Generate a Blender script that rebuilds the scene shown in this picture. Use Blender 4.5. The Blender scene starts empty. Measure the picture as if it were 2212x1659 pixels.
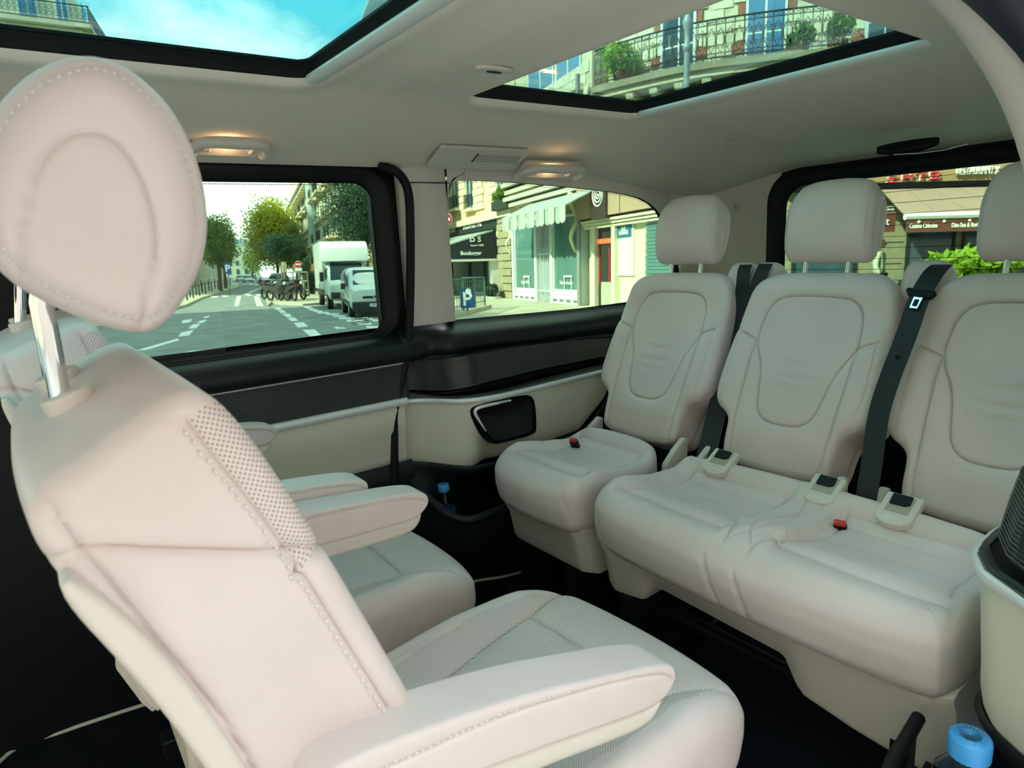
import bpy, bmesh, math, random
import numpy as np
from mathutils import Matrix, Vector
random.seed(7); rng = np.random.default_rng(7)
PI = math.pi
scn = bpy.context.scene
COL = scn.collection

# ------------------------------------------------------------------ camera, sky, sun, exposure
W_, H_ = 2212.0, 1659.0
F_PX = 1420.0
CAM = np.array([0.0, 0.0, 1.05])
def _vp(x, y):
    d = np.array([x - W_ / 2, -(y - H_ / 2), -F_PX]); return d / np.linalg.norm(d)
_dx, _dy = _vp(2990, 425), _vp(60, 585)
_dz = np.cross(_dx, _dy); _dz /= np.linalg.norm(_dz)
_U, _S, _V = np.linalg.svd(np.stack([_dx, _dy, _dz]))
CR = _U @ _V                                   # camera-to-van rotation
cam_data = bpy.data.cameras.new('camera')
cam = bpy.data.objects.new('camera', cam_data); COL.objects.link(cam)
m4 = np.eye(4); m4[:3, :3] = CR; m4[:3, 3] = CAM
cam.matrix_world = Matrix(m4.tolist())
cam_data.sensor_fit = 'HORIZONTAL'; cam_data.sensor_width = 36.0
cam_data.lens = F_PX / W_ * 36.0
cam_data.clip_start = 0.02; cam_data.clip_end = 1500
cam_data.dof.use_dof = True; cam_data.dof.focus_distance = 1.7; cam_data.dof.aperture_fstop = 9.0
scn.camera = cam

scn.view_settings.view_transform = 'Standard'; scn.view_settings.look = 'None'
scn.view_settings.gamma = 1.0; scn.view_settings.use_curve_mapping = False
scn.view_settings.exposure = 1.3

world = bpy.data.worlds.new('sky'); scn.world = world; world.use_nodes = True
wn = world.node_tree; wn.nodes.clear()
def wnode(t, **k):
    n = wn.nodes.new(t)
    for a, b in k.items(): setattr(n, a, b)
    return n
w_out = wnode('ShaderNodeOutputWorld'); w_bg = wnode('ShaderNodeBackground')
w_tc = wnode('ShaderNodeTexCoord'); w_sep = wnode('ShaderNodeSeparateXYZ')
w_ramp = wnode('ShaderNodeValToRGB')
w_ramp.color_ramp.elements[0].position = 0.0; w_ramp.color_ramp.elements[0].color = (0.52, 0.74, 0.74, 1)
w_ramp.color_ramp.elements[1].position = 0.6; w_ramp.color_ramp.elements[1].color = (0.05, 0.33, 0.46, 1)
e = w_ramp.color_ramp.elements.new(0.22); e.color = (0.12, 0.52, 0.60, 1)
w_map = wnode('ShaderNodeMapping'); w_map.inputs['Scale'].default_value = (1.5, 1.5, 3.6); w_map.inputs['Location'].default_value = (0.35, 0.2, 0.1)
w_n = wnode('ShaderNodeTexNoise'); w_n.inputs['Scale'].default_value = 2.1; w_n.inputs['Detail'].default_value = 9; w_n.inputs['Roughness'].default_value = 0.58
w_n.inputs['Distortion'].default_value = 0.4
w_cr = wnode('ShaderNodeValToRGB'); w_cr.color_ramp.elements[0].position = 0.41; w_cr.color_ramp.elements[1].position = 0.66
w_mix = wnode('ShaderNodeMix', data_type='RGBA'); w_mix.inputs[7].default_value = (1.06, 0.98, 0.92, 1)
L_ = wn.links.new
L_(w_tc.outputs['Generated'], w_sep.inputs[0]); L_(w_sep.outputs['Z'], w_ramp.inputs[0])
L_(w_tc.outputs['Generated'], w_map.inputs[0]); L_(w_map.outputs[0], w_n.inputs['Vector']); L_(w_n.outputs[0], w_cr.inputs[0])
L_(w_cr.outputs[0], w_mix.inputs[0]); L_(w_ramp.outputs[0], w_mix.inputs[6])
L_(w_mix.outputs[2], w_bg.inputs['Color']); L_(w_bg.outputs[0], w_out.inputs[0])
w_bg.inputs['Strength'].default_value = 2.85

sun_d = bpy.data.lights.new('sun', 'SUN'); sun_d.energy = 11.0; sun_d.angle = 0.03; sun_d.color = (1.0, 0.90, 0.70)
sun = bpy.data.objects.new('sun', sun_d); COL.objects.link(sun)
SUN_FROM = Vector((-0.75, 0.05, 0.62)).normalized()
sun.rotation_euler = SUN_FROM.to_track_quat('Z', 'Y').to_euler()

# ------------------------------------------------------------------ pixel helpers (authoring only: where a line of sight meets a real plane)
def ray(x, y):
    d = CR @ np.array([x - W_ / 2, -(y - H_ / 2), -F_PX]); return d / np.linalg.norm(d)
def on_y(x, y, Y): d = ray(x, y); return CAM + d * (Y / d[1])
def on_x(x, y, X): d = ray(x, y); return CAM + d * (X / d[0])
def on_z(x, y, Z): d = ray(x, y); return CAM + d * ((Z - CAM[2]) / d[2])

# ------------------------------------------------------------------ materials
MATS = {}
def nodes_of(name):
    m = bpy.data.materials.new(name); m.use_nodes = True
    nt = m.node_tree; b = nt.nodes['Principled BSDF']
    return m, nt, b
def mat(name, col, rough=0.5, metal=0.0, spec=0.5, bump=None, var=0.0, varscale=6.0, coat=0.0, coord='Object', emit=None):
    if name in MATS: return MATS[name]
    m, nt, b = nodes_of(name)
    c = (*col, 1) if len(col) == 3 else col
    b.inputs['Base Color'].default_value = c
    b.inputs['Roughness'].default_value = rough; b.inputs['Metallic'].default_value = metal
    b.inputs['Specular IOR Level'].default_value = spec
    b.inputs['Coat Weight'].default_value = coat
    tc = nt.nodes.new('ShaderNodeTexCoord')
    if bump:
        sc, st, dist = bump
        n = nt.nodes.new('ShaderNodeTexNoise'); n.inputs['Scale'].default_value = sc; n.inputs['Detail'].default_value = 3
        nt.links.new(tc.outputs[coord], n.inputs['Vector'])
        bp = nt.nodes.new('ShaderNodeBump'); bp.inputs['Strength'].default_value = st; bp.inputs['Distance'].default_value = dist
        nt.links.new(n.outputs[0], bp.inputs['Height']); nt.links.new(bp.outputs[0], b.inputs['Normal'])
    if var > 0:
        n = nt.nodes.new('ShaderNodeTexNoise'); n.inputs['Scale'].default_value = varscale; n.inputs['Detail'].default_value = 6
        nt.links.new(tc.outputs[coord], n.inputs['Vector'])
        r = nt.nodes.new('ShaderNodeValToRGB')
        r.color_ramp.elements[0].position = 0.3; r.color_ramp.elements[1].position = 0.7
        r.color_ramp.elements[0].color = (*[max(0, x * (1 - var)) for x in c[:3]], 1)
        r.color_ramp.elements[1].color = (*[min(1, x * (1 + var)) for x in c[:3]], 1)
        nt.links.new(n.outputs[0], r.inputs[0]); nt.links.new(r.outputs[0], b.inputs['Base Color'])
    if emit:
        b.inputs['Emission Color'].default_value = (*emit[0], 1); b.inputs['Emission Strength'].default_value = emit[1]
    MATS[name] = m
    return m

def leather_mat():
    # smooth hide with fine grain, soft creases and, where the 'perf' attribute says so, punched holes on a staggered grid
    m, nt, b = nodes_of('cream_leather'); N = nt.nodes.new; Lk = nt.links.new
    b.inputs['Roughness'].default_value = 0.46; b.inputs['Specular IOR Level'].default_value = 0.42
    tc = N('ShaderNodeTexCoord')
    n1 = N('ShaderNodeTexNoise'); n1.inputs['Scale'].default_value = 9; n1.inputs['Detail'].default_value = 4
    Lk(tc.outputs['Object'], n1.inputs['Vector'])
    r = N('ShaderNodeValToRGB'); r.color_ramp.elements[0].color = (0.71, 0.605, 0.585, 1); r.color_ramp.elements[1].color = (0.765, 0.66, 0.635, 1)
    r.color_ramp.elements[0].position = 0.3; r.color_ramp.elements[1].position = 0.7
    Lk(n1.outputs[0], r.inputs[0])
    uv = N('ShaderNodeUVMap'); uv.uv_map = 'holes'
    sp = N('ShaderNodeSeparateXYZ'); Lk(uv.outputs[0], sp.inputs[0])
    def M(op, a, bb=None):
        n = N('ShaderNodeMath'); n.operation = op
        for i, v in enumerate((a, bb)):
            if v is None: continue
            if isinstance(v, (int, float)): n.inputs[i].default_value = v
            else: Lk(v, n.inputs[i])
        return n.outputs[0]
    pit = 0.0047
    vy = M('DIVIDE', sp.outputs['Y'], pit * 0.5); row = M('FLOOR', vy)
    off = M('MULTIPLY', M('MODULO', M('ABSOLUTE', row), 2.0), 0.5)
    fx = M('SUBTRACT', M('FRACT', M('ADD', M('DIVIDE', sp.outputs['X'], pit), off)), 0.5)
    fy = M('SUBTRACT', M('FRACT', vy), 0.5)
    d2 = M('ADD', M('POWER', fx, 2.0), M('MULTIPLY', M('POWER', fy, 2.0), 0.25))
    hole = M('LESS_THAN', d2, 0.030)
    at = N('ShaderNodeAttribute'); at.attribute_name = 'perf'
    hm = M('MULTIPLY', hole, M('GREATER_THAN', at.outputs['Fac'], 0.5))
    mx = N('ShaderNodeMix'); mx.data_type = 'RGBA'; mx.inputs[7].default_value = (0.21, 0.18, 0.155, 1)
    Lk(hm, mx.inputs[0]); Lk(r.outputs[0], mx.inputs[6]); Lk(mx.outputs[2], b.inputs['Base Color'])
    g = N('ShaderNodeTexVoronoi'); g.inputs['Scale'].default_value = 420; Lk(tc.outputs['Object'], g.inputs['Vector'])
    n2 = N('ShaderNodeTexNoise'); n2.inputs['Scale'].default_value = 38; n2.inputs['Detail'].default_value = 3; n2.inputs['Distortion'].default_value = 0.8
    Lk(tc.outputs['Object'], n2.inputs['Vector'])
    h = M('ADD', M('MULTIPLY', g.outputs['Distance'], 0.22), n2.outputs[0])
    bp = N('ShaderNodeBump'); bp.inputs['Strength'].default_value = 0.28; bp.inputs['Distance'].default_value = 0.0022
    Lk(h, bp.inputs['Height']); Lk(bp.outputs[0], b.inputs['Normal'])
    MATS['leather'] = m
    return m
LEATHER = leather_mat()
CREAM_PLASTIC = mat('cream_plastic', (0.72, 0.65, 0.585), 0.42, bump=(260, 0.12, 0.001))
CREAM_PANEL = mat('cream_vinyl_panel', (0.79, 0.755, 0.63), 0.5, bump=(150, 0.12, 0.001))
HEADLINER = mat('headliner_fabric', (0.82, 0.755, 0.64), 0.95, spec=0.1, bump=(420, 0.25, 0.001))
THREAD = mat('cream_thread', (0.90, 0.85, 0.78), 0.7)
BLACK_SOFT = mat('black_soft_plastic', (0.008, 0.012, 0.015), 0.42, spec=0.34, bump=(300, 0.2, 0.001))
BLACK = mat('black_plastic', (0.005, 0.006, 0.008), 0.45, spec=0.22)
RUBBER = mat('black_rubber', (0.006, 0.0065, 0.008), 0.6, spec=0.3)
NAVY = mat('navy_seal', (0.012, 0.018, 0.032), 0.5)
PIANO = mat('gloss_black_trim', (0.010, 0.012, 0.012), 0.30)
PIANO_LINE = mat('grey_trim_ridge', (0.09, 0.10, 0.10), 0.3)
CHROME = mat('polished_chrome', (0.82, 0.82, 0.82), 0.08, metal=1.0)
ALU = mat('satin_aluminium', (0.88, 0.90, 0.89), 0.34, metal=0.25)
CARPET = mat('black_carpet', (0.006, 0.0065, 0.010), 0.95, spec=0.1, bump=(700, 0.6, 0.003))
PIPING = mat('pale_carpet_piping', (0.50, 0.50, 0.42), 0.7)
BELT = mat('black_webbing', (0.010, 0.015, 0.019), 0.55, bump=(900, 0.35, 0.001))
STEEL = mat('dark_steel', (0.05, 0.055, 0.06), 0.3, metal=0.8)
RED = mat('red_plastic', (0.62, 0.02, 0.03), 0.35)
MESH_BLACK = mat('speaker_mesh', (0.006, 0.006, 0.009), 0.7, bump=(1200, 0.6, 0.002))
WHITE_INK = mat('white_ink', (0.85, 0.88, 0.84), 0.5)
LAMP_LENS = mat('lit_lamp_lens', (1.0, 0.78, 0.5), 0.4, emit=((1.0, 0.72, 0.38), 3.0))

def glass_mat(name, tint, f0=0.014):
    """thin pane: tinted transmission plus a mirror reflection that grows towards grazing (Schlick), the same from both faces"""
    m = bpy.data.materials.new(name); m.use_nodes = True; nt = m.node_tree; nt.nodes.clear(); N = nt.nodes.new; Lk = nt.links.new
    o = N('ShaderNodeOutputMaterial'); t = N('ShaderNodeBsdfTransparent'); t.inputs[0].default_value = (*tint, 1)
    g = N('ShaderNodeBsdfGlossy'); g.inputs['Roughness'].default_value = 0.0
    ge = N('ShaderNodeNewGeometry'); d = N('ShaderNodeVectorMath'); d.operation = 'DOT_PRODUCT'; Lk(ge.outputs['Normal'], d.inputs[0]); Lk(ge.outputs['Incoming'], d.inputs[1])
    def M(op, a, b=None):
        n = N('ShaderNodeMath'); n.operation = op
        for i, v in enumerate((a, b)):
            if v is None: continue
            if isinstance(v, (int, float)): n.inputs[i].default_value = v
            else: Lk(v, n.inputs[i])
        return n.outputs[0]
    f = M('ADD', M('MULTIPLY', M('POWER', M('SUBTRACT', 1.0, M('ABSOLUTE', d.outputs['Value'])), 5.0), 1 - f0), f0)
    x = N('ShaderNodeMixShader'); Lk(f, x.inputs[0]); Lk(t.outputs[0], x.inputs[1]); Lk(g.outputs[0], x.inputs[2]); Lk(x.outputs[0], o.inputs[0])
    return m
TINT = glass_mat('green_tinted_glass', (0.44, 0.53, 0.47))
TINT_ROOF = glass_mat('tinted_roof_glass', (0.40, 0.545, 0.535))
CLEAR = glass_mat('clear_glass', (0.90, 0.95, 0.93))

# ------------------------------------------------------------------ object helpers
def link(o, parent=None):
    COL.objects.link(o)
    if parent is not None: o.parent = parent
    return o
def tag(o, label=None, cat=None, group=None, kind=None):
    if label: o['label'] = label
    if cat: o['category'] = cat
    if group: o['group'] = group
    if kind: o['kind'] = kind
    return o
def empty(name, loc=(0, 0, 0), label=None, cat=None, group=None, kind=None, rot=None, parent=None, matrix=None):
    o = bpy.data.objects.new(name, None); o.empty_display_size = 0.05
    link(o, parent)
    o.location = loc
    if rot: o.rotation_euler = rot
    if matrix is not None: o.matrix_world = matrix
    return tag(o, label, cat, group, kind)
def mesh_obj(name, verts, faces, m, parent=None, smooth=True, origin=(0, 0, 0)):
    me = bpy.data.meshes.new(name)
    v = np.asarray(verts, dtype=np.float32).reshape(-1, 3) - np.asarray(origin, dtype=np.float32)
    if isinstance(faces, np.ndarray):
        k = faces.shape[1]; nf = faces.shape[0]
        me.vertices.add(len(v)); me.vertices.foreach_set('co', v.ravel())
        me.loops.add(nf * k); me.loops.foreach_set('vertex_index', faces.ravel().astype(np.int32))
        me.polygons.add(nf); me.polygons.foreach_set('loop_start', np.arange(0, nf * k, k, dtype=np.int32))
        try: me.polygons.foreach_set('loop_total', np.full(nf, k, dtype=np.int32))
        except Exception: pass
        me.update(calc_edges=True); me.validate()
    else:
        me.from_pydata(v.tolist(), [], [list(f) for f in faces]); me.update()
    if smooth: me.polygons.foreach_set('use_smooth', np.ones(len(me.polygons), dtype=bool))
    if m is not None:
        for mm in (m if isinstance(m, (list, tuple)) else [m]): me.materials.append(mm)
    o = bpy.data.objects.new(name, me); o.location = origin
    return link(o, parent)
def copy_tree(o, parent=None):
    c = o.copy(); COL.objects.link(c)
    if parent is not None: c.parent = parent
    for ch in list(o.children): copy_tree(ch, c)
    return c
def grid_faces(nu, nv, cu=False, cv=False):
    iu = np.arange(nu if cu else nu - 1); iv = np.arange(nv if cv else nv - 1)
    a, b = np.meshgrid(iu, iv, indexing='ij'); a = a.ravel(); b = b.ravel()
    a2, b2 = (a + 1) % nu, (b + 1) % nv
    return np.stack([a * nv + b, a2 * nv + b, a2 * nv + b2, a * nv + b2], 1)
class MB:
    """collects simple solids and links them as one mesh object"""
    def __init__(s): s.v = []; s.f = []; s.n = 0
    def add(s, v, f):
        v = np.asarray(v, float).reshape(-1, 3); s.v.append(v)
        for q in f: s.f.append([int(i) + s.n for i in q])
        s.n += len(v); return s
    def box(s, c, size, M=None, taper=1.0):
        x, y, z = [k / 2 for k in size]
        v = np.array([(-x, -y, -z), (x, -y, -z), (x, y, -z), (-x, y, -z), (-x * taper, -y * taper, z), (x * taper, -y * taper, z), (x * taper, y * taper, z), (-x * taper, y * taper, z)])
        if M is not None: v = v @ np.asarray(M).T
        return s.add(v + np.asarray(c, float), [(0, 3, 2, 1), (4, 5, 6, 7), (0, 1, 5, 4), (1, 2, 6, 5), (2, 3, 7, 6), (3, 0, 4, 7)])
    def bbox(s, lo, hi): lo = np.array(lo, float); hi = np.array(hi, float); return s.box((lo + hi) / 2, hi - lo)
    def tube(s, pts, r, n=8, closed=False, cap=True):
        P = np.asarray(pts, float); m = len(P); rr = np.broadcast_to(np.asarray(r, float), (m,))
        T = np.gradient(P, axis=0) if not closed else (np.roll(P, -1, 0) - np.roll(P, 1, 0))
        T /= np.maximum(np.linalg.norm(T, axis=1, keepdims=True), 1e-9)
        ref = np.array([0, 0, 1.0]) if abs(T[0, 2]) < 0.9 else np.array([1.0, 0, 0])
        u = np.cross(T[0], ref); u /= np.linalg.norm(u); rings = []
        for i in range(m):
            u = u - T[i] * (u @ T[i]); u /= max(np.linalg.norm(u), 1e-9); w = np.cross(T[i], u)
            a = np.linspace(0, 2 * PI, n, endpoint=False)
            rings.append(P[i] + rr[i] * (np.cos(a)[:, None] * u + np.sin(a)[:, None] * w))
        f = grid_faces(m, n, closed, True).tolist()
        if cap and not closed: f += [list(range(n))[::-1], [(m - 1) * n + k for k in range(n)]]
        return s.add(np.concatenate(rings), f)
    def cyl(s, a, b, r, n=12, r2=None): return s.tube([a, b], [r, r if r2 is None else r2], n)
    def lathe(s, c, prof, n=20, M=None):
        pr = np.asarray(prof, float); a = np.linspace(0, 2 * PI, n, endpoint=False); m = len(pr)
        v = np.stack([pr[:, 0][:, None] * np.cos(a), pr[:, 0][:, None] * np.sin(a), np.repeat(pr[:, 1][:, None], n, 1)], -1).reshape(-1, 3)
        if M is not None: v = v @ np.asarray(M).T
        f = grid_faces(m, n, False, True).tolist(); f += [list(range(n))[::-1], [(m - 1) * n + k for k in range(n)]]
        return s.add(v + np.asarray(c, float), f)
    def prism(s, outline, t0, t1, basis=None, origin=(0, 0, 0)):
        """outline (p,q) extruded from r=t0 to r=t1; basis rows ep,eq,er"""
        o = np.asarray(outline, float); n = len(o)
        lo = np.column_stack([o, np.full(n, t0)]); hi = np.column_stack([o, np.full(n, t1)])
        v = np.concatenate([lo, hi])
        if basis is not None: v = v @ np.asarray(basis, float)
        f = [list(range(n))[::-1], list(range(n, 2 * n))] + [[k, (k + 1) % n, n + (k + 1) % n, n + k] for k in range(n)]
        return s.add(v + np.asarray(origin, float), f)
    def sphere(s, c, r, nu=12, nv=8):
        r = np.broadcast_to(np.asarray(r, float), (3,)); a = np.linspace(0, 2 * PI, nu, endpoint=False); b = np.linspace(-PI / 2 + 0.05, PI / 2 - 0.05, nv)
        v = np.stack([np.cos(b)[:, None] * np.cos(a), np.cos(b)[:, None] * np.sin(a), np.repeat(np.sin(b)[:, None], nu, 1)], -1).reshape(-1, 3) * r
        f = grid_faces(nv, nu, False, True).tolist(); f += [list(range(nu))[::-1], [(nv - 1) * nu + k for k in range(nu)]]
        return s.add(v + np.asarray(c, float), f)
    def build(s, name, m, parent=None, smooth=False, bevel=0, origin=(0, 0, 0), seg=2):
        o = mesh_obj(name, np.concatenate(s.v), s.f, m, parent, smooth, origin)
        if bevel:
            bm = bmesh.new(); bm.from_mesh(o.data); bmesh.ops.recalc_face_normals(bm, faces=bm.faces)
            bmesh.ops.bevel(bm, geom=[e for e in bm.edges if e.calc_face_angle(0) > 0.5], offset=bevel, segments=seg, affect='EDGES', profile=0.6)
            bm.to_mesh(o.data); bm.free()
        else:
            bm = bmesh.new(); bm.from_mesh(o.data); bmesh.ops.recalc_face_normals(bm, faces=bm.faces); bm.to_mesh(o.data); bm.free()
        if smooth: auto_smooth(o)
        return o
def auto_smooth(o, ang=0.7):
    me = o.data; me.polygons.foreach_set('use_smooth', np.ones(len(me.polygons), dtype=bool))
    try: me.set_sharp_from_angle(angle=ang)
    except Exception: pass
def smooth_poly(pts, n=None, closed=True, step=None, it=2):
    """Chaikin-rounded then evenly resampled polyline"""
    P = np.asarray(pts, float)
    for _ in range(it):
        if closed:
            Q = np.roll(P, -1, 0); P = np.stack([0.75 * P + 0.25 * Q, 0.25 * P + 0.75 * Q], 1).reshape(-1, P.shape[1])
        else:
            Q = np.stack([0.75 * P[:-1] + 0.25 * P[1:], 0.25 * P[:-1] + 0.75 * P[1:]], 1).reshape(-1, P.shape[1])
            P = np.concatenate([P[:1], Q, P[-1:]])
    return resample(P, n, closed, step)
def resample(P, n=None, closed=False, step=None):
    P = np.asarray(P, float)
    if closed: P = np.concatenate([P, P[:1]])
    s = np.concatenate([[0], np.cumsum(np.linalg.norm(np.diff(P, axis=0), axis=1))])
    if n is None: n = max(2, int(s[-1] / step) + 1)
    t = np.linspace(0, s[-1], n + 1 if closed else n)
    Q = np.stack([np.interp(t, s, P[:, k]) for k in range(P.shape[1])], 1)
    return Q[:-1] if closed else Q
def poly_dist(X, line):
    """distance of points X(n,2) to an open polyline"""
    best = np.full(len(X), 1e9)
    for a, b in zip(line[:-1], line[1:]):
        a = np.asarray(a, float); b = np.asarray(b, float); ab = b - a; L2 = max(ab @ ab, 1e-12)
        t = np.clip(((X - a) @ ab) / L2, 0, 1); best = np.minimum(best, np.linalg.norm(X - a - t[:, None] * ab, axis=1))
    return best
def in_poly(X, poly):
    P = np.asarray(poly, float); x, y = X[:, 0], X[:, 1]; c = np.zeros(len(X), bool); j = len(P) - 1
    for i in range(len(P)):
        xi, yi = P[i]; xj, yj = P[j]
        if yi != yj: c ^= ((yi > y) != (yj > y)) & (x < (xj - xi) * (y - yi) / (yj - yi) + xi)
        j = i
    return c
class Puff:
    """An upholstered solid: a closed 2-D outline (p,q) with half thickness along r, rounded edges and sewn seams pressed into its faces."""
    def __init__(s, outline, half, fillet, n_out=200, grid=0.0075, n_fil=7, n_side=5, center=None, it=2, back_grid=0.02):
        O = smooth_poly(outline, n_out, True, it=it); s.c = O.mean(0) if center is None else np.asarray(center, float)
        s.n_out = n_out; s.grid = {1: grid, -1: back_grid}; s.half = half; s.outline = O; s.nf = n_fil; s.ns = n_side
        N = np.roll(O, -1, 0) - np.roll(O, 1, 0)
        area = 0.5 * np.sum(O[:, 0] * np.roll(O[:, 1], -1) - np.roll(O[:, 0], -1) * O[:, 1])
        if area < 0: O = O[::-1]; s.outline = O; N = np.roll(O, -1, 0) - np.roll(O, 1, 0)
        nrm = np.stack([N[:, 1], -N[:, 0]], 1); nrm /= np.linalg.norm(nrm, axis=1, keepdims=True)
        for _ in range(6): nrm = nrm + 0.5 * (np.roll(nrm, 1, 0) + np.roll(nrm, -1, 0)); nrm /= np.linalg.norm(nrm, axis=1, keepdims=True)
        s.nrm = nrm; s.fil = fillet; s.inner = O - nrm * fillet; s.seams = []; s.stitches = []; s.fn = None; s.perf_fn = None; s.pre = None
    def seam(s, line, width=0.0035, depth=0.004, side=1, swell=0.0, swell_w=0.02): s.seams.append((np.asarray(line, float), width, depth, side, swell, swell_w)); return s
    def stitch(s, line, side=1, pitch=0.0065, lift=0.0008, size=(0.0019, 0.0006)): s.stitches.append((np.asarray(line, float), side, pitch, lift, size)); return s
    def deform(s, fn): s.fn = fn; return s
    def _face(s, side):
        from mathutils.geometry import delaunay_2d_cdt
        g = s.grid[side]; bd = s.inner; pts = []; keep = []
        lo, hi = bd.min(0), bd.max(0)
        gx, gy = np.meshgrid(np.arange(lo[0], hi[0] + g, g), np.arange(lo[1], hi[1] + g, g * 0.866), indexing='ij'); gx = gx + (np.arange(gx.shape[1]) % 2) * g / 2
        G = np.column_stack([gx.ravel(), gy.ravel()])
        G = G[in_poly(G, bd)]; clb = np.concatenate([bd, bd[:1]]); G = G[poly_dist(G, clb) > g * 0.55]
        for line, w, dep, sd, sw, sww in s.seams:
            if sd != side or w <= 0: continue
            st = max(0.004, w * 1.4); L = resample(line, step=st); T = np.gradient(L, axis=0); T /= np.maximum(np.linalg.norm(T, axis=1, keepdims=True), 1e-9); n = np.stack([-T[:, 1], T[:, 0]], 1)
            Q = np.concatenate([L + n * k * w for k in (0, .55, -.55, 1.15, -1.15, 2.0, -2.0)])
            Q = Q[in_poly(Q, bd)]; Q = Q[poly_dist(Q, clb) > 0.0016]
            G = G[poly_dist(G, L) > max(2.4 * w, 0.004)] if len(L) > 1 else G
            for P in pts:                                     # keep the crossings clean
                pass
            pts.append(Q)
        A = np.concatenate([bd] + pts + [G])
        r = delaunay_2d_cdt([Vector(p) for p in A], [(k, (k + 1) % len(bd)) for k in range(len(bd))], [], 0, 1e-5)
        V = np.array([tuple(v) for v in r[0]]); F = np.array([list(f) for f in r[2]])
        C = V[F].mean(1); F = F[in_poly(C, bd)]
        a, b, c = V[F[:, 0]], V[F[:, 1]], V[F[:, 2]]
        ar = (b[:, 0] - a[:, 0]) * (c[:, 1] - a[:, 1]) - (b[:, 1] - a[:, 1]) * (c[:, 0] - a[:, 0]); F = F[np.abs(ar) > 1e-12]; ar = ar[np.abs(ar) > 1e-12]
        F = np.where((ar > 0)[:, None], F, F[:, ::-1])
        mp = np.full(len(bd), -1)
        for k, og in enumerate(r[3]):
            for i in og:
                if i < len(bd): mp[i] = k
        for i in np.where(mp < 0)[0]: mp[i] = int(np.argmin(((V - bd[i]) ** 2).sum(1)))
        return V, F, mp
    def build(s):
        n = s.n_out; verts = []; tris = []; quads = []; base = 0; ringids = {}
        for side in (1, -1):
            V, F, mp = s._face(side)
            verts.append(np.column_stack([V, np.full(len(V), side * s.half)])); tris.append((F if side > 0 else F[:, ::-1]) + base); ringids[side] = mp + base; base += len(V)
        prev = ringids[1]; rings = []
        for a in np.linspace(0, PI / 2, s.nf + 1)[1:]: rings.append(np.column_stack([s.inner + s.nrm * s.fil * math.sin(a), np.full(n, s.half - s.fil + s.fil * math.cos(a))]))
        for z in np.linspace(s.half - s.fil, -(s.half - s.fil), s.ns + 2)[1:-1]: rings.append(np.column_stack([s.outline, np.full(n, z)]))
        for a in np.linspace(PI / 2, 0, s.nf + 1)[:-1]: rings.append(np.column_stack([s.inner + s.nrm * s.fil * math.sin(a), np.full(n, -(s.half - s.fil + s.fil * math.cos(a)))]))
        ids = []
        for R in rings: verts.append(R); ids.append(np.arange(n) + base); base += n
        ids.append(ringids[-1])
        for cur in ids:
            quads.append(np.stack([prev, cur, np.roll(cur, -1), np.roll(prev, -1)], 1)); prev = cur
        s.v = np.concatenate(verts); s.tris = np.concatenate(tris); s.quads = np.concatenate(quads)
        s.v0 = s.v.copy()
        for line, w, dep, sd, sw, sww in s.seams:
            sel = s.v[:, 2] * sd > 0; d = poly_dist(s.v0[sel, :2], line); k = np.clip(s.v[sel, 2] * sd / s.half, 0, 1) ** 2
            s.v[sel, 2] -= sd * k * (dep * (.85 * np.exp(-(d / (.5 * w)) ** 2) + .5 * np.exp(-(d / (1.7 * w)) ** 2)) + sw * np.exp(-(d / sww) ** 2))
        if s.pre: s.pre(s.v, s.v0)
        s.perf = s.perf_fn(s.v0).astype(float) if s.perf_fn else np.zeros(len(s.v))
    def finish(s, name, m, parent, basis, origin, regions=(), stitch_mat=None, uv=None, loc=(0, 0, 0)):
        """regions: (part name, polygon in p,q, side); the rest becomes `name`. basis rows ep,eq,er."""
        s.build(); V0 = s.v0
        V = s.fn(s.v.copy()) if s.fn else s.v
        B = np.asarray(basis, float); Wd = V @ B + np.asarray(origin, float); flip = np.linalg.det(B) < 0
        quads, tris = s.quads, s.tris
        if flip: quads = quads[:, ::-1]; tris = tris[:, ::-1]
        qc = V0[quads].mean(1); tc = V0[tris].mean(1)
        qleft = np.ones(len(quads), bool); tleft = np.ones(len(tris), bool); objs = {}
        def emit(nm, qs, ts):
            used = np.unique(np.concatenate([qs.ravel(), ts.ravel()])); mp = np.full(len(Wd), -1); mp[used] = np.arange(len(used))
            me = bpy.data.meshes.new(nm); q, t = mp[qs], mp[ts]; v = Wd[used].astype(np.float32)
            me.vertices.add(len(v)); me.vertices.foreach_set('co', v.ravel())
            li = np.concatenate([q.ravel(), t.ravel()]).astype(np.int32); me.loops.add(len(li)); me.loops.foreach_set('vertex_index', li)
            ls = np.concatenate([np.arange(len(q)) * 4, len(q) * 4 + np.arange(len(t)) * 3]).astype(np.int32)
            me.polygons.add(len(ls)); me.polygons.foreach_set('loop_start', ls)
            me.update(calc_edges=True); me.polygons.foreach_set('use_smooth', np.ones(len(ls), bool)); me.materials.append(m)
            a = me.attributes.new('perf', 'FLOAT', 'POINT'); a.data.foreach_set('value', s.perf[used].astype(np.float32))
            ul = me.uv_layers.new(name='holes'); U = (V0[used][:, :2] if uv is None else uv(V0[used]))[li]; ul.data.foreach_set('uv', U.astype(np.float32).ravel())
            o = bpy.data.objects.new(nm, me); o.location = loc; return link(o, parent)
        for nm, poly, side in regions:
            iq = in_poly(qc[:, :2], poly) & (qc[:, 2] * side > s.half * 0.25) & qleft
            it_ = in_poly(tc[:, :2], poly) & (tc[:, 2] * side > s.half * 0.25) & tleft
            if not (iq.any() or it_.any()): continue
            objs[nm] = emit(nm, quads[iq], tris[it_]); qleft &= ~iq; tleft &= ~it_
        objs[name] = emit(name, quads[qleft], tris[tleft])
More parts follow.
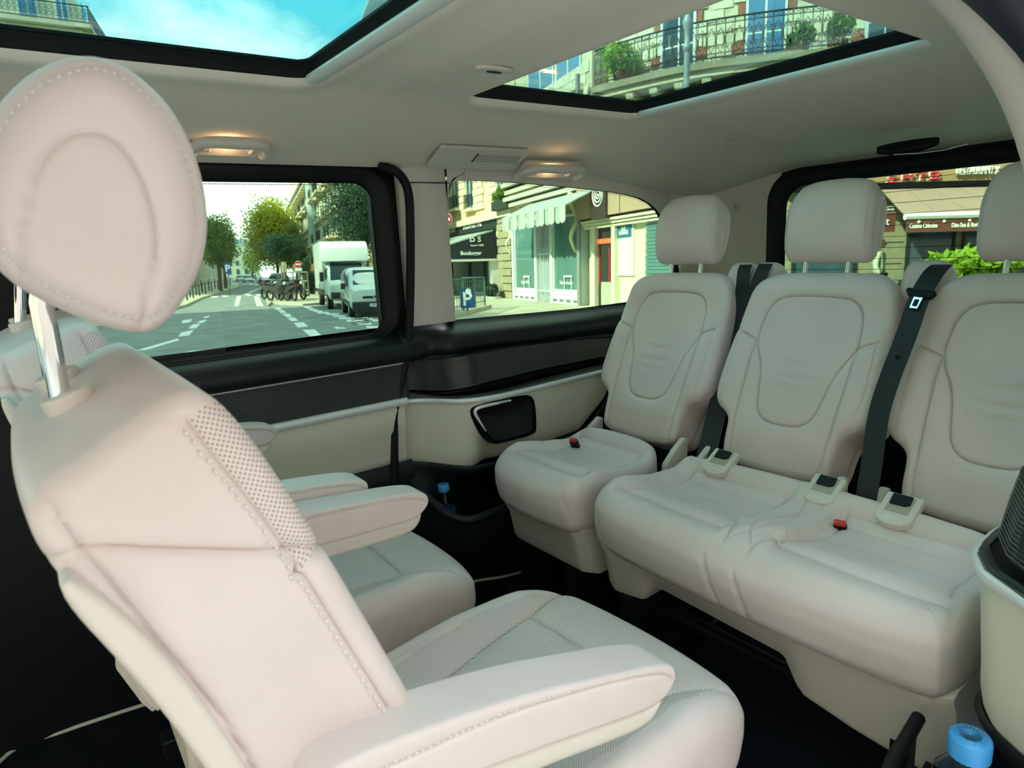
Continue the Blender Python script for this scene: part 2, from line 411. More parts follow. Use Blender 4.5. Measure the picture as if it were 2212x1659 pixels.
        if s.stitches:
            mb_v = []; mb_f = []; n0 = 0
            for line, side, pitch, lift, (sl, sw) in s.stitches:
                L = resample(line, step=pitch); sel = np.where(s.v0[:, 2] * side > 0)[0]
                P = np.zeros((len(L), 3))
                for c0 in range(0, len(L), 64):
                    D = ((s.v0[sel, None, :2] - L[None, c0:c0 + 64]) ** 2).sum(-1); i3 = np.argpartition(D, 3, 0)[:3]
                    w = 1 / (np.take_along_axis(D, i3, 0) + 1e-9); w /= w.sum(0); P[c0:c0 + 64] = (Wd[sel][i3] * w[..., None]).sum(0)
                er = B[2] * side; T = np.gradient(P, axis=0); T /= np.maximum(np.linalg.norm(T, axis=1, keepdims=True), 1e-9)
                for p, t in zip(P, T):
                    n = er - t * (er @ t); n /= max(np.linalg.norm(n), 1e-9); bn = np.cross(t, n); c = p + n * lift
                    mb_v += [c - t * sl, c + t * sl, c + bn * sw, c - bn * sw, c + n * sw * 1.3, c - n * sw * 1.3]
                    mb_f += [[n0 + i for i in q] for q in ((0, 2, 4), (2, 1, 4), (1, 3, 4), (3, 0, 4), (2, 0, 5), (1, 2, 5), (3, 1, 5), (0, 3, 5))]; n0 += 6
            st = mesh_obj('stitching', mb_v, mb_f, stitch_mat or THREAD, parent, True, loc); st['kind'] = 'stuff'; objs['stitching'] = st
        return objs
def text_obj(name, body, size, m, parent=None, matrix=None, depth=0.004, align='CENTER', bold=0.0, spacing=1.0):
    cu = bpy.data.curves.new(name, 'FONT'); cu.body = body; cu.size = size; cu.extrude = depth; cu.align_x = align; cu.align_y = 'CENTER'; cu.offset = bold; cu.space_character = spacing
    cu.resolution_u = 3
    tmp = bpy.data.objects.new(name, cu); COL.objects.link(tmp)
    dg = bpy.context.evaluated_depsgraph_get(); me = bpy.data.meshes.new_from_object(tmp.evaluated_get(dg))
    bpy.data.objects.remove(tmp); bpy.data.curves.remove(cu)
    me.materials.clear(); me.materials.append(m)
    o = bpy.data.objects.new(name, me); link(o, parent)
    if matrix is not None: o.matrix_basis = Matrix(np.asarray(matrix).tolist())
    return o
def frame(ex, ey, ez, o):
    M = np.eye(4); M[:3, 0] = ex; M[:3, 1] = ey; M[:3, 2] = ez; M[:3, 3] = o; return M
def rrect(x0, y0, x1, y1, r, n=6):
    pts = []
    for cx, cy, a0 in ((x1 - r, y1 - r, 0), (x0 + r, y1 - r, PI / 2), (x0 + r, y0 + r, PI), (x1 - r, y0 + r, 1.5 * PI)):
        for k in range(n + 1): a = a0 + PI / 2 * k / n; pts.append((cx + r * math.cos(a), cy + r * math.sin(a)))
    return pts
# ================================================================== THE VAN: floor, walls, roof, glass
def structure(name, label=None, loc=(0, 0, 0)): return empty(name, loc, label, None, None, 'structure')
def interp(x, tab): t = np.array(tab, float); return float(np.interp(x, t[:, 0], t[:, 1]))
def loft(name, curves, m, parent, nu=60, smooth=True, thick=0.0):
    """sheet between polylines (lists of 3-D points), each resampled to nu"""
    A = np.array([resample(np.asarray(c, float), nu) for c in curves])
    k = len(A); o = mesh_obj(name, A.reshape(-1, 3), grid_faces(k, nu), m, parent, smooth)
    if thick:
        md = o.modifiers.new('thickness', 'SOLIDIFY'); md.thickness = thick; md.offset = 0
    return o
MIR_Y, MIR_X = 1.88, -0.06
# wall profile: how far the trim stands in from the body side, along the van
def y_panel(x): return interp(x, [(-2, 1.72), (0.80, 1.72), (0.86, 1.725), (0.92, 1.695), (0.98, 1.62), (1.04, 1.59), (1.12, 1.585), (1.7, 1.635), (2.3, 1.66)])
def y_door(x): return 1.70
def on_surf(px, py, fy):
    Y = 1.65
    for _ in range(12): Y = fy(on_y(px, py, Y)[0])
    return on_y(px, py, Y)
def S(pts, fy): return [on_surf(x, y, fy) for x, y in pts]

# ---- floor
fl = structure('floor')
mesh_obj('carpet', *(lambda b: (np.concatenate(b.v), b.f))(MB().bbox((-1.6, 0.20, -0.04), (2.5, 1.74, 0.0))), CARPET, fl, False)
def floor_line(pts, r=0.0045):
    P = [on_z(x, y, 0.004) for x, y in pts]; MB().tube(smooth_poly(P, 40, False), r, 6).build('carpet_piping', PIPING, fl, True)
floor_line([(930, 1278), (1000, 1262), (1040, 1252), (1080, 1248), (1150, 1230)])
floor_line([(1140, 1264), (1131, 1272), (1140, 1281), (1158, 1284), (1190, 1274)], 0.006)
floor_line([(1212, 1266), (1240, 1252), (1282, 1236)])
floor_line([(-60, 1700), (5, 1640), (30, 1617), (150, 1575), (300, 1525), (420, 1490)])

# ---- ceiling (headliner) with two roof openings
def z_head(x, y):
    y = np.asarray(y, float); x = np.asarray(x, float)
    z = 1.385 + 0 * x
    far = np.clip((y - 1.36) / 0.37, 0, 1.4); z = z - 0.105 * far ** 1.35
    near = np.clip((0.62 - y) / 0.26, 0, 1.4); z = z - 0.055 * near ** 1.5
    rear = np.clip((x - 1.55) / 0.8, 0, 1.2); z = z - 0.115 * rear ** 1.3
    return z
ROOF_Y0, ROOF_Y1 = 0.375, 1.735
OPEN = [(-0.95, 0.66, 0.552, 1.376), (0.915, 0.60, 1.515, 1.376)]     # x0,y0,x1,y1
CELL = [(-1.6, ROOF_Y0, 0.715, ROOF_Y1), (0.715, ROOF_Y0, 2.36, ROOF_Y1)]
ceil = structure('ceiling')
for (x0, y0, x1, y1), (cx0, cy0, cx1, cy1) in zip(OPEN, CELL):
    n = 240; inner = resample(rrect(x0, y0, x1, y1, 0.05, 8), n, True)
    # outer loop: push each inner point out to the cell border
    c = np.array([(x0 + x1) / 2, (y0 + y1) / 2]); rings = []
    uv_ = (inner - c) / np.array([(x1 - x0) / 2, (y1 - y0) / 2]); uv_ /= np.abs(uv_).max(1, keepdims=True)
    for sx in (-1, 1):
        for sy in (-1, 1): uv_[np.argmin(((uv_ - (sx, sy)) ** 2).sum(1))] = (sx, sy)
    outer = np.column_stack([np.interp(uv_[:, 0], [-1, 1], [cx0, cx1]), np.interp(uv_[:, 1], [-1, 1], [cy0, cy1])])
    N = np.roll(inner, -1, 0) - np.roll(inner, 1, 0); N = np.stack([-N[:, 1], N[:, 0]], 1); N /= np.linalg.norm(N, axis=1, keepdims=True)
    N *= np.sign(((c - inner) * N).sum(1, keepdims=True))
    for off, dz in ((0.002, 0.012), (0.0, 0.008), (-0.004, 0.002), (-0.012, -0.001), (-0.028, 0.0), (-0.05, 0.004), (-0.07, 0.004)):
        p = inner + N * off; rings.append(np.column_stack([p, z_head(p[:, 0], p[:, 1]) * 0 + 1.385 + dz if dz > 0.005 else z_head(p[:, 0], p[:, 1]) + dz]))
    base = inner - N * 0.07
    for k in np.linspace(0, 1, 22)[1:]:
        p = base + (outer - base) * k; rings.append(np.column_stack([p, z_head(p[:, 0], p[:, 1]) + 0.004 * (1 - k)]))
    A = np.array(rings); mesh_obj('headliner', A.reshape(-1, 3), grid_faces(len(A), n, False, True), HEADLINER, ceil)
    # black frame of the roof light, above the lip
    A = []
    for off, z in ((-0.02, 1.396), (0.002, 1.3965), (0.006, 1.400), (0.012, 1.417), (0.020, 1.419), (0.020, 1.426), (-0.06, 1.426)):
        p = inner + N * off; A.append(np.column_stack([p, np.full(n, z)]))
    A = np.array(A); mesh_obj('roof_light_frame', A.reshape(-1, 3), grid_faces(len(A), n, False, True), RUBBER, ceil)
    # pale blind rail along the rear edge
    yy = np.linspace(y0 - 0.03, y1 - 0.022, 40); prof = [(0.010, 1.394), (0.004, 1.3855), (-0.008, 1.382), (-0.019, 1.385), (-0.023, 1.392), (-0.020, 1.399), (0.008, 1.400)]
    A = np.array([[(x1 + dx, y, z) for dx, z in prof] for y in yy]); o = mesh_obj('blind_rail', A.reshape(-1, 3), grid_faces(40, len(prof), False, True), mat('pale_rail', (0.72, 0.74, 0.70), 0.3), ceil)
# outer roof skin with the glass let in
b = MB(); b.bbox((-1.6, 0.3, 1.420), (-0.95, 1.78, 1.430)); b.bbox((0.545, 0.3, 1.420), (0.925, 1.78, 1.430)); b.bbox((1.505, 0.3, 1.420), (2.42, 1.78, 1.430))
b.bbox((-0.95, 1.366, 1.420), (0.56, 1.78, 1.430)); b.bbox((0.9, 1.366, 1.420), (1.52, 1.78, 1.430)); b.bbox((-0.95, 0.3, 1.420), (0.56, 0.67, 1.430)); b.bbox((0.9, 0.3, 1.420), (1.52, 0.61, 1.430))
b.bbox((-1.6, 1.76, 1.26), (2.42, 1.78, 1.430)); b.bbox((-1.6, 0.30, 1.36), (2.42, 0.32, 1.430))
b.bbox((2.38, 0.3, 1.26), (2.42, 1.78, 1.430)); b.bbox((-1.62, 0.3, 1.26), (-1.6, 1.78, 1.430))
b.build('roof_skin', BLACK, ceil)
for i, (x0, y0, x1, y1) in enumerate(OPEN):
    w = structure('window_%d' % (4 + i)); MB().prism(rrect(x0 - 0.02, y0 - 0.02, x1 + 0.02, y1 + 0.02, 0.05), 1.419, 1.422).build('roof_glass', TINT_ROOF, w)

# ---- far side: sliding door (door_1) with its window
door = structure('door_1')
WX0, WX1, WZ0, WZ1 = 0.10, 0.838, 0.822, 1.236
def ring_between(name, loops, m, parent, n=220, thick=0):
    A = np.array([resample(np.asarray(l, float), n, True) for l in loops]); return mesh_obj(name, A.reshape(-1, 3), grid_faces(len(A), n, False, True), m, parent)
def rr3(x0, z0, x1, z1, r, Y): return [(p[0], Y, p[1]) for p in rrect(x0, z0, x1, z1, r, 8)]
ring_between('window_frame', [rr3(WX0, WZ0, WX1, WZ1, .055, 1.752), rr3(WX0 - .004, WZ0 - .004, WX1 + .004, WZ1 + .004, .058, 1.746), rr3(WX0 - .010, WZ0 - .006, WX1 + .012, WZ1 + .010, .062, 1.742),
    rr3(WX0 - .03, WZ0 - .012, WX1 + .036, WZ1 + .024, .075, 1.738), rr3(WX0 - .04, WZ0 - .014, WX1 + .046, WZ1 + .033, .08, 1.733), rr3(WX0 - .05, WZ0 - .016, WX1 + .062, WZ1 + .043, .085, 1.735), rr3(WX0 - .06, WZ0 - .018, WX1 + .075, WZ1 + .05, .085, 1.765)], BLACK, door)
w1 = structure('window_1')
MB().prism([(p[0], p[1]) for p in rrect(WX0 - .008, WZ0 - .008, WX1 + .008, WZ1 + .008, .06)], 1.753, 1.757, basis=[(1, 0, 0), (0, 0, 1), (0, 1, 0)]).build('window_pane', TINT, w1)
# dotted black-out edge and etched glass marking
mk = MB(); Mx, Mz = 0.742, 0.853
for r in range(6):
    x = Mx
    while x < Mx + 0.05:
        l = random.uniform(0.002, 0.006); mk.bbox((x, 1.7525, Mz + 0.030 - r * 0.0062), (x + l, 1.753, Mz + 0.032 - r * 0.0062)); x += l + 0.0015
t = np.linspace(0, 2 * PI, 14)
mk.tube([(Mx + 0.025 + 0.005 * math.cos(a), 1.7527, Mz + 0.043 + 0.005 * math.sin(a)) for a in t], 0.0004, 4); mk.tube([(Mx + 0.047 + 0.006 * math.cos(a), 1.7527, Mz + 0.014 + 0.006 * math.sin(a)) for a in t], 0.0004, 4)
mk.build('etched_marking', BLACK, w1)
mk = MB()
for x in np.arange(WX0 + .03, WX1 - 0.05, 0.0052):
    for z in (WZ0 + 0.0045, WZ1 - 0.0045): mk.box((x, 1.7525, z), (0.0026, 0.0006, 0.0026))
mk.build('dotted_edge', BLACK, w1)['kind'] = 'stuff'
XD0, XD1 = 0.10, 0.875
def strip(name, prof, x0, x1, m, parent, nx=8, xs=None):
    X = np.linspace(x0, x1, nx) if xs is None else np.asarray(xs)
    A = np.array([[(x, (p[0](x) if callable(p[0]) else p[0]), (p[1](x) if callable(p[1]) else p[1])) for p in prof] for x in X])
    return mesh_obj(name, A.reshape(-1, 3), grid_faces(len(X), len(prof)), m, parent)
zt0 = on_y(600, 830, 1.70)[2]        # top edge of the ribbed trim
ZC = on_y(700, 902, 1.70)[2]         # chrome strip centre
ZB = on_y(800, 1019, 1.71)[2]        # lower edge of the cream panel
strip('window_sill', [(1.752, WZ0 + .002), (1.745, WZ0 - .006), (1.735, WZ0 - .014), (1.718, WZ0 - .020), (1.700, WZ0 - .030), (1.688, WZ0 - .046), (1.684, WZ0 - .066), (1.690, WZ0 - .085), (1.700, zt0 + .004), (1.706, zt0)], XD0, XD1, BLACK_SOFT, door)
strip('ribbed_trim', [(1.706, zt0), (1.702, (zt0 + ZC) / 2), (1.699, ZC + .008)], XD0, XD1, PIANO, door)
def ribs(name, fa, fb, n, m, parent, r=0.0011, skip=()):
    mb = MB()
    for k in range(n):
        t = (k + 0.5) / n
        if any(a < t < b for a, b in skip): continue
        A = np.asarray(fa, float); Bc = np.asarray(fb, float); nn = 30
        P = resample(A, nn) * (1 - t) + resample(Bc, nn) * t; mb.tube(P, r, 4)
    o = mb.build(name, m, parent); o['kind'] = 'stuff'; return o
xs_ = np.linspace(XD0, XD1 - .006, 6)
ribs('trim_ridges', [(x, 1.7055, zt0 - .003) for x in xs_], [(x, 1.6985, ZC + .010) for x in xs_], 22, PIANO_LINE, door)
strip('trim_edge', [(1.706, zt0 + .0015), (1.703, zt0 + .001), (1.703, zt0 - .002), (1.706, zt0 - .002)], XD0, XD1, ALU, door)
strip('chrome_strip', [(1.700, ZC + .0115), (1.692, ZC + .011), (1.688, ZC + .007), (1.688, ZC - .008), (1.692, ZC - .0115), (1.701, ZC - .012)], XD0, XD1 - .012, ALU, door)
strip('door_panel', [(1.700, ZC - .009), (1.698, ZC - .02), (1.700, ZC - .08), (1.706, (ZC + ZB) / 2), (1.712, ZB + .02), (1.716, ZB + .006), (1.724, ZB)], XD0, XD1 - .02, CREAM_PANEL, door)
strip('lower_panel', [(1.722, ZB + .002), (1.715, ZB - .004), (1.712, ZB - .05), (1.715, .12), (1.72, 0.0)], XD0, XD1, BLACK_SOFT, door)
b = MB(); b.bbox((-0.62, 1.715, 0.0), (XD0, 1.76, 1.29)); b.build('front_pillar_cover', BLACK, door)
strip('door_skin', [(1.775, WZ0 + .01), (1.78, .5), (1.78, -.1)], XD0 - 1.0, XD1, BLACK, door)
sealp = [on_y(x, y, 1.71) for x, y in [(820, 360), (846, 364), (866, 378), (880, 402), (886, 440), (887, 560), (886, 660), (883, 730), (874, 790), (862, 850), (852, 900), (851, 960), (853, 1040), (858, 1130)]]
MB().tube(smooth_poly(sealp, 80, False), 0.0125, 10).build('door_seal', RUBBER, door, True)
# ahead of the door: front body side with another window beyond the seats
ws = structure('wall_front_side')
b = MB(); b.bbox((-1.6, 1.74, 0.0), (-0.62, 1.76, 0.80)); b.bbox((-0.62, 1.73, 0.82), (-0.48, 1.75, 1.27)); b.bbox((-1.6, 1.74, 1.2), (-0.5, 1.76, 1.28)); b.build('front_side_panel', BLACK, ws)

b = MB(); b.bbox((.846, 1.775, -.1), (1.050, 1.80, 1.30)); b.bbox((-1.6, 1.766, 1.266), (2.3, 1.80, 1.32)); b.build('body_pillar', BLACK, door)
# ---- far side rear quarter (wall_right) with fixed window_2
wr = structure('wall_right')
W2 = [(978, 690), (970, 560), (967, 420), (975, 396), (992, 388), (1100, 393), (1240, 405), (1340, 417), (1395, 431), (1428, 462), (1452, 530), (1466, 600), (1462, 636), (1440, 649), (1340, 661), (1200, 678), (1010, 703), (990, 702)]
yb = lambda x: 1.742
w2 = np.array(smooth_poly([on_surf(x, y, yb) for x, y in W2], 240, True, it=1))
w2c = w2.mean(0)
def scale_loop(L, off, dY):
    P = np.roll(L, -1, 0) - np.roll(L, 1, 0); n = np.stack([P[:, 2], 0 * P[:, 0], -P[:, 0]], 1); n /= np.linalg.norm(n, axis=1, keepdims=True)
    if (((L - L.mean(0)) * n).sum(1)).mean() < 0: n = -n
    Q = L + n * off; Q[:, 1] += dY; return Q
win2 = structure('window_2')
mesh_obj('window_pane', np.concatenate([scale_loop(w2, .006, .012), scale_loop(w2, .006, .016)]), [list(range(240)), list(range(240, 480))[::-1]], TINT, win2, False)
A = np.array([scale_loop(w2, 0, .014), scale_loop(w2, .002, .004), scale_loop(w2, .006, 0.0), scale_loop(w2, .014, .002), scale_loop(w2, .018, .012)]); mesh_obj('window_seal', A.reshape(-1, 3), grid_faces(5, 240, False, True), RUBBER, win2)
mk = MB()
for k, p in enumerate(resample(w2, 420, True)):
    q = p + (w2c - p) * (0.006 / max(np.linalg.norm(w2c - p), 1e-6)); mk.box((q[0], q[1] + .0115, q[2]), (0.0024, 0.0006, 0.0024))
mk.build('dotted_edge', BLACK, win2)['kind'] = 'stuff'
MB().bbox((2.165, 1.768, .70), (2.42, 1.80, 1.31)).build('body_corner', BLACK, wr)
# upper side lining: cream strip over the window, B-pillar cover, D-pillar cover
def zsill(x): return interp(x, [(0.9, .826), (1.07, .826), (1.5, .812), (1.9, .800), (2.2, .80)])
n2 = 240
outl = []
for p in w2:
    x, z = p[0], p[2]
    outl.append((np.clip(x + (x - w2c[0]) * 0.25, 1.062, 2.14) if True else x, 0, 0))
# lining as loft from window edge outwards to the roof edge / pillar edge
i0_ = next(i for i in range(len(w2)) if w2[i][2] > 1.16); i1_ = next(i for i in range(i0_, len(w2)) if w2[i][2] < 1.05); top_in = list(w2[i0_:i1_])
L0 = np.array(top_in); L1 = L0.copy(); L1[:, 2] += .012 ; L1[:, 1] -= .004
L2 = L0.copy(); L2[:, 2] = np.maximum(1.245, L1[:, 2] + .006); L2[:, 1] = 1.738
L3 = L0.copy(); L3[:, 2] = 1.30; L3[:, 1] = 1.735
loft('window_header', [L0, L1, L2, L3], CREAM_PLASTIC, wr, 120)
pb = [on_y(x, y, 1.732) for x, y in ((889, 694), (884, 394), (970, 399), (978, 691))]
zt, zb_ = 1.30, pb[0][2] - .016
b = MB(); px0, px1 = 0.918, 1.080
A = []
for z in np.linspace(zb_, zt, 14):
    A.append([(px0, 1.760, z), (px0 + .002, 1.742, z), (px0 + .012, 1.733, z), ((px0 + px1) / 2, 1.728, z), (px1 - .014, 1.732, z), (px1 - .002, 1.742, z), (px1, 1.765, z)])
mesh_obj('pillar_cover', np.array(A).reshape(-1, 3), grid_faces(14, 7), CREAM_PLASTIC, wr)
MB().box(((px0 + px1) / 2, 1.7285, on_y(930, 395, 1.73)[2]), (px1 - px0, .004, .0025)).build('pillar_joint', RUBBER, wr)
# D pillar wrap from the side window round to the tailgate
A = []
for z in np.linspace(.70, 1.30, 18):
    tilt = (z - .8) * 0.03
    A.append([(2.06 + .1 * np.clip((1.16 - z) / .12, 0, 1), 1.756, z), (2.07 + .1 * np.clip((1.16 - z) / .12, 0, 1), 1.745, z), (2.21, 1.725 - tilt, z), (2.265, 1.68 - tilt, z), (2.30, 1.61 - tilt, z), (2.325, 1.54, z), (2.338, 1.48, z), (2.35, 1.43, z)])
mesh_obj('corner_pillar_cover', np.array(A).reshape(-1, 3), grid_faces(18, 8), CREAM_PLASTIC, wr)
MB().prism(rrect(0, 0, .036, .03, .005), 0, .0025, basis=[(0.35, -0.94, 0), (0, 0, 1), (-0.94, -0.35, 0)], origin=(2.268, 1.62, 1.13)).build('pillar_cap', CREAM_PLASTIC, wr, bevel=.001)

def side_panel(parent, mirror=False):
    """ribbed trim, chrome strip, cream lower panel of a rear quarter; mirrored for the near side"""
    def mx(P):
        P = np.asarray(P, float).copy()
        if mirror: P[..., 1] = MIR_Y - P[..., 1]; P[..., 0] += MIR_X
        return P
    def sheet(name, curves, m, nu=70): return loft(name, [mx(np.array(c)) for c in curves], m, parent, nu)
    XR = np.concatenate([np.linspace(.865, 1.15, 24), np.linspace(1.17, 2.25, 24)])
    ztop = lambda x: interp(x, [(.865, .720), (.92, .726), (1.05, .736), (1.2, .736), (1.45, .724), (1.7, .70), (2.2, .66)])
    zch = lambda x: interp(x, [(.86, .612), (.98, .606), (1.2, .602), (1.62, .600), (2.2, .59)])
    zbot = lambda x: interp(x, [(.86, .420), (1.02, .395), (1.12, .392), (1.3, .395), (1.5, .40), (1.62, .48), (1.70, .585)])
    yw = y_panel
    def cur(fy, fz, xs=XR): return [(x, fy(x), fz(x)) for x in xs]
    # black upper roll under the glass
    yroll = lambda x: min(1.70, max(yw(x) + .055, 1.660))
    rolls = [cur(lambda x: 1.752, lambda x: zsill(x) + .004), cur(lambda x: 1.742, lambda x: zsill(x) - .006), cur(lambda x: 1.722, lambda x: zsill(x) - .014), cur(lambda x: min(1.705, yroll(x) + .02), lambda x: zsill(x) - .024),
             cur(lambda x: yroll(x) - .004, lambda x: zsill(x) - .040), cur(lambda x: yroll(x) - .010, lambda x: zsill(x) - .062), cur(lambda x: yroll(x) - .006, lambda x: zsill(x) - .085), cur(lambda x: yroll(x) + .006, lambda x: ztop(x) + .010), cur(lambda x: yw(x) + .034, lambda x: ztop(x))]
    sheet('window_sill', rolls, BLACK_SOFT, 80)
    # ribbed gloss trim in two bands with the armrest pocket between
    zm1 = lambda x: interp(x, [(.865, .645), (.95, .636), (1.1, .650), (1.3, .652), (1.7, .645), (2.2, .63)])
    zm2 = lambda x: interp(x, [(.865, .640), (.95, .620), (1.1, .618), (1.3, .620), (1.7, .620), (2.2, .61)])
    sheet('ribbed_trim', [cur(lambda x: yw(x) + .034, ztop), cur(lambda x: yw(x) + .026, lambda x: (ztop(x) + zm1(x)) / 2 + .006), cur(lambda x: yw(x) + .018, zm1)], PIANO)
    sheet('armrest_pocket', [cur(lambda x: yw(x) + .018, zm1), cur(lambda x: yw(x) + (.07 if x > .95 else .03), lambda x: zm1(x) - .006), cur(lambda x: yw(x) + (.06 if x > .95 else .02), lambda x: zm2(x) - .008), cur(lambda x: yw(x) + .008, zm2)], BLACK)
    sheet('armrest_edge', [cur(lambda x: yw(x) + .010, lambda x: zm2(x) + .0035), cur(lambda x: yw(x) + .002, lambda x: zm2(x) + .002), cur(lambda x: yw(x) - .001, lambda x: zm2(x) - .003)], PIANO)
    sheet('lower_ribbed_trim', [cur(lambda x: yw(x) - .001, lambda x: zm2(x) - .003), cur(lambda x: yw(x) - .003, lambda x: (zm2(x) + zch(x)) / 2), cur(lambda x: yw(x) - .003, lambda x: zch(x) + .007)], PIANO)
    XR2 = [x for x in XR if x > .87]
    ribs('trim_ridges', mx(np.array(cur(lambda x: yw(x) + .0325, lambda x: ztop(x) - .002, XR2))), mx(np.array(cur(lambda x: yw(x) + .0165, lambda x: zm1(x) + .001, XR2))), 15, PIANO_LINE, parent)
    ribs('trim_ridges', mx(np.array(cur(lambda x: yw(x) - .002, lambda x: zm2(x) - .004, XR2))), mx(np.array(cur(lambda x: yw(x) - .0038, lambda x: zch(x) + .008, XR2))), 6, PIANO_LINE, parent)
    sheet('chrome_strip', [cur(lambda x: yw(x) - .002, lambda x: zch(x) + .0085), cur(lambda x: yw(x) - .008, lambda x: zch(x) + .008), cur(lambda x: yw(x) - .011, lambda x: zch(x) + .002), cur(lambda x: yw(x) - .010, lambda x: zch(x) - .006), cur(lambda x: yw(x) - .004, lambda x: zch(x) - .009)], ALU)
    XP = np.linspace(.862, 1.70, 60)
    cs = []
    for t in (0, .06, .2, .4, .6, .8, .93, 1.0):
        cs.append([(x, yw(x) + interp(t, [(0, 0), (.06, .001), (.4, .006), (.8, .012), (.93, .016), (1, .024)]) + (0.05 * t * interp(x, [(1.02, 0), (1.10, 1), (1.2, 0.5), (1.7, .2)]) if x > 1.0 else 0), zch(x) - .008 + t * (zbot(x) - zch(x) + .008)) for x in XP])
    sheet('side_panel', cs, CREAM_PANEL, 80)
    cs = [[(x, yw(x) + .018, zbot(x) + .003) for x in np.linspace(.862, 1.70, 40)], [(x, yw(x) + .010, zbot(x) - .006) for x in np.linspace(.862, 1.70, 40)], [(x, yw(x) + .03, zbot(x) - .03) for x in np.linspace(.862, 1.70, 40)], [(x, 1.70, min(zbot(x), .39) - .05) for x in np.linspace(.862, 1.70, 40)], [(x, 1.72, .0) for x in np.linspace(.862, 1.70, 40)]]
    sheet('lower_panel', cs, BLACK_SOFT, 50)
    sheet('rear_lower_panel', [[(x, 1.68, .60) for x in (1.55, 2.3)], [(x, 1.69, .3) for x in (1.55, 2.3)], [(x, 1.70, 0.0) for x in (1.55, 2.3)]], BLACK_SOFT, 4)
    # outer skin keeps daylight out below the window
    o = sheet('outer_skin', [[(x, 1.772, .81) for x in (.84, 2.4)], [(x, 1.79, .4) for x in (.84, 2.4)], [(x, 1.79, -.1) for x in (.84, 2.4)]], BLACK, 4)
side_panel(wr)

# loudspeaker let into the far side panel
sp = empty('speaker', (0, 0, 0), parent=wr)
sppx = [(1013, 884), (1028, 874), (1080, 862), (1132, 852), (1148, 855), (1155, 872), (1158, 925), (1153, 938), (1100, 952), (1066, 960), (1050, 952), (1030, 925), (1016, 898)]
ys = lambda x: y_panel(x) - .002
P = np.array(smooth_poly(S(sppx, lambda x: y_panel(x) + .004), 90, True, it=2))
def plate(name, P, dy0, dy1, m, parent, inset=0.0):
    Q = P.copy(); c = Q.mean(0); Q = c + (Q - c) * (1 - inset)
    a = Q + (0, dy0, 0); bq = Q + (0, dy1, 0); r = c + (Q - c) * .975 + (0, dy1, 0) - (0, .0015, 0); n = len(Q)
    v = np.concatenate([a, bq, r, [r.mean(0)]]); f = grid_faces(3, n, False, True).tolist() + [[2 * n + k, 2 * n + (k + 1) % n, 3 * n] for k in range(n)]
    return mesh_obj(name, v, f, m, parent)
plate('speaker_surround', P, .01, -.004, BLACK, sp); plate('speaker_grille', P, -.003, -.0065, MESH_BLACK, sp, .14)
lp = np.array([on_surf(x, y, lambda x: y_panel(x) + .004) for x, y in [(1046, 930), (1036, 915), (1024, 896), (1021, 886), (1030, 879), (1060, 872), (1099, 864)]]) + (0, -.009, 0)
lp = smooth_poly(lp, 40, False); mb = MB(); wv = np.concatenate([np.linspace(.002, .0052, 14), np.full(12, .0052), np.linspace(.0052, .0035, 14)]); mb.tube(lp, wv, 6); mb.build('silver_accent', ALU, sp, True)
q0, q1 = lp[30], lp[38]; ex = (q1 - q0) / np.linalg.norm(q1 - q0); ey = np.array([0, 0, 1.0]) - ex * ex[2]; ey /= np.linalg.norm(ey)
text_obj('speaker_lettering', 'Burmester', .0085, BLACK, sp, frame(ex, ey, np.cross(ex, ey), (q0 + q1) / 2 - .0052 * np.array([0, 1, 0])), .0002)

# storage bin at the foot of the far side panel
bn = MB()
cub = structure('trim_1')
rim = [on_y(x, y, 1.56) for x, y in ((886, 1030), (900, 1062), (932, 1102), (1000, 1104), (1068, 1094), (1120, 1078))]
zr = float(np.mean([p[2] for p in rim[2:5]]))
rp = [(.855, 1.70, .37), (.862, 1.62, .34), (.872, 1.55, .315), (.895, 1.50, .295), (.95, 1.482, .29), (1.10, 1.485, .30), (1.30, 1.49, .30)]
MB().tube(smooth_poly(rp, 50, False), .013, 10).build('bin_rim', BLACK_SOFT, cub, True)
loft('bin_front', [smooth_poly(rp, 50, False), [(p[0], p[1] + .004, .25) for p in rp], [(p[0] + .01, p[1] + .02, .19) for p in rp]], BLACK_SOFT, cub, 50)
MB().prism([(p[0], p[1]) for p in rp] + [(1.30, 1.70)], .195, .20).build('bin_floor', BLACK, cub)
MB().box((1.16, 1.60, .26), (.10, .012, .085)).build('bin_divider', BLACK_SOFT, cub, bevel=.004)

nb_ = structure('trim_2')
MB().prism([(.76, .14), (.76, .25), (.80, .31), (.98, .33), (.98, .14)], .245, .255).build('bin_floor', BLACK, nb_)
MB().tube(smooth_poly([(.75, .13, .30), (.755, .25, .31), (.80, .325, .315), (.98, .345, .32)], 40, False), .010, 10).build('bin_rim', RUBBER, nb_, True)
loft('bin_front', [smooth_poly([(.75, .13, .30), (.755, .25, .31), (.80, .325, .315), (.98, .345, .32)], 40, False), smooth_poly([(.76, .13, 0), (.765, .25, 0), (.81, .325, 0), (.98, .345, 0)], 40, False)], RUBBER, nb_, 40)
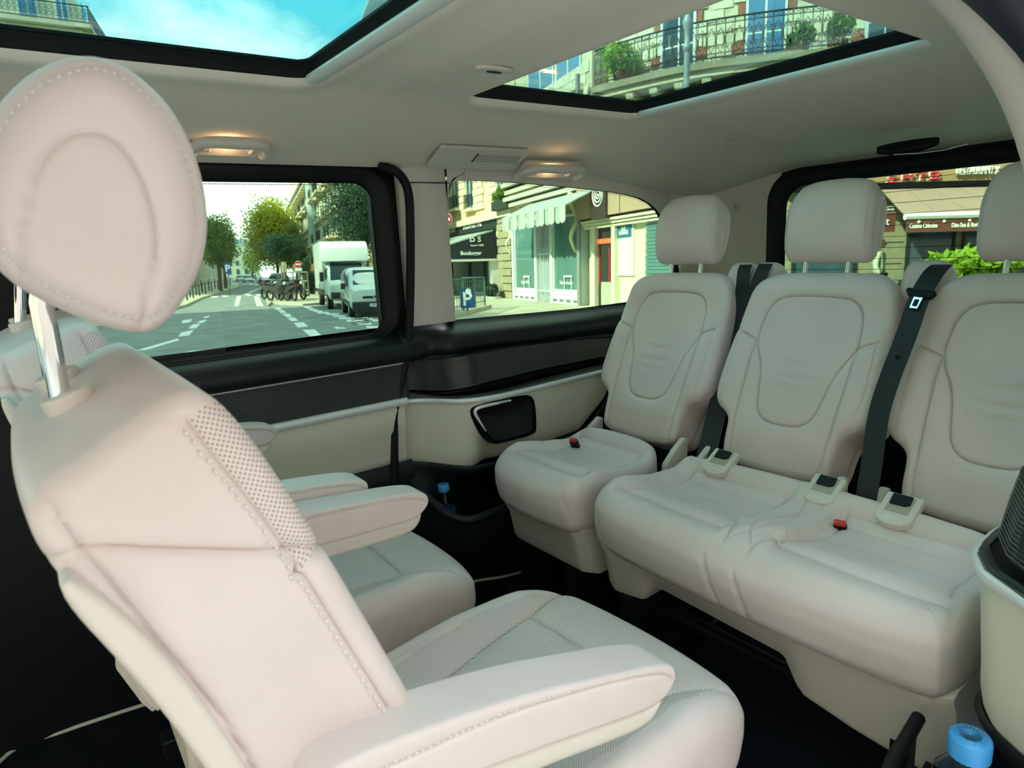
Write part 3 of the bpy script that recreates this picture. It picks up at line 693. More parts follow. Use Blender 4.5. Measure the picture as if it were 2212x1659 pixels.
# ---- tailgate (wall_rear) with the rear window
wb = structure('wall_rear')
ocz = lambda y: 1.262 - .045 * (abs(y - .94) / .55) ** 4
outer = [(2.352, y, z) for y, z in rrect(.39, .62, 1.492, 1.258, .10, 8)]
inner = [(2.366, y, z) for y, z in rrect(.455, .70, 1.415, 1.204, .075, 8)]
mid1 = [(2.338, y, z) for y, z in rrect(.402, .635, 1.478, 1.246, .095, 8)]; mid2 = [(2.340, y, z) for y, z in rrect(.44, .68, 1.435, 1.218, .085, 8)]
ring_between('tailgate_frame', [outer, mid1, mid2, inner], RUBBER, wb, 200)
MB().prism(rrect(.44, .69, 1.43, 1.21, .08), 2.368, 2.372, basis=[(0, 1, 0), (0, 0, 1), (1, 0, 0)]).build('window_pane', TINT, structure('window_3'))
w3 = [o for o in bpy.data.objects if o.name.startswith('window_3')][0]
hl = MB()
for z in np.arange(.72, 1.19, .036): hl.box((2.3675, .935, z), (.0006, .96, .0016))
hl.build('heater_line', BLACK, w3)
MB().bbox((2.355, .30, -.05), (2.40, 1.78, .66)).build('tailgate_lower', BLACK, wb); b = MB(); b.bbox((2.36, 1.46, .62), (2.40, 1.78, 1.30)); b.bbox((2.36, .25, .62), (2.40, .42, 1.30)); b.bbox((2.36, .3, 1.235), (2.40, 1.7, 1.30)); b.build('tailgate_skin', BLACK, wb)

# ---- near side: rear quarter seen end-on, door aperture rim, pillar
wl = structure('wall_left')
side_panel(wl, True)
yn = lambda z: interp(z, [(.0, .16), (.6, .17), (1.0, .24), (1.3, .31)])
path = [(-1.6, .372, 1.338), (-.4, .372, 1.340), (.4, .372, 1.340), (.72, .370, 1.336), (.86, .358, 1.318), (.945, .332, 1.275), (.985, .292, 1.205), (.995, .256, 1.12), (.985, .222, .98), (.955, .19, .83), (.93, .17, .70)]
P = smooth_poly(path, 140, False, it=3)
T = np.gradient(P, axis=0); T /= np.linalg.norm(T, axis=1, keepdims=True)
inw = np.cross(T, np.array([0, 1.0, 0])); inw /= np.linalg.norm(inw, axis=1, keepdims=True); inw *= np.sign((inw * (np.array([.2, .37, .8]) - P)).sum(1, keepdims=True)) # towards the opening
A = np.array([P + inw * a + np.array([0, bq, 0]) for a, bq in ((-.02, .040), (-.012, .034), (-.006, .022), (-.002, .008), (.0, -.006), (-.004, -.016))])
mesh_obj('aperture_trim', A.reshape(-1, 3), grid_faces(6, 140), CREAM_PLASTIC, wl)
A = np.array([P + inw * a + np.array([0, bq, 0]) for a, bq in ((-.006, -.012), (.014, -.016), (.020, -.030), (.016, -.05), (-.012, -.075), (-.03, -.12), (-.03, -.2))])
mesh_obj('aperture_seal', A.reshape(-1, 3), grid_faces(7, 140), NAVY, wl)
b = MB(); b.bbox((1.02, .235, .80), (1.10, .262, 1.30)); b.bbox((2.1, .26, .80), (2.40, .30, 1.36)); b.bbox((1.06, .27, 1.24), (2.4, .34, 1.36)); b.build('pillar_lining', CREAM_PLASTIC, wl)
w6 = structure('window_6'); MB().bbox((1.10, .255, .80), (2.10, .259, 1.25)).build('window_pane', TINT, w6)
# joint between headliner and pillar cover, far side, and header joint
MB().tube([on_y(1660, 408, 1.5), on_y(1620, 412, 1.62), on_y(1560, 424, 1.70)], .0012, 4).build('header_joint', RUBBER, ceil)

# ================================================================== fittings on the roof lining
def grab_handle(px0, px1, py, label, Y=1.648):
    a = on_y(px0, py[0], Y); b_ = on_y(px1, py[1], Y); L = b_[0] - a[0]; c = (a + b_) / 2
    # the lining slopes: build in a frame tipped towards the seats
    ex = np.array([1.0, 0, 0]); ez = np.array([0, .36, -.93]); ez = np.array([0, -.62, -.78]); ez /= np.linalg.norm(ez); ey = np.cross(ez, ex)   # ez out of the lining, ey up-ish
    if ey[2] < 0: ey = -ey
    M = Matrix(frame(ex, ey, ez, c).tolist())
    r = empty('grab_handle', c, label, 'handle', 'grab handles along the roof edge', matrix=M)
    h = L / 2; w = .030
    bow = [(-h + .012, -w, 0.0), (-h + .006, -w * .3, .012), (-h + .02, w * .55, .022), (-h * .62, w * .95, .027), (0, w, .028), (h * .62, w * .95, .027), (h - .02, w * .55, .022), (h - .006, -w * .3, .012), (h - .012, -w, 0.0)]
    Pb = smooth_poly(bow, 60, False, it=3); mb = MB(); rr = .0125 + .0015 * np.cos(np.linspace(-PI, PI, 60)); mb.tube(Pb, rr, 12); mb.sphere(Pb[0], .0135); mb.sphere(Pb[-1], .0135)
    mb.build('grip', CREAM_PLASTIC, r, True)
    MB().prism(rrect(-h + .012, -w - .004, h - .012, w - .002, .012), -.008, .002).build('recess_plate', CREAM_PLASTIC, r, bevel=.001)
    MB().prism(rrect(-h * .34, w * .12, h * .18, w * .36, .003), .002, .005).build('lamp_lens', LAMP_LENS, r)
    lk = MB(); lk.tube([(h * .52, -w * .75, .003), (h * .55, -w * .2, .012), (h * .50, w * .1, .010)], .004, 8); lk.build('coat_hook', CREAM_PLASTIC, r, True); lk = MB(); lk.tube([(-h * .58, -w * .6, .004), (-h * .5, -w * .4, .011), (-h * .52, w * .1, .011)], .003, 8); lk.build('coat_hook', CREAM_PLASTIC, r, True)
    ld = bpy.data.lights.new('handle_lamp', 'POINT'); ld.energy = 0.045; ld.color = (1.0, .62, .30); ld.shadow_soft_size = .01
    lo = bpy.data.objects.new('handle_lamp', ld); link(lo, r); lo.location = (-h * .08, w * .2, .016)
    return r
grab_handle(402, 583, (304, 318), 'long grab handle with a lit lamp above the sliding door window')
grab_handle(1121, 1259, (360, 372), 'short arched grab handle with a lit lamp, beside the air vent')
grab_handle(-150, 40, (278, 285), 'grab handle half hidden behind the nearest headrest')
def roof_frame(c):
    ex = np.array([1.0, 0, 0]); ez = np.array([0, -.42, -.907]); ey = np.cross(ez, ex); ey = ey if ey[2] > 0 else -ey
    return Matrix(frame(ex, ey, ez, c).tolist())
v0, v1 = on_y(936, 352, 1.645), on_y(1126, 352, 1.645); c = (v0 + v1) / 2 + (0, -.004, .012); vl = v1[0] - v0[0]
vt = empty('air_vent', c, 'cream slatted air vent in the roof edge beside the short grab handle', 'vent', matrix=roof_frame(c))
hl_, hw_ = vl / 2, .050
MB().prism(rrect(-hl_, -hw_, hl_, hw_, .008), -.006, .0035).build('vent_plate', CREAM_PLASTIC, vt, bevel=.002)
MB().prism(rrect(-hl_ * .88, -hw_ * .62, -hl_ * .34, hw_ * .55, .004), .003, .0048).build('blank_cover', CREAM_PLASTIC, vt, bevel=.001)
MB().prism(rrect(-hl_ * .16, -hw_ * .30, hl_ * .88, hw_ * .60, .005), .003, .0042).build('vent_throat', BLACK, vt)
for k in range(5): MB().box((hl_ * .36, -hw_ * .20 + k * hw_ * .19, .0055), (hl_ * 1.0, .0042, .003)).build('slat', CREAM_PLASTIC, vt)
MB().box((-hl_ * .22, .002, .006), (.006, hw_ * .8, .005)).build('vent_wheel', CREAM_PLASTIC, vt, bevel=.001)
MB().prism(rrect(hl_ * .12, -hw_ * .72, hl_ * .42, -hw_ * .45, .003), .003, .006).build('vent_tab', CREAM_PLASTIC, vt, bevel=.001)
# microphone / hook in the beam between the roof lights
c = on_z(1067, 152, 1.383)
hk = empty('roof_sensor', c, 'small oval cream roof fitting with a dark slot on the beam between the roof windows', 'sensor')
t_ = np.linspace(0, 2 * PI, 28, endpoint=False)
MB().prism([(.045 * math.cos(a), .020 * math.sin(a)) for a in t_], -.003, .004).build('housing', CREAM_PLASTIC, hk, bevel=.0015); MB().prism([(.018 * math.cos(a), .006 * math.sin(a)) for a in t_], -.0042, -.003).build('slot', BLACK, hk)
# faint round loudspeaker cover pressed into the lining
def on_head(x, y):
    z = 1.36
    for _ in range(15): p = on_z(x, y, z); z = .5 * z + .5 * float(z_head(p[0], p[1]))
    return on_z(x, y, z)
q = [on_head(x, y) for x, y in [(1560, 312), (1600, 300), (1650, 300), (1685, 310), (1690, 318), (1670, 328), (1630, 332), (1590, 328)]]
lam = empty('rear_lamp', None or on_x(1960, 320, 2.13), 'dark oval cargo lamp with a thin silver edge above the rear window', 'lamp')
c = on_x(1960, 320, 2.13); A = [np.array(on_x(x, y, 2.13 + .04 * k)) - c for (x, y, k) in ((1889, 327, 0), (1925, 318, .3), (1990, 308, .3), (2034, 305, 0), (2020, 314, -.4), (1985, 324, -.7), (1945, 331, -.7), (1905, 332, -.3))]
A = smooth_poly(A, 40, True, it=1); nA = len(A); v = np.concatenate([A + (0, 0, .012), A - (0, 0, .004), (A - A.mean(0)) * .8 + A.mean(0) - (0, 0, .008)]); mesh_obj('lens', v, grid_faces(3, nA, False, True).tolist() + [list(range(2 * nA, 3 * nA))], BLACK, lam)
MB().tube([np.array(on_x(x, y, 2.09)) - c for x, y in ((1930, 334), (1985, 331), (2040, 324), (2090, 311))], .0016, 6).build('silver_edge', ALU, lam, True)
cov = smooth_poly([np.array(p) for p in q], 60, True); MB().tube(np.array([(p[0], p[1], float(z_head(p[0], p[1])) - .001) for p in cov]), .0011, 4, closed=True).build('speaker_outline', CREAM_PLASTIC, ceil)
# ================================================================== SEATS
def seat_basis(rec, fwd):
    """recline angle (rad); fwd=+1 faces the rear of the van (+x), -1 faces forward. returns (normal, up axis)"""
    n = np.array([fwd * math.cos(rec), 0, math.sin(rec)]); a = np.array([-fwd * math.sin(rec), 0, math.cos(rec)]); return n, a

def headrest_obj(parent, outline, half, c0, n, a, posts, post_len, seams, post_r=.0075, fillet=.034, drop=.018):
    """outline in (d,h): depth and height; width along y"""
    c0 = np.asarray(c0, float)
    pf = Puff(outline, half, fillet, n_out=220, grid=.007, back_grid=.007, n_fil=14, n_side=9)
    O = pf.outline; cc = pf.c
    for sd in (1, -1):
        ring = cc + (O - cc) * .90; pf.seam(np.concatenate([ring, ring[:1]]), .0022, .0022, sd)
        pf.stitch(np.concatenate([cc + (O - cc) * .875, (cc + (O - cc) * .875)[:1]]), sd, .0068, .0011, (.0023, .0008))
        for s_ in seams: pf.seam(smooth_poly(s_, 60, False), .0026, .0034, sd, .0008, .008)
    def fn(V):
        y = V[:, 2] / half; V[:, 0] -= .012 * np.abs(y) ** 2.2 * np.clip((V[:, 0] - cc[0]) / .06 + .2, 0, 1); up_ = np.clip((V[:, 1] - cc[1]) / .09, 0, 1); V[:, 1] -= drop * np.abs(y) ** 3 * up_; V[:, 2] *= 1 - 5.5 * drop * up_ ** 2; return V
    pf.deform(fn)
    hr = empty('headrest', (0, 0, 0), parent=parent)
    ob = pf.finish('headrest_cushion', LEATHER, hr, [n, a, (0, 1, 0)], c0)
    for y in posts:
        p0 = c0 + np.array([0, y, 0]) + a * (O[:, 1].min() + .03) + n * cc[0] * .6; MB().tube([p0, p0 - a * post_len], post_r, 14).build('headrest_post', CHROME, hr, True)
    return hr

# ---------------------------------------------------------------- captain seat (built once, in its own coordinates: x to the rear, y across, origin on the floor)
def arm_level(dx, dy, dz):
    """the armrest swung up level about its pivot"""
    return Matrix.Translation((dx, dy, dz)) @ Matrix.Translation((-.235, 0, .62)) @ Matrix.Rotation(math.radians(-11), 4, 'Y') @ Matrix.Translation((.235, 0, -.62))
def build_captain(root):
    rec = math.radians(21); n, a = seat_basis(rec, 1)
    T = np.array([-.371, 0, .948])                   # top centre of the back
    # ---- backrest: side outline (d across its thickness, h up its axis, 0 = top)
    out = [(-.070, -.034), (-.062, -.012), (-.036, -.003), (.025, .0), (.054, -.002), (.070, -.014), (.077, -.05), (.079, -.12), (.079, -.20), (.078, -.30), (.076, -.40), (.075, -.52), (.05, -.56), (-.03, -.57), (-.060, -.55), (-.062, -.40), (-.061, -.25), (-.064, -.14), (-.071, -.07)]
    half = .235
    bk = Puff(out, half, .016, n_out=300, grid=.009, back_grid=.009, n_fil=8, n_side=60, center=(0, -.27), it=2)
    seamF = smooth_poly([(.046, -.018), (.047, -.045), (.051, -.09), (.054, -.14), (.055, -.162)], 50, False)
    seamX = smooth_poly([(-.07, -.052), (-.045, -.055), (0, -.095), (.04, -.132), (.08, -.162)], 60, False)
    seamL = smooth_poly([(.055, -.162), (.055, -.30), (.054, -.40), (.054, -.55)], 60, False)
    seamB = smooth_poly([(-.047, .0), (-.052, -.04), (-.050, -.09), (-.049, -.14), (-.046, -.18), (-.047, -.24), (-.055, -.32), (-.058, -.56)], 80, False)
    for sd in (1, -1):
        bk.seam(seamF, .0022, .0030, sd, .002, .01); bk.seam(seamX, .0030, .0050, sd, .003, .012); bk.seam(seamL, .0022, .003, sd); bk.seam(seamB, .0030, .005, sd, .002, .012)
        off = seamF + np.array([-.0055, 0]); bk.stitch(off[3:], sd, .0082, .0016, size=(.0034, .0013))
        bk.stitch(seamL + np.array([-.0055, 0]), sd, .0082, .0016, size=(.0034, .0013))
    def pfn(V):
        d_seam = np.interp(V[:, 1], [-.165, -.14, -.05, .01], [.057, .056, .049, .048])
        return (V[:, 0] > d_seam) & (V[:, 1] > -.162 + .6 * (.055 - V[:, 0]).clip(-1, 0) * 0) & (V[:, 1] < -.02)
    bk.perf_fn = pfn
    def fn(P):
        y = P[:, 2] / half; h = P[:, 1].copy(); d = P[:, 0].copy()
        top = np.clip((h + .20) / .20, 0, 1)
        P[:, 1] = h - top * (.014 * np.abs(y) ** 2.6 * (1 - .80 * np.clip((d + .02) / .08, 0, 1)))            # shoulders fall to the sides, less at the front
        P[:, 2] = P[:, 2] * (1 - .12 * top ** 2 + .02 * np.clip((-h - .2) / .3, 0, 1))
        fr = np.clip(d / .06, 0, 1); P[:, 0] = d - fr * (.026 * np.exp(-(y / .62) ** 6) * np.clip((-h - .02) / .06, 0, 1)) - np.clip(-d / .06, 0, 1) * (-.004 * np.abs(y) ** 3)
        for yy in (-.165 / half * 1.0, .165 / half): P[:, 0] -= fr * .005 * np.exp(-((y - yy) / .012) ** 2) * np.clip((-h - .02) / .03, 0, 1)
        P[:, 0] -= fr * .005 * np.exp(-((h + .162) / .003) ** 2)
        return P
    bk.deform(fn)
    bk.finish('backrest', LEATHER, root, [n, a, (0, 1, 0)], T, regions=[('backrest_upper_side', [(-.045, .02), (.046, .02), (.047, -.045), (.051, -.09), (.054, -.14), (.055, -.162), (.04, -.132), (0, -.095), (-.045, -.055)], -1), ('backrest_lower_side', [(-.046, -.056), (0, -.096), (.04, -.133), (.055, -.163), (.055, -.3), (.054, -.6), (-.058, -.6), (-.055, -.32), (-.047, -.24), (-.046, -.18)], -1)], uv=lambda v: np.column_stack([np.where(np.abs(v[:, 2]) > .2, v[:, 0], v[:, 2]), v[:, 1]]))
    # hard shell over the back
    so = [(-.054, -.085), (-.048, -.125), (-.045, -.18), (-.047, -.235), (-.053, -.30), (-.056, -.45), (-.058, -.57), (-.072, -.60), (-.084, -.56), (-.080, -.42), (-.072, -.28), (-.067, -.19), (-.068, -.13), (-.070, -.08), (-.063, -.06)]
    sh = Puff(so, half + .006, .006, n_out=120, n_fil=6, n_side=14, center=(-.075, -.36), it=3)
    sh.finish('back_shell', CREAM_PLASTIC, root, [n, a, (0, 1, 0)], T)
    # headrest: egg-shaped side, measured from its own centre
    cH = np.array([-.335, 0, 1.098])
    egg = [(.012, .099), (.042, .084), (.061, .054), (.069, .014), (.067, -.028), (.052, -.066), (.022, -.098), (-.006, -.096), (-.040, -.076), (-.067, -.052), (-.078, -.022), (-.072, .022), (-.055, .058), (-.024, .090)]
    egg = [(x * 1.10 + .004, y * 1.06 + .002) for x, y in egg]
    oval = [(-.058, -.10), (-.062, -.058), (-.056, -.02), (-.040, .02), (-.018, .046), (.010, .048), (.028, .026), (.036, -.01), (.033, -.04), (.022, -.070), (-.004, -.125)]
    headrest_obj(root, egg, .142, cH, np.array([1.0, 0, 0]), np.array([0, 0, 1.0]), [], 0, [oval], drop=.003)
    hd = [o for o in root.children if o.name.startswith('headrest')][0]
    for y in (-.065, .065):
        MB().tube([(-.385, y, .90), (-.3845, y, .955), (-.384, y, 1.02), (-.372, y, 1.07)], .0076, 16).build('headrest_post', CHROME, hd, True)
        t = np.linspace(0, 2 * PI, 30, endpoint=False)
        MB().prism([(.017 * math.cos(k) * (1.25 if math.cos(k) > 0 else 1.0), .021 * math.sin(k)) for k in t], -.03, .006, basis=[(math.cos(.30), 0, math.sin(.30)), (0, 1, 0), (-math.sin(.30), 0, math.cos(.30))], origin=(-.382, y, .946)).build('post_collar', CREAM_PLASTIC, root, bevel=.003)
    # ---- cushion: plan outline (x,y), thickness along z
    co = [(.365, -.205), (.388, -.12), (.394, 0), (.388, .12), (.365, .205), (.27, .232), (.05, .238), (-.17, .225), (-.21, .15), (-.21, -.15), (-.17, -.225), (.05, -.238), (.27, -.232)]
    cu = Puff(co, .072, .045, n_out=240, n_fil=10, n_side=6, center=(.08, 0))
    sL = [(-.2, .085), (-.007, .105), (.07, .118), (.16, .135), (.229, .147), (.282, .165), (.378, .205)]
    sR = [(x, -y) for x, y in sL]
    wL = [(-.2, .178), (.016, .190), (.124, .197), (.25, .196), (.33, .188)]; wR = [(x, -y) for x, y in wL]
    cross = [(.222, .146), (.228, .05), (.228, -.05), (.222, -.146)]; back = [(-.03, .10), (-.035, 0), (-.03, -.10)]
    for s_ in (sL, sR): cu.seam(smooth_poly(s_, 60, False), .0028, .0055, 1, .004, .018)
    for s_ in (wL, wR): cu.seam(smooth_poly(s_, 60, False), .0018, .0022, 1); cu.stitch(smooth_poly(s_, 60, False) + np.array([0, -.005 if s_ is wL else .005]), 1, .0066)
    cu.seam(smooth_poly(cross, 40, False), .0028, .0055, 1, .004, .018); cu.seam(back, .0028, .005, 1, .003, .015)
    cu.perf_fn = lambda V: (np.abs(V[:, 1]) < np.interp(V[:, 0], [-.2, .016, .124, .25, .33, .4], [.178, .190, .197, .196, .188, .18]) - .010) & (V[:, 2] > .03) & (V[:, 0] < .39)
    def fn2(P):
        x, y, z = P[:, 0].copy(), P[:, 1].copy(), P[:, 2].copy(); top = np.clip(z / .06, 0, 1)
        P[:, 2] = z + top * (.020 * np.clip((np.abs(y) - .11) / .09, 0, 1) ** 1.4 * np.clip((.36 - x) / .12, .0, 1)) - .028 * np.clip((x - .20) / .17, 0, 1) ** 2 - .03 * np.clip((.1 - x) / .3, 0, 1) - (1 - top) * .0
        P[:, 0] = x - .020 * np.clip(-z / .07, 0, 1) * np.clip((x - .2) / .1, 0, 1)
        return P
    cu.deform(fn2)
    cz = .330; co_dx = .018
    cu.finish('seat_cushion', LEATHER, root, [(1, 0, 0), (0, 1, 0), (0, 0, 1)], (co_dx, 0, cz), regions=[('cushion_bolster', [(-.22, .088), (-.007, .105), (.07, .118), (.16, .135), (.229, .147), (.282, .165), (.378, .205), (.33, .26), (-.22, .26)], 1), ('cushion_bolster', [(-.22, -.088), (-.007, -.105), (.07, -.118), (.16, -.135), (.229, -.147), (.282, -.165), (.378, -.205), (.33, -.26), (-.22, -.26)], 1), ('cushion_front', [(.225, .147), (.229, 0), (.225, -.147), (.282, -.165), (.378, -.205), (.42, -.1), (.42, .1), (.378, .205), (.282, .165)], 1)], uv=lambda v: v[:, :2])
    # plinth, side valance and floor mount
    b = MB(); b.prism([(-.20, -.205), (.29, -.205), (.315, -.12), (.315, .12), (.29, .205), (-.20, .205)], .165, .285); b.build('seat_base', CREAM_PLASTIC, root, bevel=.022, seg=4, smooth=True)
    MB().prism([(-.15, -.17), (.18, -.17), (.18, .17), (-.15, .17)], .055, .175).build('swivel_frame', BLACK, root, bevel=.01)
    for y in (-.17, .17): MB().box((.02, y, .03), (.46, .05, .056)).build('floor_runner', STEEL, root, bevel=.004)
    MB().prism([(-.245, .44), (-.225, .40), (-.205, .33), (-.200, .305), (-.212, .300), (-.225, .325), (-.25, .40)], -.010, .010, basis=[(1, 0, 0), (0, 0, 1), (0, 1, 0)], origin=(-.02, -.10, 0)).build('recliner_cover', CREAM_PLASTIC, root, bevel=.004, smooth=True)
    # ---- armrests
    for sd in (-1, 1):
        ar = empty('armrest', (0, 0, 0), parent=root)
        if sd > 0: ar.matrix_basis = arm_level(-.02, .028, -.004)
        ao = [(-.290, .660), (-.270, .680), (-.10, .650), (.02, .614), (.085, .594), (.118, .580), (.128, .567), (.122, .550), (.095, .540), (.04, .552), (-.08, .582), (-.20, .608), (-.290, .632)]
        pf = Puff(ao, .031, .006, n_out=180, grid=.009, back_grid=.009, n_fil=7, n_side=7, center=(-.03, .618))
        weltp = smooth_poly([(-.285, .662), (-.23, .650), (-.12, .641), (.02, .606), (.08, .586), (.112, .570), (.119, .558)], 80, False)
        for k in (1, -1): pf.seam(weltp, .0016, .0022, k); pf.stitch(weltp + np.array([.0008, .0048]), k, .0064, .0010, size=(.0023, .0009))
        def fn3(P):
            u = np.clip((P[:, 0] - .02) / .14, 0, 1); P[:, 2] *= (1 - .16 * u ** 2); return P
        pf.deform(fn3)
        pf.finish('armrest_pad', LEATHER, ar, [(1, 0, 0), (0, 0, 1), (0, 1, 0)], (0, sd * .247, 0))
        uo = [(-.285, .640), (-.08, .586), (.05, .554), (.098, .542), (.112, .552), (.104, .528), (.08, .516), (.02, .528), (-.08, .553), (-.285, .590)]
        Puff(uo, .026, .010, n_out=90, n_fil=5, n_side=3, center=(-.03, .57)).finish('armrest_underside', CREAM_PLASTIC, ar, [(1, 0, 0), (0, 0, 1), (0, 1, 0)], (0, sd * .247, 0))
        MB().lathe((-.235, sd * .232, .62), [(.034, -.012), (.034, .006), (.028, .012)], 24, M=[(1, 0, 0), (0, 0, 1), (0, -1, 0)]).build('armrest_pivot', CREAM_PLASTIC, ar, True)
near = empty('captain_seat', (.40, .705, 0), 'nearest rear-facing cream captain chair, filling the left foreground', 'seat', 'rear-facing captain chairs')
build_captain(near)
far = copy_tree(near); far.location = (.30, 1.290, 0)
tip = Matrix.Translation((-.17, 0, .40)) @ Matrix.Rotation(math.radians(8.5), 4, 'Y') @ Matrix.Translation((.17, 0, -.40))   # its back stands a little more upright
for ch in far.children:
    if ch.name.split('.')[0] in ('backrest', 'backrest_upper_side', 'backrest_lower_side', 'back_shell', 'headrest', 'post_collar') or (ch.name.startswith('stitching') and np.ptp([v.co.z for v in ch.data.vertices]) > .3): ch.matrix_basis = tip @ ch.matrix_basis
for ch in far.children:
    if ch.name.startswith('armrest'): ch.matrix_basis = arm_level(0, 0, .024)
far['label'] = 'rear-facing cream captain chair by the sliding door, beyond the nearest one'

# ---------------------------------------------------------------- rear bench seats
REC_B = math.radians(27); NB, AB = seat_basis(REC_B, -1); PB = np.array([1.38, 0, .46])
def bench_back(parent, yc, notch_l=True, notch_r=True):
    pts = [(0, .547), (.11, .546), (.148, .536), (.180, .506), (.196, .44), (.200, .36), (.208, .266), (.207, .195), (.190, .160)]
    lowR = [(.158, .143), (.146, .12), (.145, .06), (.136, .03), (.09, .017), (0, .013)] if notch_l else [(.19, .10), (.165, .055), (.13, .03), (.09, .017), (0, .013)]
    lowL = [(.158, .143), (.146, .12), (.145, .06), (.136, .03), (.09, .017)] if notch_r else [(.19, .10), (.165, .055), (.13, .03), (.09, .017)]
    R = pts + lowR; L_ = [(-x, y) for x, y in (pts[1:] + lowL)][::-1]
    out = R + L_
    half = .058
    bk = Puff(out, half, .022, n_out=320, grid=.0065, n_fil=9, n_side=5, center=(0, .28))
    ins = [(.13, .350), (.128, .40), (.122, .435), (.100, .464), (.06, .473), (-.06, .473), (-.100, .464), (-.122, .435), (-.128, .40), (-.132, .350), (-.120, .325), (-.094, .275), (-.080, .19), (-.070, .160), (-.044, .140), (0, .137), (.044, .140), (.070, .160), (.080, .19), (.094, .275), (.120, .325)]
    insc = smooth_poly(ins, 160, True, it=2); bk.seam(np.concatenate([insc, insc[:1]]), .0030, .0065, 1, .003, .015)
    def pre(v, v0):
        X = v0[:, :2]; dd = poly_dist(X, np.concatenate([insc, insc[:1]])); ii = in_poly(X, insc) & (v0[:, 2] > 0)
        v[ii, 2] -= .004 * np.clip(dd[ii] / .02, 0, 1)
        for y0, amp in ((.300, .0040), (.262, .0046), (.236, .0032)):        # soft creases in the lumbar part of the insert
            w = ii & (np.abs(X[:, 0]) < .095); xx, yy = X[w, 0], X[w, 1] - 2.0 * X[w, 0] ** 2
            v[w, 2] += amp * np.sin((yy - y0) / .0085) * np.exp(-((yy - y0) / .011) ** 2) * np.exp(-(xx / .055) ** 2)
    bk.pre = pre
    shl = smooth_poly([(.21, .382), (.165, .362), (.13, .350)], 24, False); shr = shl * np.array([-1, 1])
    bol = smooth_poly([(.13, .350), (.131, .28), (.127, .20), (.124, .10), (.118, .02)], 50, False); bor = bol * np.array([-1, 1])
    for s_ in (shl, shr): bk.seam(s_, .0026, .005, 1, .003, .014)
    for s_ in (bol, bor): bk.seam(s_, .0026, .005, 1, .002, .012)
    st = smooth_poly([(.176, .366), (.181, .29), (.180, .20), (.172, .152)], 40, False); str_ = st * np.array([-1, 1])
    for s_ in (st, str_): bk.seam(s_, .0014, .0018, 1); bk.stitch(s_ + np.array([-.004 if s_ is st else .004, 0]), 1, .0060, .0012, size=(.0022, .0009))
    ed = bk.c + (bk.outline - bk.c) * .975
    edr = ed[(ed[:, 1] > .37)]; edr = edr[np.argsort(edr[:, 0])]; bk.stitch(edr[edr[:, 0] < -.10], 1, .006, .0012, size=(.0022, .0009))
    def fn(P):
        x, h, z = P[:, 0].copy(), P[:, 1].copy(), P[:, 2].copy(); t = np.clip(z / half, -1, 1)
        bulge = .012 * np.exp(-((np.abs(x) - .165) / .035) ** 2) * np.clip((.40 - h) / .06, 0, 1) * np.clip((h - .13) / .05, 0, 1)
        P[:, 2] = z + np.clip(t, 0, 1) * (bulge + .010 * np.exp(-((h - .50) / .05) ** 2) - .012 * np.clip((.10 - h) / .08, 0, 1)) - .02 * np.clip((h - .47) / .08, 0, 1) ** 2 * t
        return P
    bk.deform(fn)
    br = empty('backrest', (0, 0, 0), parent=parent)
    base = PB + np.array([0, yc, 0]) - NB * (half - .006)
    bk.finish('backrest_cushion', LEATHER, br, [(0, 1, 0), AB, NB], base, regions=[('center_panel', insc, 1), ('shoulder_panel', [(.25, .385), (.165, .362), (.13, .350), (.1, .42), (-.1, .42), (-.13, .350), (-.165, .362), (-.25, .385), (-.25, .7), (.25, .7)], 1), ('side_bolster', [(.13, .350), (.165, .362), (.25, .385), (.25, -.1), (.117, -.1), (.118, .02), (.124, .10), (.127, .20), (.131, .28)], 1), ('side_bolster', [(-.13, .350), (-.165, .362), (-.25, .385), (-.25, -.1), (-.117, -.1), (-.118, .02), (-.124, .10), (-.127, .20), (-.131, .28)], 1)])
    # plain rear shell
    Puff([(x * .97, y) for x, y in out], .02, .012, n_out=100, n_fil=4, n_side=2, center=(0, .28)).finish('back_shell', CREAM_PLASTIC, br, [(0, 1, 0), AB, NB], base - NB * (half + .012))
    # headrest
    egg = [(-.052, .090), (-.015, .106), (.022, .100), (.048, .066), (.058, .010), (.052, -.050), (.030, -.092), (-.01, -.106), (-.045, -.096), (-.066, -.050), (-.070, .02), (-.066, .065)]
    base_h = PB + np.array([0, yc, 0]) + AB * .673 - NB * .004 + np.array([-.020, .012, .006]); nh, ah = seat_basis(math.radians(11), -1)
    oval = [(-.045, -.085), (-.02, -.07), (-.008, -.03), (-.010, .02), (-.03, .06)]
    headrest_obj(br, [(x * .86, y) for x, y in egg], .112, base_h, nh, ah, (-.055, .055), .11, [oval], .0055, .024)
    return br
# single seat on the far side
single = empty('rear_bench_seat', (1.30, 1.31, 0), 'single cream rear seat by the far side window and loudspeaker', 'seat', None)
double = empty('rear_bench_seat', (1.30, .66, 0), 'two-place cream rear bench beside the single seat, nearer the camera', 'seat', None)
def off(root, fn):
    before = set(bpy.data.objects); fn(); 
    for o in set(bpy.data.objects) - before:
        if o.parent == root: o.location = Vector(o.location) - root.location
off(single, lambda: bench_back(single, 1.302, True, True)); off(double, lambda: bench_back(double, .862, True, True)); off(double, lambda: bench_back(double, .424, True, True))

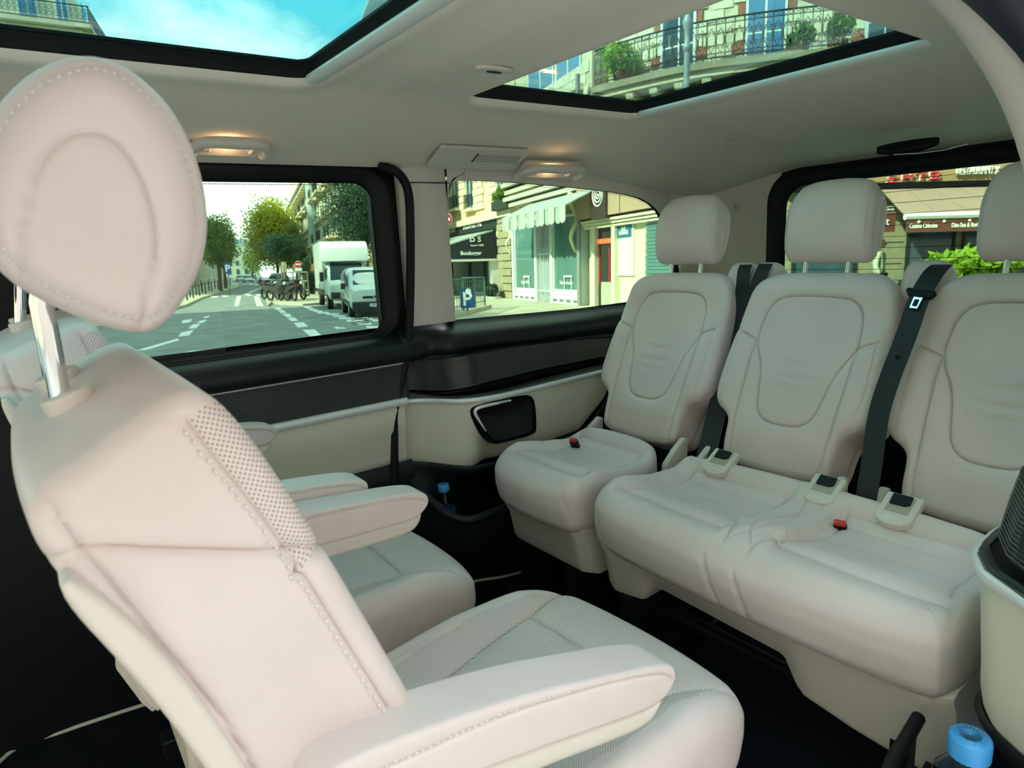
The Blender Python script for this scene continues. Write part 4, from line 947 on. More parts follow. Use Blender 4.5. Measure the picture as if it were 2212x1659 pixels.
def bench_cushion(root, halves, y0, y1, nose):
    """halves: centre lines of the places; y0..y1 overall span; nose True gives the far outer corner its swell"""
    cx = 1.14; yc = (y0 + y1) / 2; hw = (y1 - y0) / 2
    out = [(.965, y1 - .05), (1.02, y1 - .004), (1.15, y1 + (.02 if nose else 0)), (1.30, y1 - .02), (1.345, y1 - .06), (1.345, y0 + .06), (1.30, y0 + .015), (1.15, y0), (1.02, y0 + .004), (.965, y0 + .03), (.952, yc)]
    cu = Puff(out, .074, .040, n_out=340 if hw > .3 else 240, grid=.008, n_fil=10, n_side=6, center=(1.14, yc))
    regs = []
    for k, c in enumerate(halves):
        w = .145
        fr = smooth_poly([(1.055, c + w), (1.050, c + .05), (1.045, c - .05), (1.050, c - w)], 40, False); cu.seam(fr, .003, .007, 1, .005, .02)
        bk = smooth_poly([(1.285, c + w - .02), (1.282, c), (1.285, c - w + .02)], 40, False); cu.seam(bk, .003, .006, 1, .004, .018)
        bk2 = smooth_poly([(1.255, c + w - .035), (1.25, c), (1.255, c - w + .035)], 30, False); cu.seam(bk2, .0022, .003, 1)
        for sg in (1, -1):
            sd = smooth_poly([(1.055, c + sg * w), (1.12, c + sg * (w - .022)), (1.20, c + sg * (w - .03)), (1.29, c + sg * (w - .02))], 40, False); cu.seam(sd, .003, .006, 1, .004, .018)
            arc = smooth_poly([(1.006, c + sg * (w + .02)), (1.05, c + sg * (w + .052)), (1.12, c + sg * (w + .060)), (1.22, c + sg * (w + .045)), (1.29, c + sg * (w + .02))], 40, False)
            if abs(c + sg * (w + .05) - (y0 if sg < 0 else y1)) > .012: cu.seam(arc, .0018, .003, 1); cu.stitch(arc + np.array([0, sg * .004]), 1, .006, size=(.0018, .0006))
            link_ = smooth_poly([(.940, c + sg * (w + .012)), (.975, c + sg * (w + .016)), (1.006, c + sg * (w + .02)), (1.055, c + sg * w)], 30, False); cu.seam(link_, .0026, .005, 1)
        regs.append(('center_panel', [(1.05, c + w), (1.045, c), (1.05, c - w), (1.12, c - w + .022), (1.20, c - w + .03), (1.29, c - w + .02), (1.29, c + w - .02), (1.20, c + w - .03), (1.12, c + w - .022)], 1))
    # vertical seams down the front face follow on from the links
    def fn(P):
        x, y, z = P[:, 0].copy(), P[:, 1].copy(), P[:, 2].copy(); top = np.clip(z / .074, 0, 1)
        prof = np.zeros(len(P))
        for c in halves:
            t = np.clip((np.abs(y - c) - .12) / .045, 0, 1); m_ = np.abs(y - c) < .24
            prof = np.where(m_, np.maximum(prof, t ** 1.5), prof)
        bo = .018 * prof * np.clip((x - .99) / .06, 0, 1) * np.clip((1.33 - x) / .08, 0, 1)
        P[:, 2] = z + top * (bo - .026 * np.clip((1.02 - x) / .07, 0, 1) ** 2 - .022 * np.clip((x - 1.08) / .1, 0, 1) * np.clip((1.30 - x) / .05, 0, 1) + .035 * np.clip((x - 1.27) / .07, 0, 1))
        P[:, 0] = x + .018 * np.clip(-z / .074, 0, 1) * np.clip((1.05 - x) / .08, 0, 1)
        g = np.zeros(len(P))
        for c in halves:
            for sg in (1, -1):
                yy = c + sg * .158
                if y0 + .02 < yy < y1 - .02: g = g + np.exp(-((y - yy - .02 * (z / .074)) / .0032) ** 2)
        P[:, 0] += .005 * g * np.clip((1.0 - x) / .03, 0, 1) * (z < .06)
        return P
    cu.deform(fn)
    cu.finish('seat_cushion', LEATHER, root, [(1, 0, 0), (0, 1, 0), (0, 0, 1)], (0, 0, .408), regions=regs)
off(single, lambda: bench_cushion(single, [1.295], 1.112, 1.475, True))
off(double, lambda: bench_cushion(double, [.866, .486], .308, 1.078, False))

def bench_base(root, y0, y1, cut):
    """moulded skirt under the cushion with an arch cut in its lower edge"""
    ys_ = np.linspace(y0, y1, 60); A = []
    for y in ys_:
        edge = min(1, min(y - y0, y1 - y) / .03); zb = .215
        if cut: zb = interp(y, [(y0, .175), (y0 + .15, .185), (cut[0] - .035, .20), (cut[0], .262), (cut[1], .275), (cut[1] + .03, .225), (y1, .205)])
        r = .02 * (1 - edge)
        A.append([(1.30, y, .35), (1.02 + r, y, .352), (1.004 + r, y, .345), (1.006 + r, y, .335), (1.020 + r, y, .31), (1.034 + r, y, zb + .02), (1.044 + r, y, zb + .004), (1.056 + r, y, zb), (1.30, y, zb + .01)])
    A = np.array(A); k = A.shape[1]; f = grid_faces(60, k).tolist() + [list(range(k))[::-1], [59 * k + i for i in range(k)]]
    o = mesh_obj('seat_skirt', A.reshape(-1, 3), f, CREAM_PLASTIC, root); auto_smooth(o, .6)
    for y in (y0 + .07, y1 - .07):
        fr = MB(); fr.box((1.20, y, .12), (.34, .035, .20)); fr.box((1.05, y, .06), (.09, .05, .10)); fr.cyl((1.03, y - .03, .07), (1.03, y + .03, .07), .022); fr.box((1.2, y, .02), (.46, .06, .035)); fr.build('floor_bracket', BLACK, root, bevel=.003)
        MB().tube([(.985, y - .012, .012), (1.0, y - .01, .05), (1.03, y + .004, .10)], .0032, 6).build('release_lever', ALU, root, True)
        MB().cyl((1.006, y + .034, .07), (1.012, y + .042, .07), .012).build('release_knob', STEEL, root, True)
    for p, z, r in ((1.15, .15, .018), (1.36, .12, .018)): MB().cyl((p, y0 + .05, z), (p, y1 - .05, z), r).build('cross_tube', BLACK, root, True)
off(single, lambda: bench_base(single, 1.125, 1.46, None)); off(double, lambda: bench_base(double, .315, 1.070, (.60, .92)))
for rt, pts in ((single, ((1203, 1270, .015), (1216, 1253, .05), (1227, 1237, .085))), (double, ((1396, 1368, .015), (1405, 1354, .05), (1413, 1342, .08))), (double, ((1148, 1276, .012), (1165, 1272, .018), (1188, 1268, .02)))):
    off(rt, lambda: MB().tube([on_z(x, y, z) for x, y, z in pts], .0034, 6).build('release_lever', ALU, rt, True))
def isofix(root, y, label=None):
    """anchor housing in the gap between cushion and back, with its lettering"""
    h = empty('anchor_housing', (0, 0, 0), parent=root); sl = math.radians(30)
    ex = np.array([0, -1.0, 0]); ey = np.array([math.cos(sl), 0, math.sin(sl)]); ez = np.cross(ex, ey); ez = ez if ez[2] > 0 else -ez
    o = np.array([1.300, y, .498]); t = np.linspace(0, PI, 15)
    ol = [(.034, .045)] + [(.034 * math.cos(a), -.014 - .020 * math.sin(a)) for a in t] + [(-.034, .045)]
    MB().prism(ol, -.012, .006, basis=[ex, ey, ez], origin=o).build('anchor_surround', CREAM_PLASTIC, h, bevel=.003, smooth=True)
    MB().prism([(.022, .040), (.022, -.004), (-.022, -.004), (-.022, .040)], .006, .0068, basis=[ex, ey, ez], origin=o).build('anchor_recess', mat('recess_cream', (.42, .39, .33), .5), h)
    MB().prism([(.016, .040), (.018, .020), (.010, .014), (-.018, .014), (-.020, .040)], .0068, .010, basis=[ex, ey, ez], origin=o).build('anchor_slot', BLACK, h)
    M = frame(-ex if False else ex * 1.0, ey, np.cross(ex, ey), o + ez * .0064 - ey * .022)
    text_obj('anchor_lettering', 'ISOFIX', .0115, WHITE_INK, h, frame(np.array([0, -1.0, 0]), ey, np.cross(np.array([0, -1.0, 0]), ey), o + ez * .0062 - ey * .021), .0004, spacing=1.1)
    MB().tube([(o + ex * (.008 * math.cos(a)) + ey * (-.009 + .003 * math.sin(a)) + ez * .0071) for a in np.linspace(0, 5, 14)], .0005, 4).build('anchor_symbol', WHITE_INK, h)
for y in (.935, .675): off(double, lambda: isofix(double, y))
for y in (.525, .265): off(double, lambda: isofix(double, y))
def side_brackets(root, ys):
    for y in ys: MB().prism([(1.33, .38), (1.42, .40), (1.43, .495), (1.415, .50), (1.375, .475), (1.335, .44)], -.009, .009, basis=[(1, 0, 0), (0, 0, 1), (0, 1, 0)], origin=(0, y, 0)).build('hinge_cover', CREAM_PLASTIC, root, bevel=.004, smooth=True)
off(single, lambda: side_brackets(single, (1.135, 1.47))); off(double, lambda: side_brackets(double, (1.045, .69, .60, .26)))

# ---- belt towers stand on the seats' inner shoulders
def belt_tower(root, y, w=.045):
    c = PB + np.array([0, y, 0]) + AB * .56 - NB * .075
    o = [(-.055, -.08), (.050, -.08), (.052, .0), (.036, .028), (.0, .034), (-.035, .026), (-.055, -.01)]
    Puff(o, w, .02, n_out=90, n_fil=6, n_side=5).finish('belt_tower', LEATHER, root, [NB, AB, (0, 1, 0)], c)
off(single, lambda: belt_tower(single, 1.135, .035)); off(double, lambda: belt_tower(double, 1.055, .035)); off(double, lambda: belt_tower(double, .650, .045))
def seat_belt(name, pts, label, width=.047, twist=None, tongue=None, group='black seat belts'):
    """webbing ribbon through 3-D points; wdir = direction across the webbing at each point"""
    P = np.array([p[0] for p in pts], float); Wv = np.array([p[1] for p in pts], float)
    n = 60; s = np.linspace(0, 1, len(P)); t = np.linspace(0, 1, n)
    Q = smooth_poly(P, n, False); Wd = np.stack([np.interp(t, s, Wv[:, k]) for k in range(3)], 1); Wd /= np.linalg.norm(Wd, axis=1, keepdims=True)
    T = np.gradient(Q, axis=0); T /= np.linalg.norm(T, axis=1, keepdims=True); Nn = np.cross(T, Wd); Nn /= np.linalg.norm(Nn, axis=1, keepdims=True)
    c = Q[n // 2]; r = empty(name, c, label, 'seat belt', group)
    A = np.stack([Q - Wd * width / 2 + Nn * .0007, Q + Wd * width / 2 + Nn * .0007, Q + Wd * width / 2 - Nn * .0007, Q - Wd * width / 2 - Nn * .0007], 1) - c
    o = mesh_obj('webbing', A.reshape(-1, 3), grid_faces(n, 4, False, True), BELT, r); auto_smooth(o, .5)
    if tongue is not None:
        i = int(tongue * (n - 1)); p = Q[i] - c; B = np.stack([Wd[i], -T[i], np.cross(Wd[i], -T[i])]); nn = B[2] if B[2] @ np.array([-1, 0, .3]) > 0 else -B[2]; B[2] = nn
        MB().prism([(-.031, .004), (-.024, -.008), (0, -.011), (.026, -.003), (.033, .009), (.027, .014), (0, .009), (-.027, .012)], -.004, .006, basis=B, origin=p).build('tongue_grip', BLACK, r, bevel=.003, smooth=True)
        q = MB(); q.prism([(-.010, -.008), (.010, -.008), (.0085, -.038), (-.0085, -.038)], .003, .0055, basis=B, origin=p); q.build('belt_tongue', CHROME, r, bevel=.001); MB().prism(rrect(-.0048, -.032, .0048, -.015, .002), .0056, .0062, basis=B, origin=p).build('tongue_slot', BLACK, r)
        j = int((tongue + .22) * (n - 1)); MB().lathe(Q[j] - c + nn * .001, [(.0045, 0), (.0045, .002), (.002, .003)], 12, M=np.stack([Wd[j], T[j], nn]).T).build('belt_stop', BLACK, r)
    return r
def onb(px, py, off=.0):
    d = ray(px, py); p0 = PB + NB * off; t = ((p0 - CAM) @ NB) / (d @ NB); return CAM + d * t
wy = np.array([0, 1.0, 0])
seat_belt('seat_belt', [(onb(2035, 572, -.015), wy), (onb(2018, 586, .02), wy + AB * .2), (onb(1985, 640, .045), wy), (onb(1960, 720, .05), wy), (onb(1920, 820, .05), wy), (onb(1895, 900, .05), wy), (onb(1884, 1000, .045), wy), (onb(1868, 1090, .035), wy), (onb(1862, 1135, .02), wy), (onb(1858, 1170, .0), wy)], 'black seat belt with a chrome tongue hanging between the two places of the bench', .043, tongue=.17)
seat_belt('seat_belt', [(onb(1612, 572, -.02), wy), (onb(1606, 585, .01), wy), (onb(1602, 640, -.03), wy), (onb(1586, 720, -.05), wy), (onb(1560, 820, -.05), wy), (onb(1538, 900, -.03), wy), (onb(1520, 980, -.005), wy), (onb(1505, 1040, -.005), wy)], 'black seat belt of the single rear seat, the left of two crossing ones', .040)
seat_belt('seat_belt', [(onb(1655, 570, -.02), wy), (onb(1645, 588, .008), wy), (onb(1618, 660, -.03), wy - AB * .3), (onb(1592, 760, -.045), wy), (onb(1566, 850, -.045), wy), (onb(1545, 930, -.02), wy), (onb(1528, 1000, .0), wy), (onb(1514, 1050, .0), wy)], 'black seat belt right of the crossing pair, beside the single seat', .042)
def buckle(px, py, z, label):
    c = on_z(px, py, z); r = empty('belt_buckle', c, label, 'buckle', None, rot=(0, -.5, .3))
    MB().box((0, 0, -.02), (.014, .024, .05)).build('buckle_body', BLACK, r, bevel=.003); MB().box((0, 0, .008), (.012, .022, .010)).build('release_button', RED, r, bevel=.003)
buckle(1240, 955, .478, 'red-topped belt buckle at the window side of the single rear seat'); buckle(1815, 1136, .462, 'red-topped belt buckle in the gap between the two bench places')

# ---------------------------------------------------------------- water bottles
PLASTIC = glass_mat('bottle_plastic', (.72, .82, .86))
def bottle(loc, label, tilt=(0, 0, 0), s=1.0):
    r = empty('water_bottle', loc, label, 'bottle', 'small water bottles', rot=tilt); r.scale = (s, s, s)
    MB().lathe((0, 0, 0), [(.024, 0), (.029, .004), (.030, .03), (.0285, .04), (.030, .05), (.030, .10), (.026, .125), (.014, .142), (.0125, .150)], 24).build('bottle_body', PLASTIC, r, True)
    MB().lathe((0, 0, .0), [(.026, .002), (.0275, .006), (.0275, .10), (.023, .121), (.011, .14)], 20).build('water', glass_mat('water', (.55, .70, .80)), r, True)
    a = np.linspace(0, 2 * PI, 48, endpoint=False); rr = np.where(np.arange(48) % 2 == 0, .0172, .0164)
    v = []
    for z, k in ((.146, 1), (.149, 1), (.163, 1), (.166, .93), (.1665, .5)): v.append(np.column_stack([rr * k * np.cos(a), rr * k * np.sin(a), np.full(48, z)]))
    A = np.array(v); mesh_obj('cap', A.reshape(-1, 3), grid_faces(5, 48, False, True).tolist() + [list(range(192, 240))], mat('blue_cap', (.05, .32, .72), .35), r)
    MB().lathe((0, 0, 0), [(.0306, .052), (.0306, .092)], 24).build('label_band', mat('bottle_label', (.03, .10, .20), .4), r, True)
pc = on_y(958, 1050, 1.62); bottle((pc[0], 1.62, .20), 'blue-capped water bottle standing in the bin under the far side panel', s=max(.7, (pc[2] + .006 - .20) / .166))
pc = on_y(2097, 1588, .225); bottle((pc[0], pc[1], .256), 'large-looking blue-capped water bottle in the near bin, bottom right corner', s=(pc[2] - .256) / .1665)
# ================================================================== OUTSIDE: the street (it falls away a little from the van)
UP = np.array([.043, .010, .999]); UP /= np.linalg.norm(UP)
XS = np.array([1.0, 0, 0]) - UP[0] * UP; XS /= np.linalg.norm(XS); YS = np.cross(UP, XS)
SM = np.stack([XS, YS, UP], 1); EYE = 1.65; SO = CAM - UP * EYE
FWD = CR @ np.array([0, 0, -1.0])
def sm(p, rot=0.0):
    c, s_ = math.cos(rot), math.sin(rot); R = SM @ np.array([[c, -s_, 0], [s_, c, 0], [0, 0, 1]])
    q = np.array([p[0], p[1], p[2] if len(p) > 2 else 0.0]); return Matrix(frame(R[:, 0], R[:, 1], R[:, 2], SO + SM @ q).tolist())
def sray(x, y): return SM.T @ ray(x, y)
def G(x, y, h=0.0): d = sray(x, y); t = (h - EYE) / d[2]; return np.array([d[0] * t, d[1] * t, h])
def D(x, y, depth): r = ray(x, y); return SM.T @ (CAM + r * (depth / (r @ FWD)) - SO)
def out_thing(name, p, label, cat, rot=0.0, group=None, kind=None): return empty(name, (0, 0, 0), label, cat, group, kind, matrix=sm(p, rot))
def px_m(p): return np.linalg.norm((SO + SM @ np.asarray(p) - CAM)) / F_PX      # metres per pixel there
SD = np.array([.27, .96]); SD /= np.linalg.norm(SD)                                # the street runs this way

ASPHALT = mat('asphalt', (.20, .225, .22), .85, var=.25, varscale=1.2, bump=(60, .3, .01))
PAVE = mat('pavement_stone', (.46, .43, .33), .85, var=.15, varscale=.8)
PAINT = mat('road_paint', (.78, .80, .76), .7, var=.08, varscale=5)
STONE = mat('limestone', (.66, .58, .38), .85, var=.14, varscale=1.6, bump=(14, .3, .02))
STONE_L = mat('pale_limestone', (.74, .67, .47), .85, var=.10, varscale=2.0)
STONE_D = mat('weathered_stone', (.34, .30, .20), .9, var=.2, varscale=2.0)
BRICK_RED = mat('red_brick', (.36, .13, .075), .85, var=.2, varscale=9)
IRON = mat('wrought_iron', (.012, .022, .024), .5)
SLATE = mat('slate_roof', (.20, .26, .28), .6)
PANE = mat('dark_window_glass', (.05, .10, .13), .08, spec=.8)
PANE_B = mat('blue_reflecting_glass', (.10, .24, .42), .06, spec=1.0)
FRAME_W = mat('white_window_frame', (.74, .78, .74), .5)
SHOP_GREY = mat('pale_grey_joinery', (.60, .68, .68), .5)
WHITE_BODY = mat('white_vehicle_paint', (.72, .76, .76), .25, coat=.5)
DARK_TRIM = mat('dark_vehicle_trim', (.025, .028, .03), .5)
TYRE = mat('tyre_rubber', (.012, .012, .013), .8)
WIND = mat('vehicle_glass', (.02, .035, .045), .12, spec=.35)
BLUE_SIGN = mat('blue_sign', (.015, .10, .42), .4)
RED_SIGN = mat('red_sign', (.60, .03, .05), .4)
TRUNK = mat('bark', (.12, .09, .06), .9, bump=(20, .5, .02))
def leaf_mat(n, c, v=.35):
    m = mat(n, c, .6, var=v, varscale=.9); nt = m.node_tree; b = nt.nodes['Principled BSDF']; o = [q for q in nt.nodes if q.type == 'OUTPUT_MATERIAL'][0]
    t = nt.nodes.new('ShaderNodeBsdfTranslucent'); t.inputs[0].default_value = (min(1, c[0] * 1.9), min(1, c[1] * 1.7), c[2] * 1.2, 1); x = nt.nodes.new('ShaderNodeMixShader'); x.inputs[0].default_value = .42
    nt.links.new(b.outputs[0], x.inputs[1]); nt.links.new(t.outputs[0], x.inputs[2]); nt.links.new(x.outputs[0], o.inputs[0]); return m
LEAF_Y = leaf_mat('yellow_green_leaves', (.40, .42, .05)); LEAF_G = leaf_mat('green_leaves', (.13, .24, .05)); LEAF_D = leaf_mat('dark_needles', (.020, .060, .034)); LEAF_B = leaf_mat('bright_leaves', (.26, .42, .03))

# ---- ground and its painted marks
gr = empty('ground', (0, 0, 0), kind='structure', matrix=sm((0, 0)))
MB().bbox((-70, -40, -.3), (140, 330, 0)).build('road_surface', ASPHALT, gr)
def poly_ground(pts, h, name, m, parent, h0=0.0):
    P = [G(x, y, h)[:2] for x, y in pts]; return MB().prism(P, h0, h).build(name, m, parent)
Z4 = lambda L: [(400 + x / 3.858, 370 + y / 3.858) for x, y in L]
marks = [[(978, 1322), (1080, 1318), (1135, 1368), (1042, 1375)], [(905, 1262), (985, 1258), (1025, 1292), (940, 1300)], [(850, 1220), (908, 1218), (945, 1245), (885, 1248)], [(808, 1188), (868, 1186), (895, 1210), (845, 1214)], [(775, 1160), (820, 1158), (845, 1178), (800, 1182)], [(745, 1140), (790, 1138), (810, 1152), (765, 1156)],
    [(-60, 1530), (40, 1498), (215, 1488), (180, 1540), (-20, 1575)], [(440, 1468), (635, 1455), (635, 1475), (437, 1505)], [(850, 1440), (1025, 1420), (1020, 1430), (850, 1452)], [(-30, 1342), (70, 1322), (35, 1365), (-60, 1378)], [(25, 1310), (65, 1275), (130, 1270), (90, 1307)], [(95, 1264), (130, 1242), (182, 1238), (150, 1262)], [(-20, 1242), (60, 1230), (40, 1258), (-30, 1266)], [(165, 1224), (150, 1216), (195, 1203), (205, 1210)],
    [(-400, 1490), (-60, 1392), (-50, 1408), (-330, 1490)]]
right = [(985, 1132, 1045), (1010, 1143, 1070), (1035, 1155, 1100), (1065, 1166, 1140), (1100, 1178, 1195), (1170, 1190, 1280), (1225, 1206, 1335), (1275, 1224, 1410), (1340, 1245, 1485), (1430, 1270, 1550), (1505, 1298, 1635), (1430, 1340, 1500), (1480, 1219, 1520), (1510, 1229, 1560), (1555, 1241, 1610), (90, 1049, 140), (215, 1046, 265), (305, 1040, 350), (505, 1030, 545), (590, 1030, 630), (530, 940, 560), (575, 946, 600)]
for x0, y, x1 in right: hgt = 3.5 + (y - 940) * .012; marks.append([(x0, y - hgt), (x1, y - hgt), (x1 + 8, y + hgt), (x0 + 8, y + hgt)])
for k in range(6): y = 1042 + k * 14; marks.append([(432 - k * 4, y), (468 - k * 4, y), (464 - k * 4, y + 9), (427 - k * 4, y + 9)]); marks.append([(572 + k * 4, y), (612 + k * 7, y), (618 + k * 7, y + 9), (576 + k * 4, y + 9)])
marks.append([(480, 1028), (500, 1020), (650, 958), (655, 962), (510, 1028)])
marks.append([(1240, 1302), (1270, 1292), (1272, 1299), (1338, 1304), (1338, 1312), (1272, 1308), (1272, 1316)])
for mk_ in marks: poly_ground(Z4(mk_), .006, 'road_marking', PAINT, gr)
poly_ground(Z4([(-900, 1330), (0, 1112), (140, 1050), (180, 1038), (440, 966), (452, 950), (430, 930), (300, 900), (-900, 905)]), .12, 'pavement', PAVE, gr)
poly_ground(Z4([(690, 1112), (720, 1085), (800, 1098), (980, 1104), (1120, 1095), (1190, 1040), (1400, 960), (1000, 930), (700, 1000), (665, 1040)]), .10, 'traffic_island', PAVE, gr)
poly_ground([(940, 712), (1010, 698), (1090, 688), (1340, 668), (1480, 655), (1700, 640), (1700, 612), (1000, 612), (960, 640)], .02, 'pavement', PAVE, gr)

b = MB(); b.bbox((-40, -12, 0), (-22, 34, 27)); o = b.build('building', STONE_L); o.matrix_world = sm((0, 0)); tag(o, 'tall unseen stone block added left of the picture to shade the van', 'building')  # added out of view to keep direct sun off the cabin
MB().bbox((-14, -9, 0), (60, -.35, .14)).build('near_bounce_slab', mat('pale_bounce_paving', (.46, .40, .37), .85, var=.1), gr)  # unseen pale slab added to bounce light up into the cabin
b = MB(); b.bbox((-20, -26, 0), (48, -10, 15.5)); o = b.build('building', mat('rose_bounce_stone', (.56, .45, .41), .85)); o.matrix_world = sm((0, 0)); tag(o, 'long unseen rose block added behind the camera to dim and warm the door light', 'building')  # added out of view: cuts skylight at the open door, returns warm bounce
# ---- the buildings stand on straight fronts: a plane through a ground point, with along/height/outward coordinates
class Front:
    def __init__(s, p, d): s.p = np.array(p[:2], float); s.d = np.array(d, float) / np.linalg.norm(d); s.n = np.array([s.d[1], -s.d[0]]); s.n *= -np.sign(s.n @ s.p)   # n: towards the van
    def uh(s, x, y, out=0.0):
        r = sray(x, y); t = ((s.p + s.n * out) @ s.n) / (r[:2] @ s.n); q = r * t; return float((q[:2] - s.p) @ s.d), float(q[2] + EYE)
    def rect(s, x0, y0, x1, y1, out=0.0):
        ym, xm = (y0 + y1) / 2, (x0 + x1) / 2; a = s.uh(x0, ym, out)[0]; b_ = s.uh(x1, ym, out)[0]; return min(a, b_), s.uh(xm, y1, out)[1], max(a, b_), s.uh(xm, y0, out)[1]
    def mat(s): M = np.array([[s.d[0], s.n[0], 0], [s.d[1], s.n[1], 0], [0, 0, 1]]); R = SM @ M; return Matrix(frame(R[:, 0], R[:, 1], R[:, 2], SO + SM @ np.array([s.p[0], s.p[1], 0])).tolist())
    def wmat(s, u, out, h):     # reading direction for lettering: as seen from the van
        R = SM @ np.array([[-s.d[0], 0, s.n[0]], [-s.d[1], 0, s.n[1]], [0, 1, 0]]) if s.d @ np.array([1, -1]) < 0 else SM @ np.array([[s.d[0], 0, s.n[0]], [s.d[1], 0, s.n[1]], [0, 1, 0]])
        return R
def bx(u0, h0, u1, h1, o0, o1): return MB().bbox((min(u0, u1), o0, min(h0, h1)), (max(u0, u1), o1, max(h0, h1)))
def lettering(root, F, name, body, size, m, u, h, o, depth=.01, bold=0.0, tilt=0.0, flip=True, sx=1.0):
    ex = np.array([-1.0 if flip else 1.0, 0, 0]); ey = np.array([0, math.sin(tilt), math.cos(tilt)]); ez = np.cross(ex, ey)
    M = frame(ex * sx, ey, ez, (u, o, h)); return text_obj(name, body, size, m, root, M, depth, bold=bold)
def window_part(root, u0, h0, u1, h1, o=0.0, glass=PANE, fr=FRAME_W, bars=True, t=.06):
    b = MB(); b.bbox((u0, o - .02, h0), (u1, o + .03, h0 + t)); b.bbox((u0, o - .02, h1 - t), (u1, o + .03, h1)); b.bbox((u0, o - .02, h0), (u0 + t, o + .03, h1)); b.bbox((u1 - t, o - .02, h0), (u1, o + .03, h1))
    if bars: b.bbox(((u0 + u1) / 2 - t / 2, o - .02, h0), ((u0 + u1) / 2 + t / 2, o + .03, h1))
    f = b.build('window', fr, root); MB().bbox((u0 + .01, o - .03, h0 + .01), (u1 - .01, o - .015, h1 - .01)).build('pane', glass, f); return f
def railing(root, u0, u1, h0, h1, o, parent=None, pitch=.14):
    b = MB(); b.bbox((u0, o - .015, h1 - .04), (u1, o + .015, h1)); b.bbox((u0, o - .015, h0), (u1, o + .015, h0 + .03)); b.bbox((u0, o - .012, (h0 * .25 + h1 * .75) - .012), (u1, o + .012, (h0 * .25 + h1 * .75) + .012))
    n = max(2, int((u1 - u0) / pitch))
    for k in range(n + 1): u = u0 + (u1 - u0) * k / n; b.bbox((u - .011, o - .011, h0), (u + .011, o + .011, h1))
    r = b.build('balcony_railing', IRON, root); r['kind'] = 'stuff'; return r

# ---- bakery and grey shop front, on the right-hand side of the street
F4 = Front(G(1262, 661), SD)
bak = empty('bakery_building', (0, 0, 0), 'stone building with a black bakery awning at street level', 'building', matrix=F4.mat())
uA = F4.uh(1110, 600)[0]; uB = F4.uh(1264, 560)[0]; uEnd = uA + 24
bx(uA, 0, uEnd, 17, -6, -.25).build('wall', STONE, bak)
# upper storey with rusticated piers, windows, flower boxes
u0, h0, u1, h1 = F4.rect(968, 388, 1110, 452)
def upx(x, y): return F4.uh(x, y)[0]
for xa, xb in ((985, 999), (1018, 1036), (1052, 1066), (1100, 1112), (1150, 1160)):
    ua, ub = upx(xa, 430), upx(xb, 430)
    for k in range(9):
        h = F4.uh((xa + xb) / 2, 455)[1] + .05 + k * .42; w = .0 if k % 2 else .16
        bx(min(ua, ub) - w, h, max(ua, ub) + w, h + .38, -.25, -.12).build('stone', STONE_L, bak, bevel=.03)
for xa, xb in ((1000, 1016), (1066, 1080), (968, 984)):
    ua, ub = sorted((upx(xa, 420), upx(xb, 420))); hb = F4.uh((xa + xb) / 2, 452)[1]
    window_part(bak, ua, hb + .1, ub, hb + 2.6, -.22)
    railing(bak, ua - .1, ub + .1, hb, hb + .85, -.05)
    bx(ua - .2, hb - .15, ub + .2, hb, -.25, .12).build('sill', STONE_L, bak)
hb = F4.uh(1040, 462)[1]
bx(uA, hb - .45, uEnd, hb - .1, -.25, .12).build('string_course', STONE_L, bak)
# bakery fascia with its letters
hs = F4.uh(1005, 489)[1]; FASC = mat('dark_fascia', (.02, .03, .035), .5)
bx(uA + .3, F4.uh(1040, 498)[1], uEnd, F4.uh(1040, 467)[1], -.25, -.05).build('fascia', FASC, bak)
ua, ub = upx(1042, 482), upx(997, 492); hm_ = F4.uh(1020, 485, -.03)[1]
o = lettering(bak, F4, 'fascia_lettering', 'SALON DE THÉ', .62, WHITE_INK, (ua + ub) / 2, hm_, -.03, .01, .012, sx=.86); lettering(bak, F4, 'fascia_lettering', 'TELIER', .62, WHITE_INK, upx(975, 496) , hm_ - .02, -.03, .01, .012, sx=.86)
# black awning that stands out over the pavement: sloping grey cloth, black end with the name, dropped front
AWN = mat('black_awning_cloth', (.012, .018, .024), .7)
uE = upx(1072, 520); FE = Front(F4.p + F4.d * uE, F4.n)
P = [FE.uh(x, y) for x, y in ((1072, 482), (1046, 485), (966, 530), (966, 566), (1072, 558))]
hA_ = min(P[1][1], F4.uh(995, 500)[1] - .30, F4.uh(1040, 490)[1] - .30); P[0] = (0.0, hA_); P[1] = (P[1][0] * .3, hA_ - .02)
o2_ = P[2][0]; sg_ = 1.0 if F4.n @ FE.d > 0 else -1.0
end = [(sg_ * o, h) for o, h in P]
MB().prism(end, -.03, .03, basis=[(0, 1, 0), (0, 0, 1), (1, 0, 0)], origin=(uE, 0, 0)).build('awning_end', AWN, bak)
top = [(sg_ * P[1][0] - .02, P[1][1] + .02), (sg_ * P[2][0] + .05, P[2][1] + .02), (sg_ * P[2][0] + .05, P[2][1] - .05), (sg_ * P[1][0] - .02, P[1][1] - .05)]
MB().prism(top, 0, 9, basis=[(0, 1, 0), (0, 0, 1), (1, 0, 0)], origin=(uE - .04, 0, 0)).build('awning_cloth', mat('grey_awning_cloth', (.30, .34, .34), .8), bak)
MB().bbox((uE, sg_ * o2_ - .03, P[3][1]), (uE + 9, sg_ * o2_ + .03, P[2][1])).build('awning_front', AWN, bak); MB().bbox((uE - .05, -.05, P[4][1] - .12), (uE + 9, sg_ * o2_ + .05, P[4][1] - .02)).build('awning_rail', FRAME_W, bak)
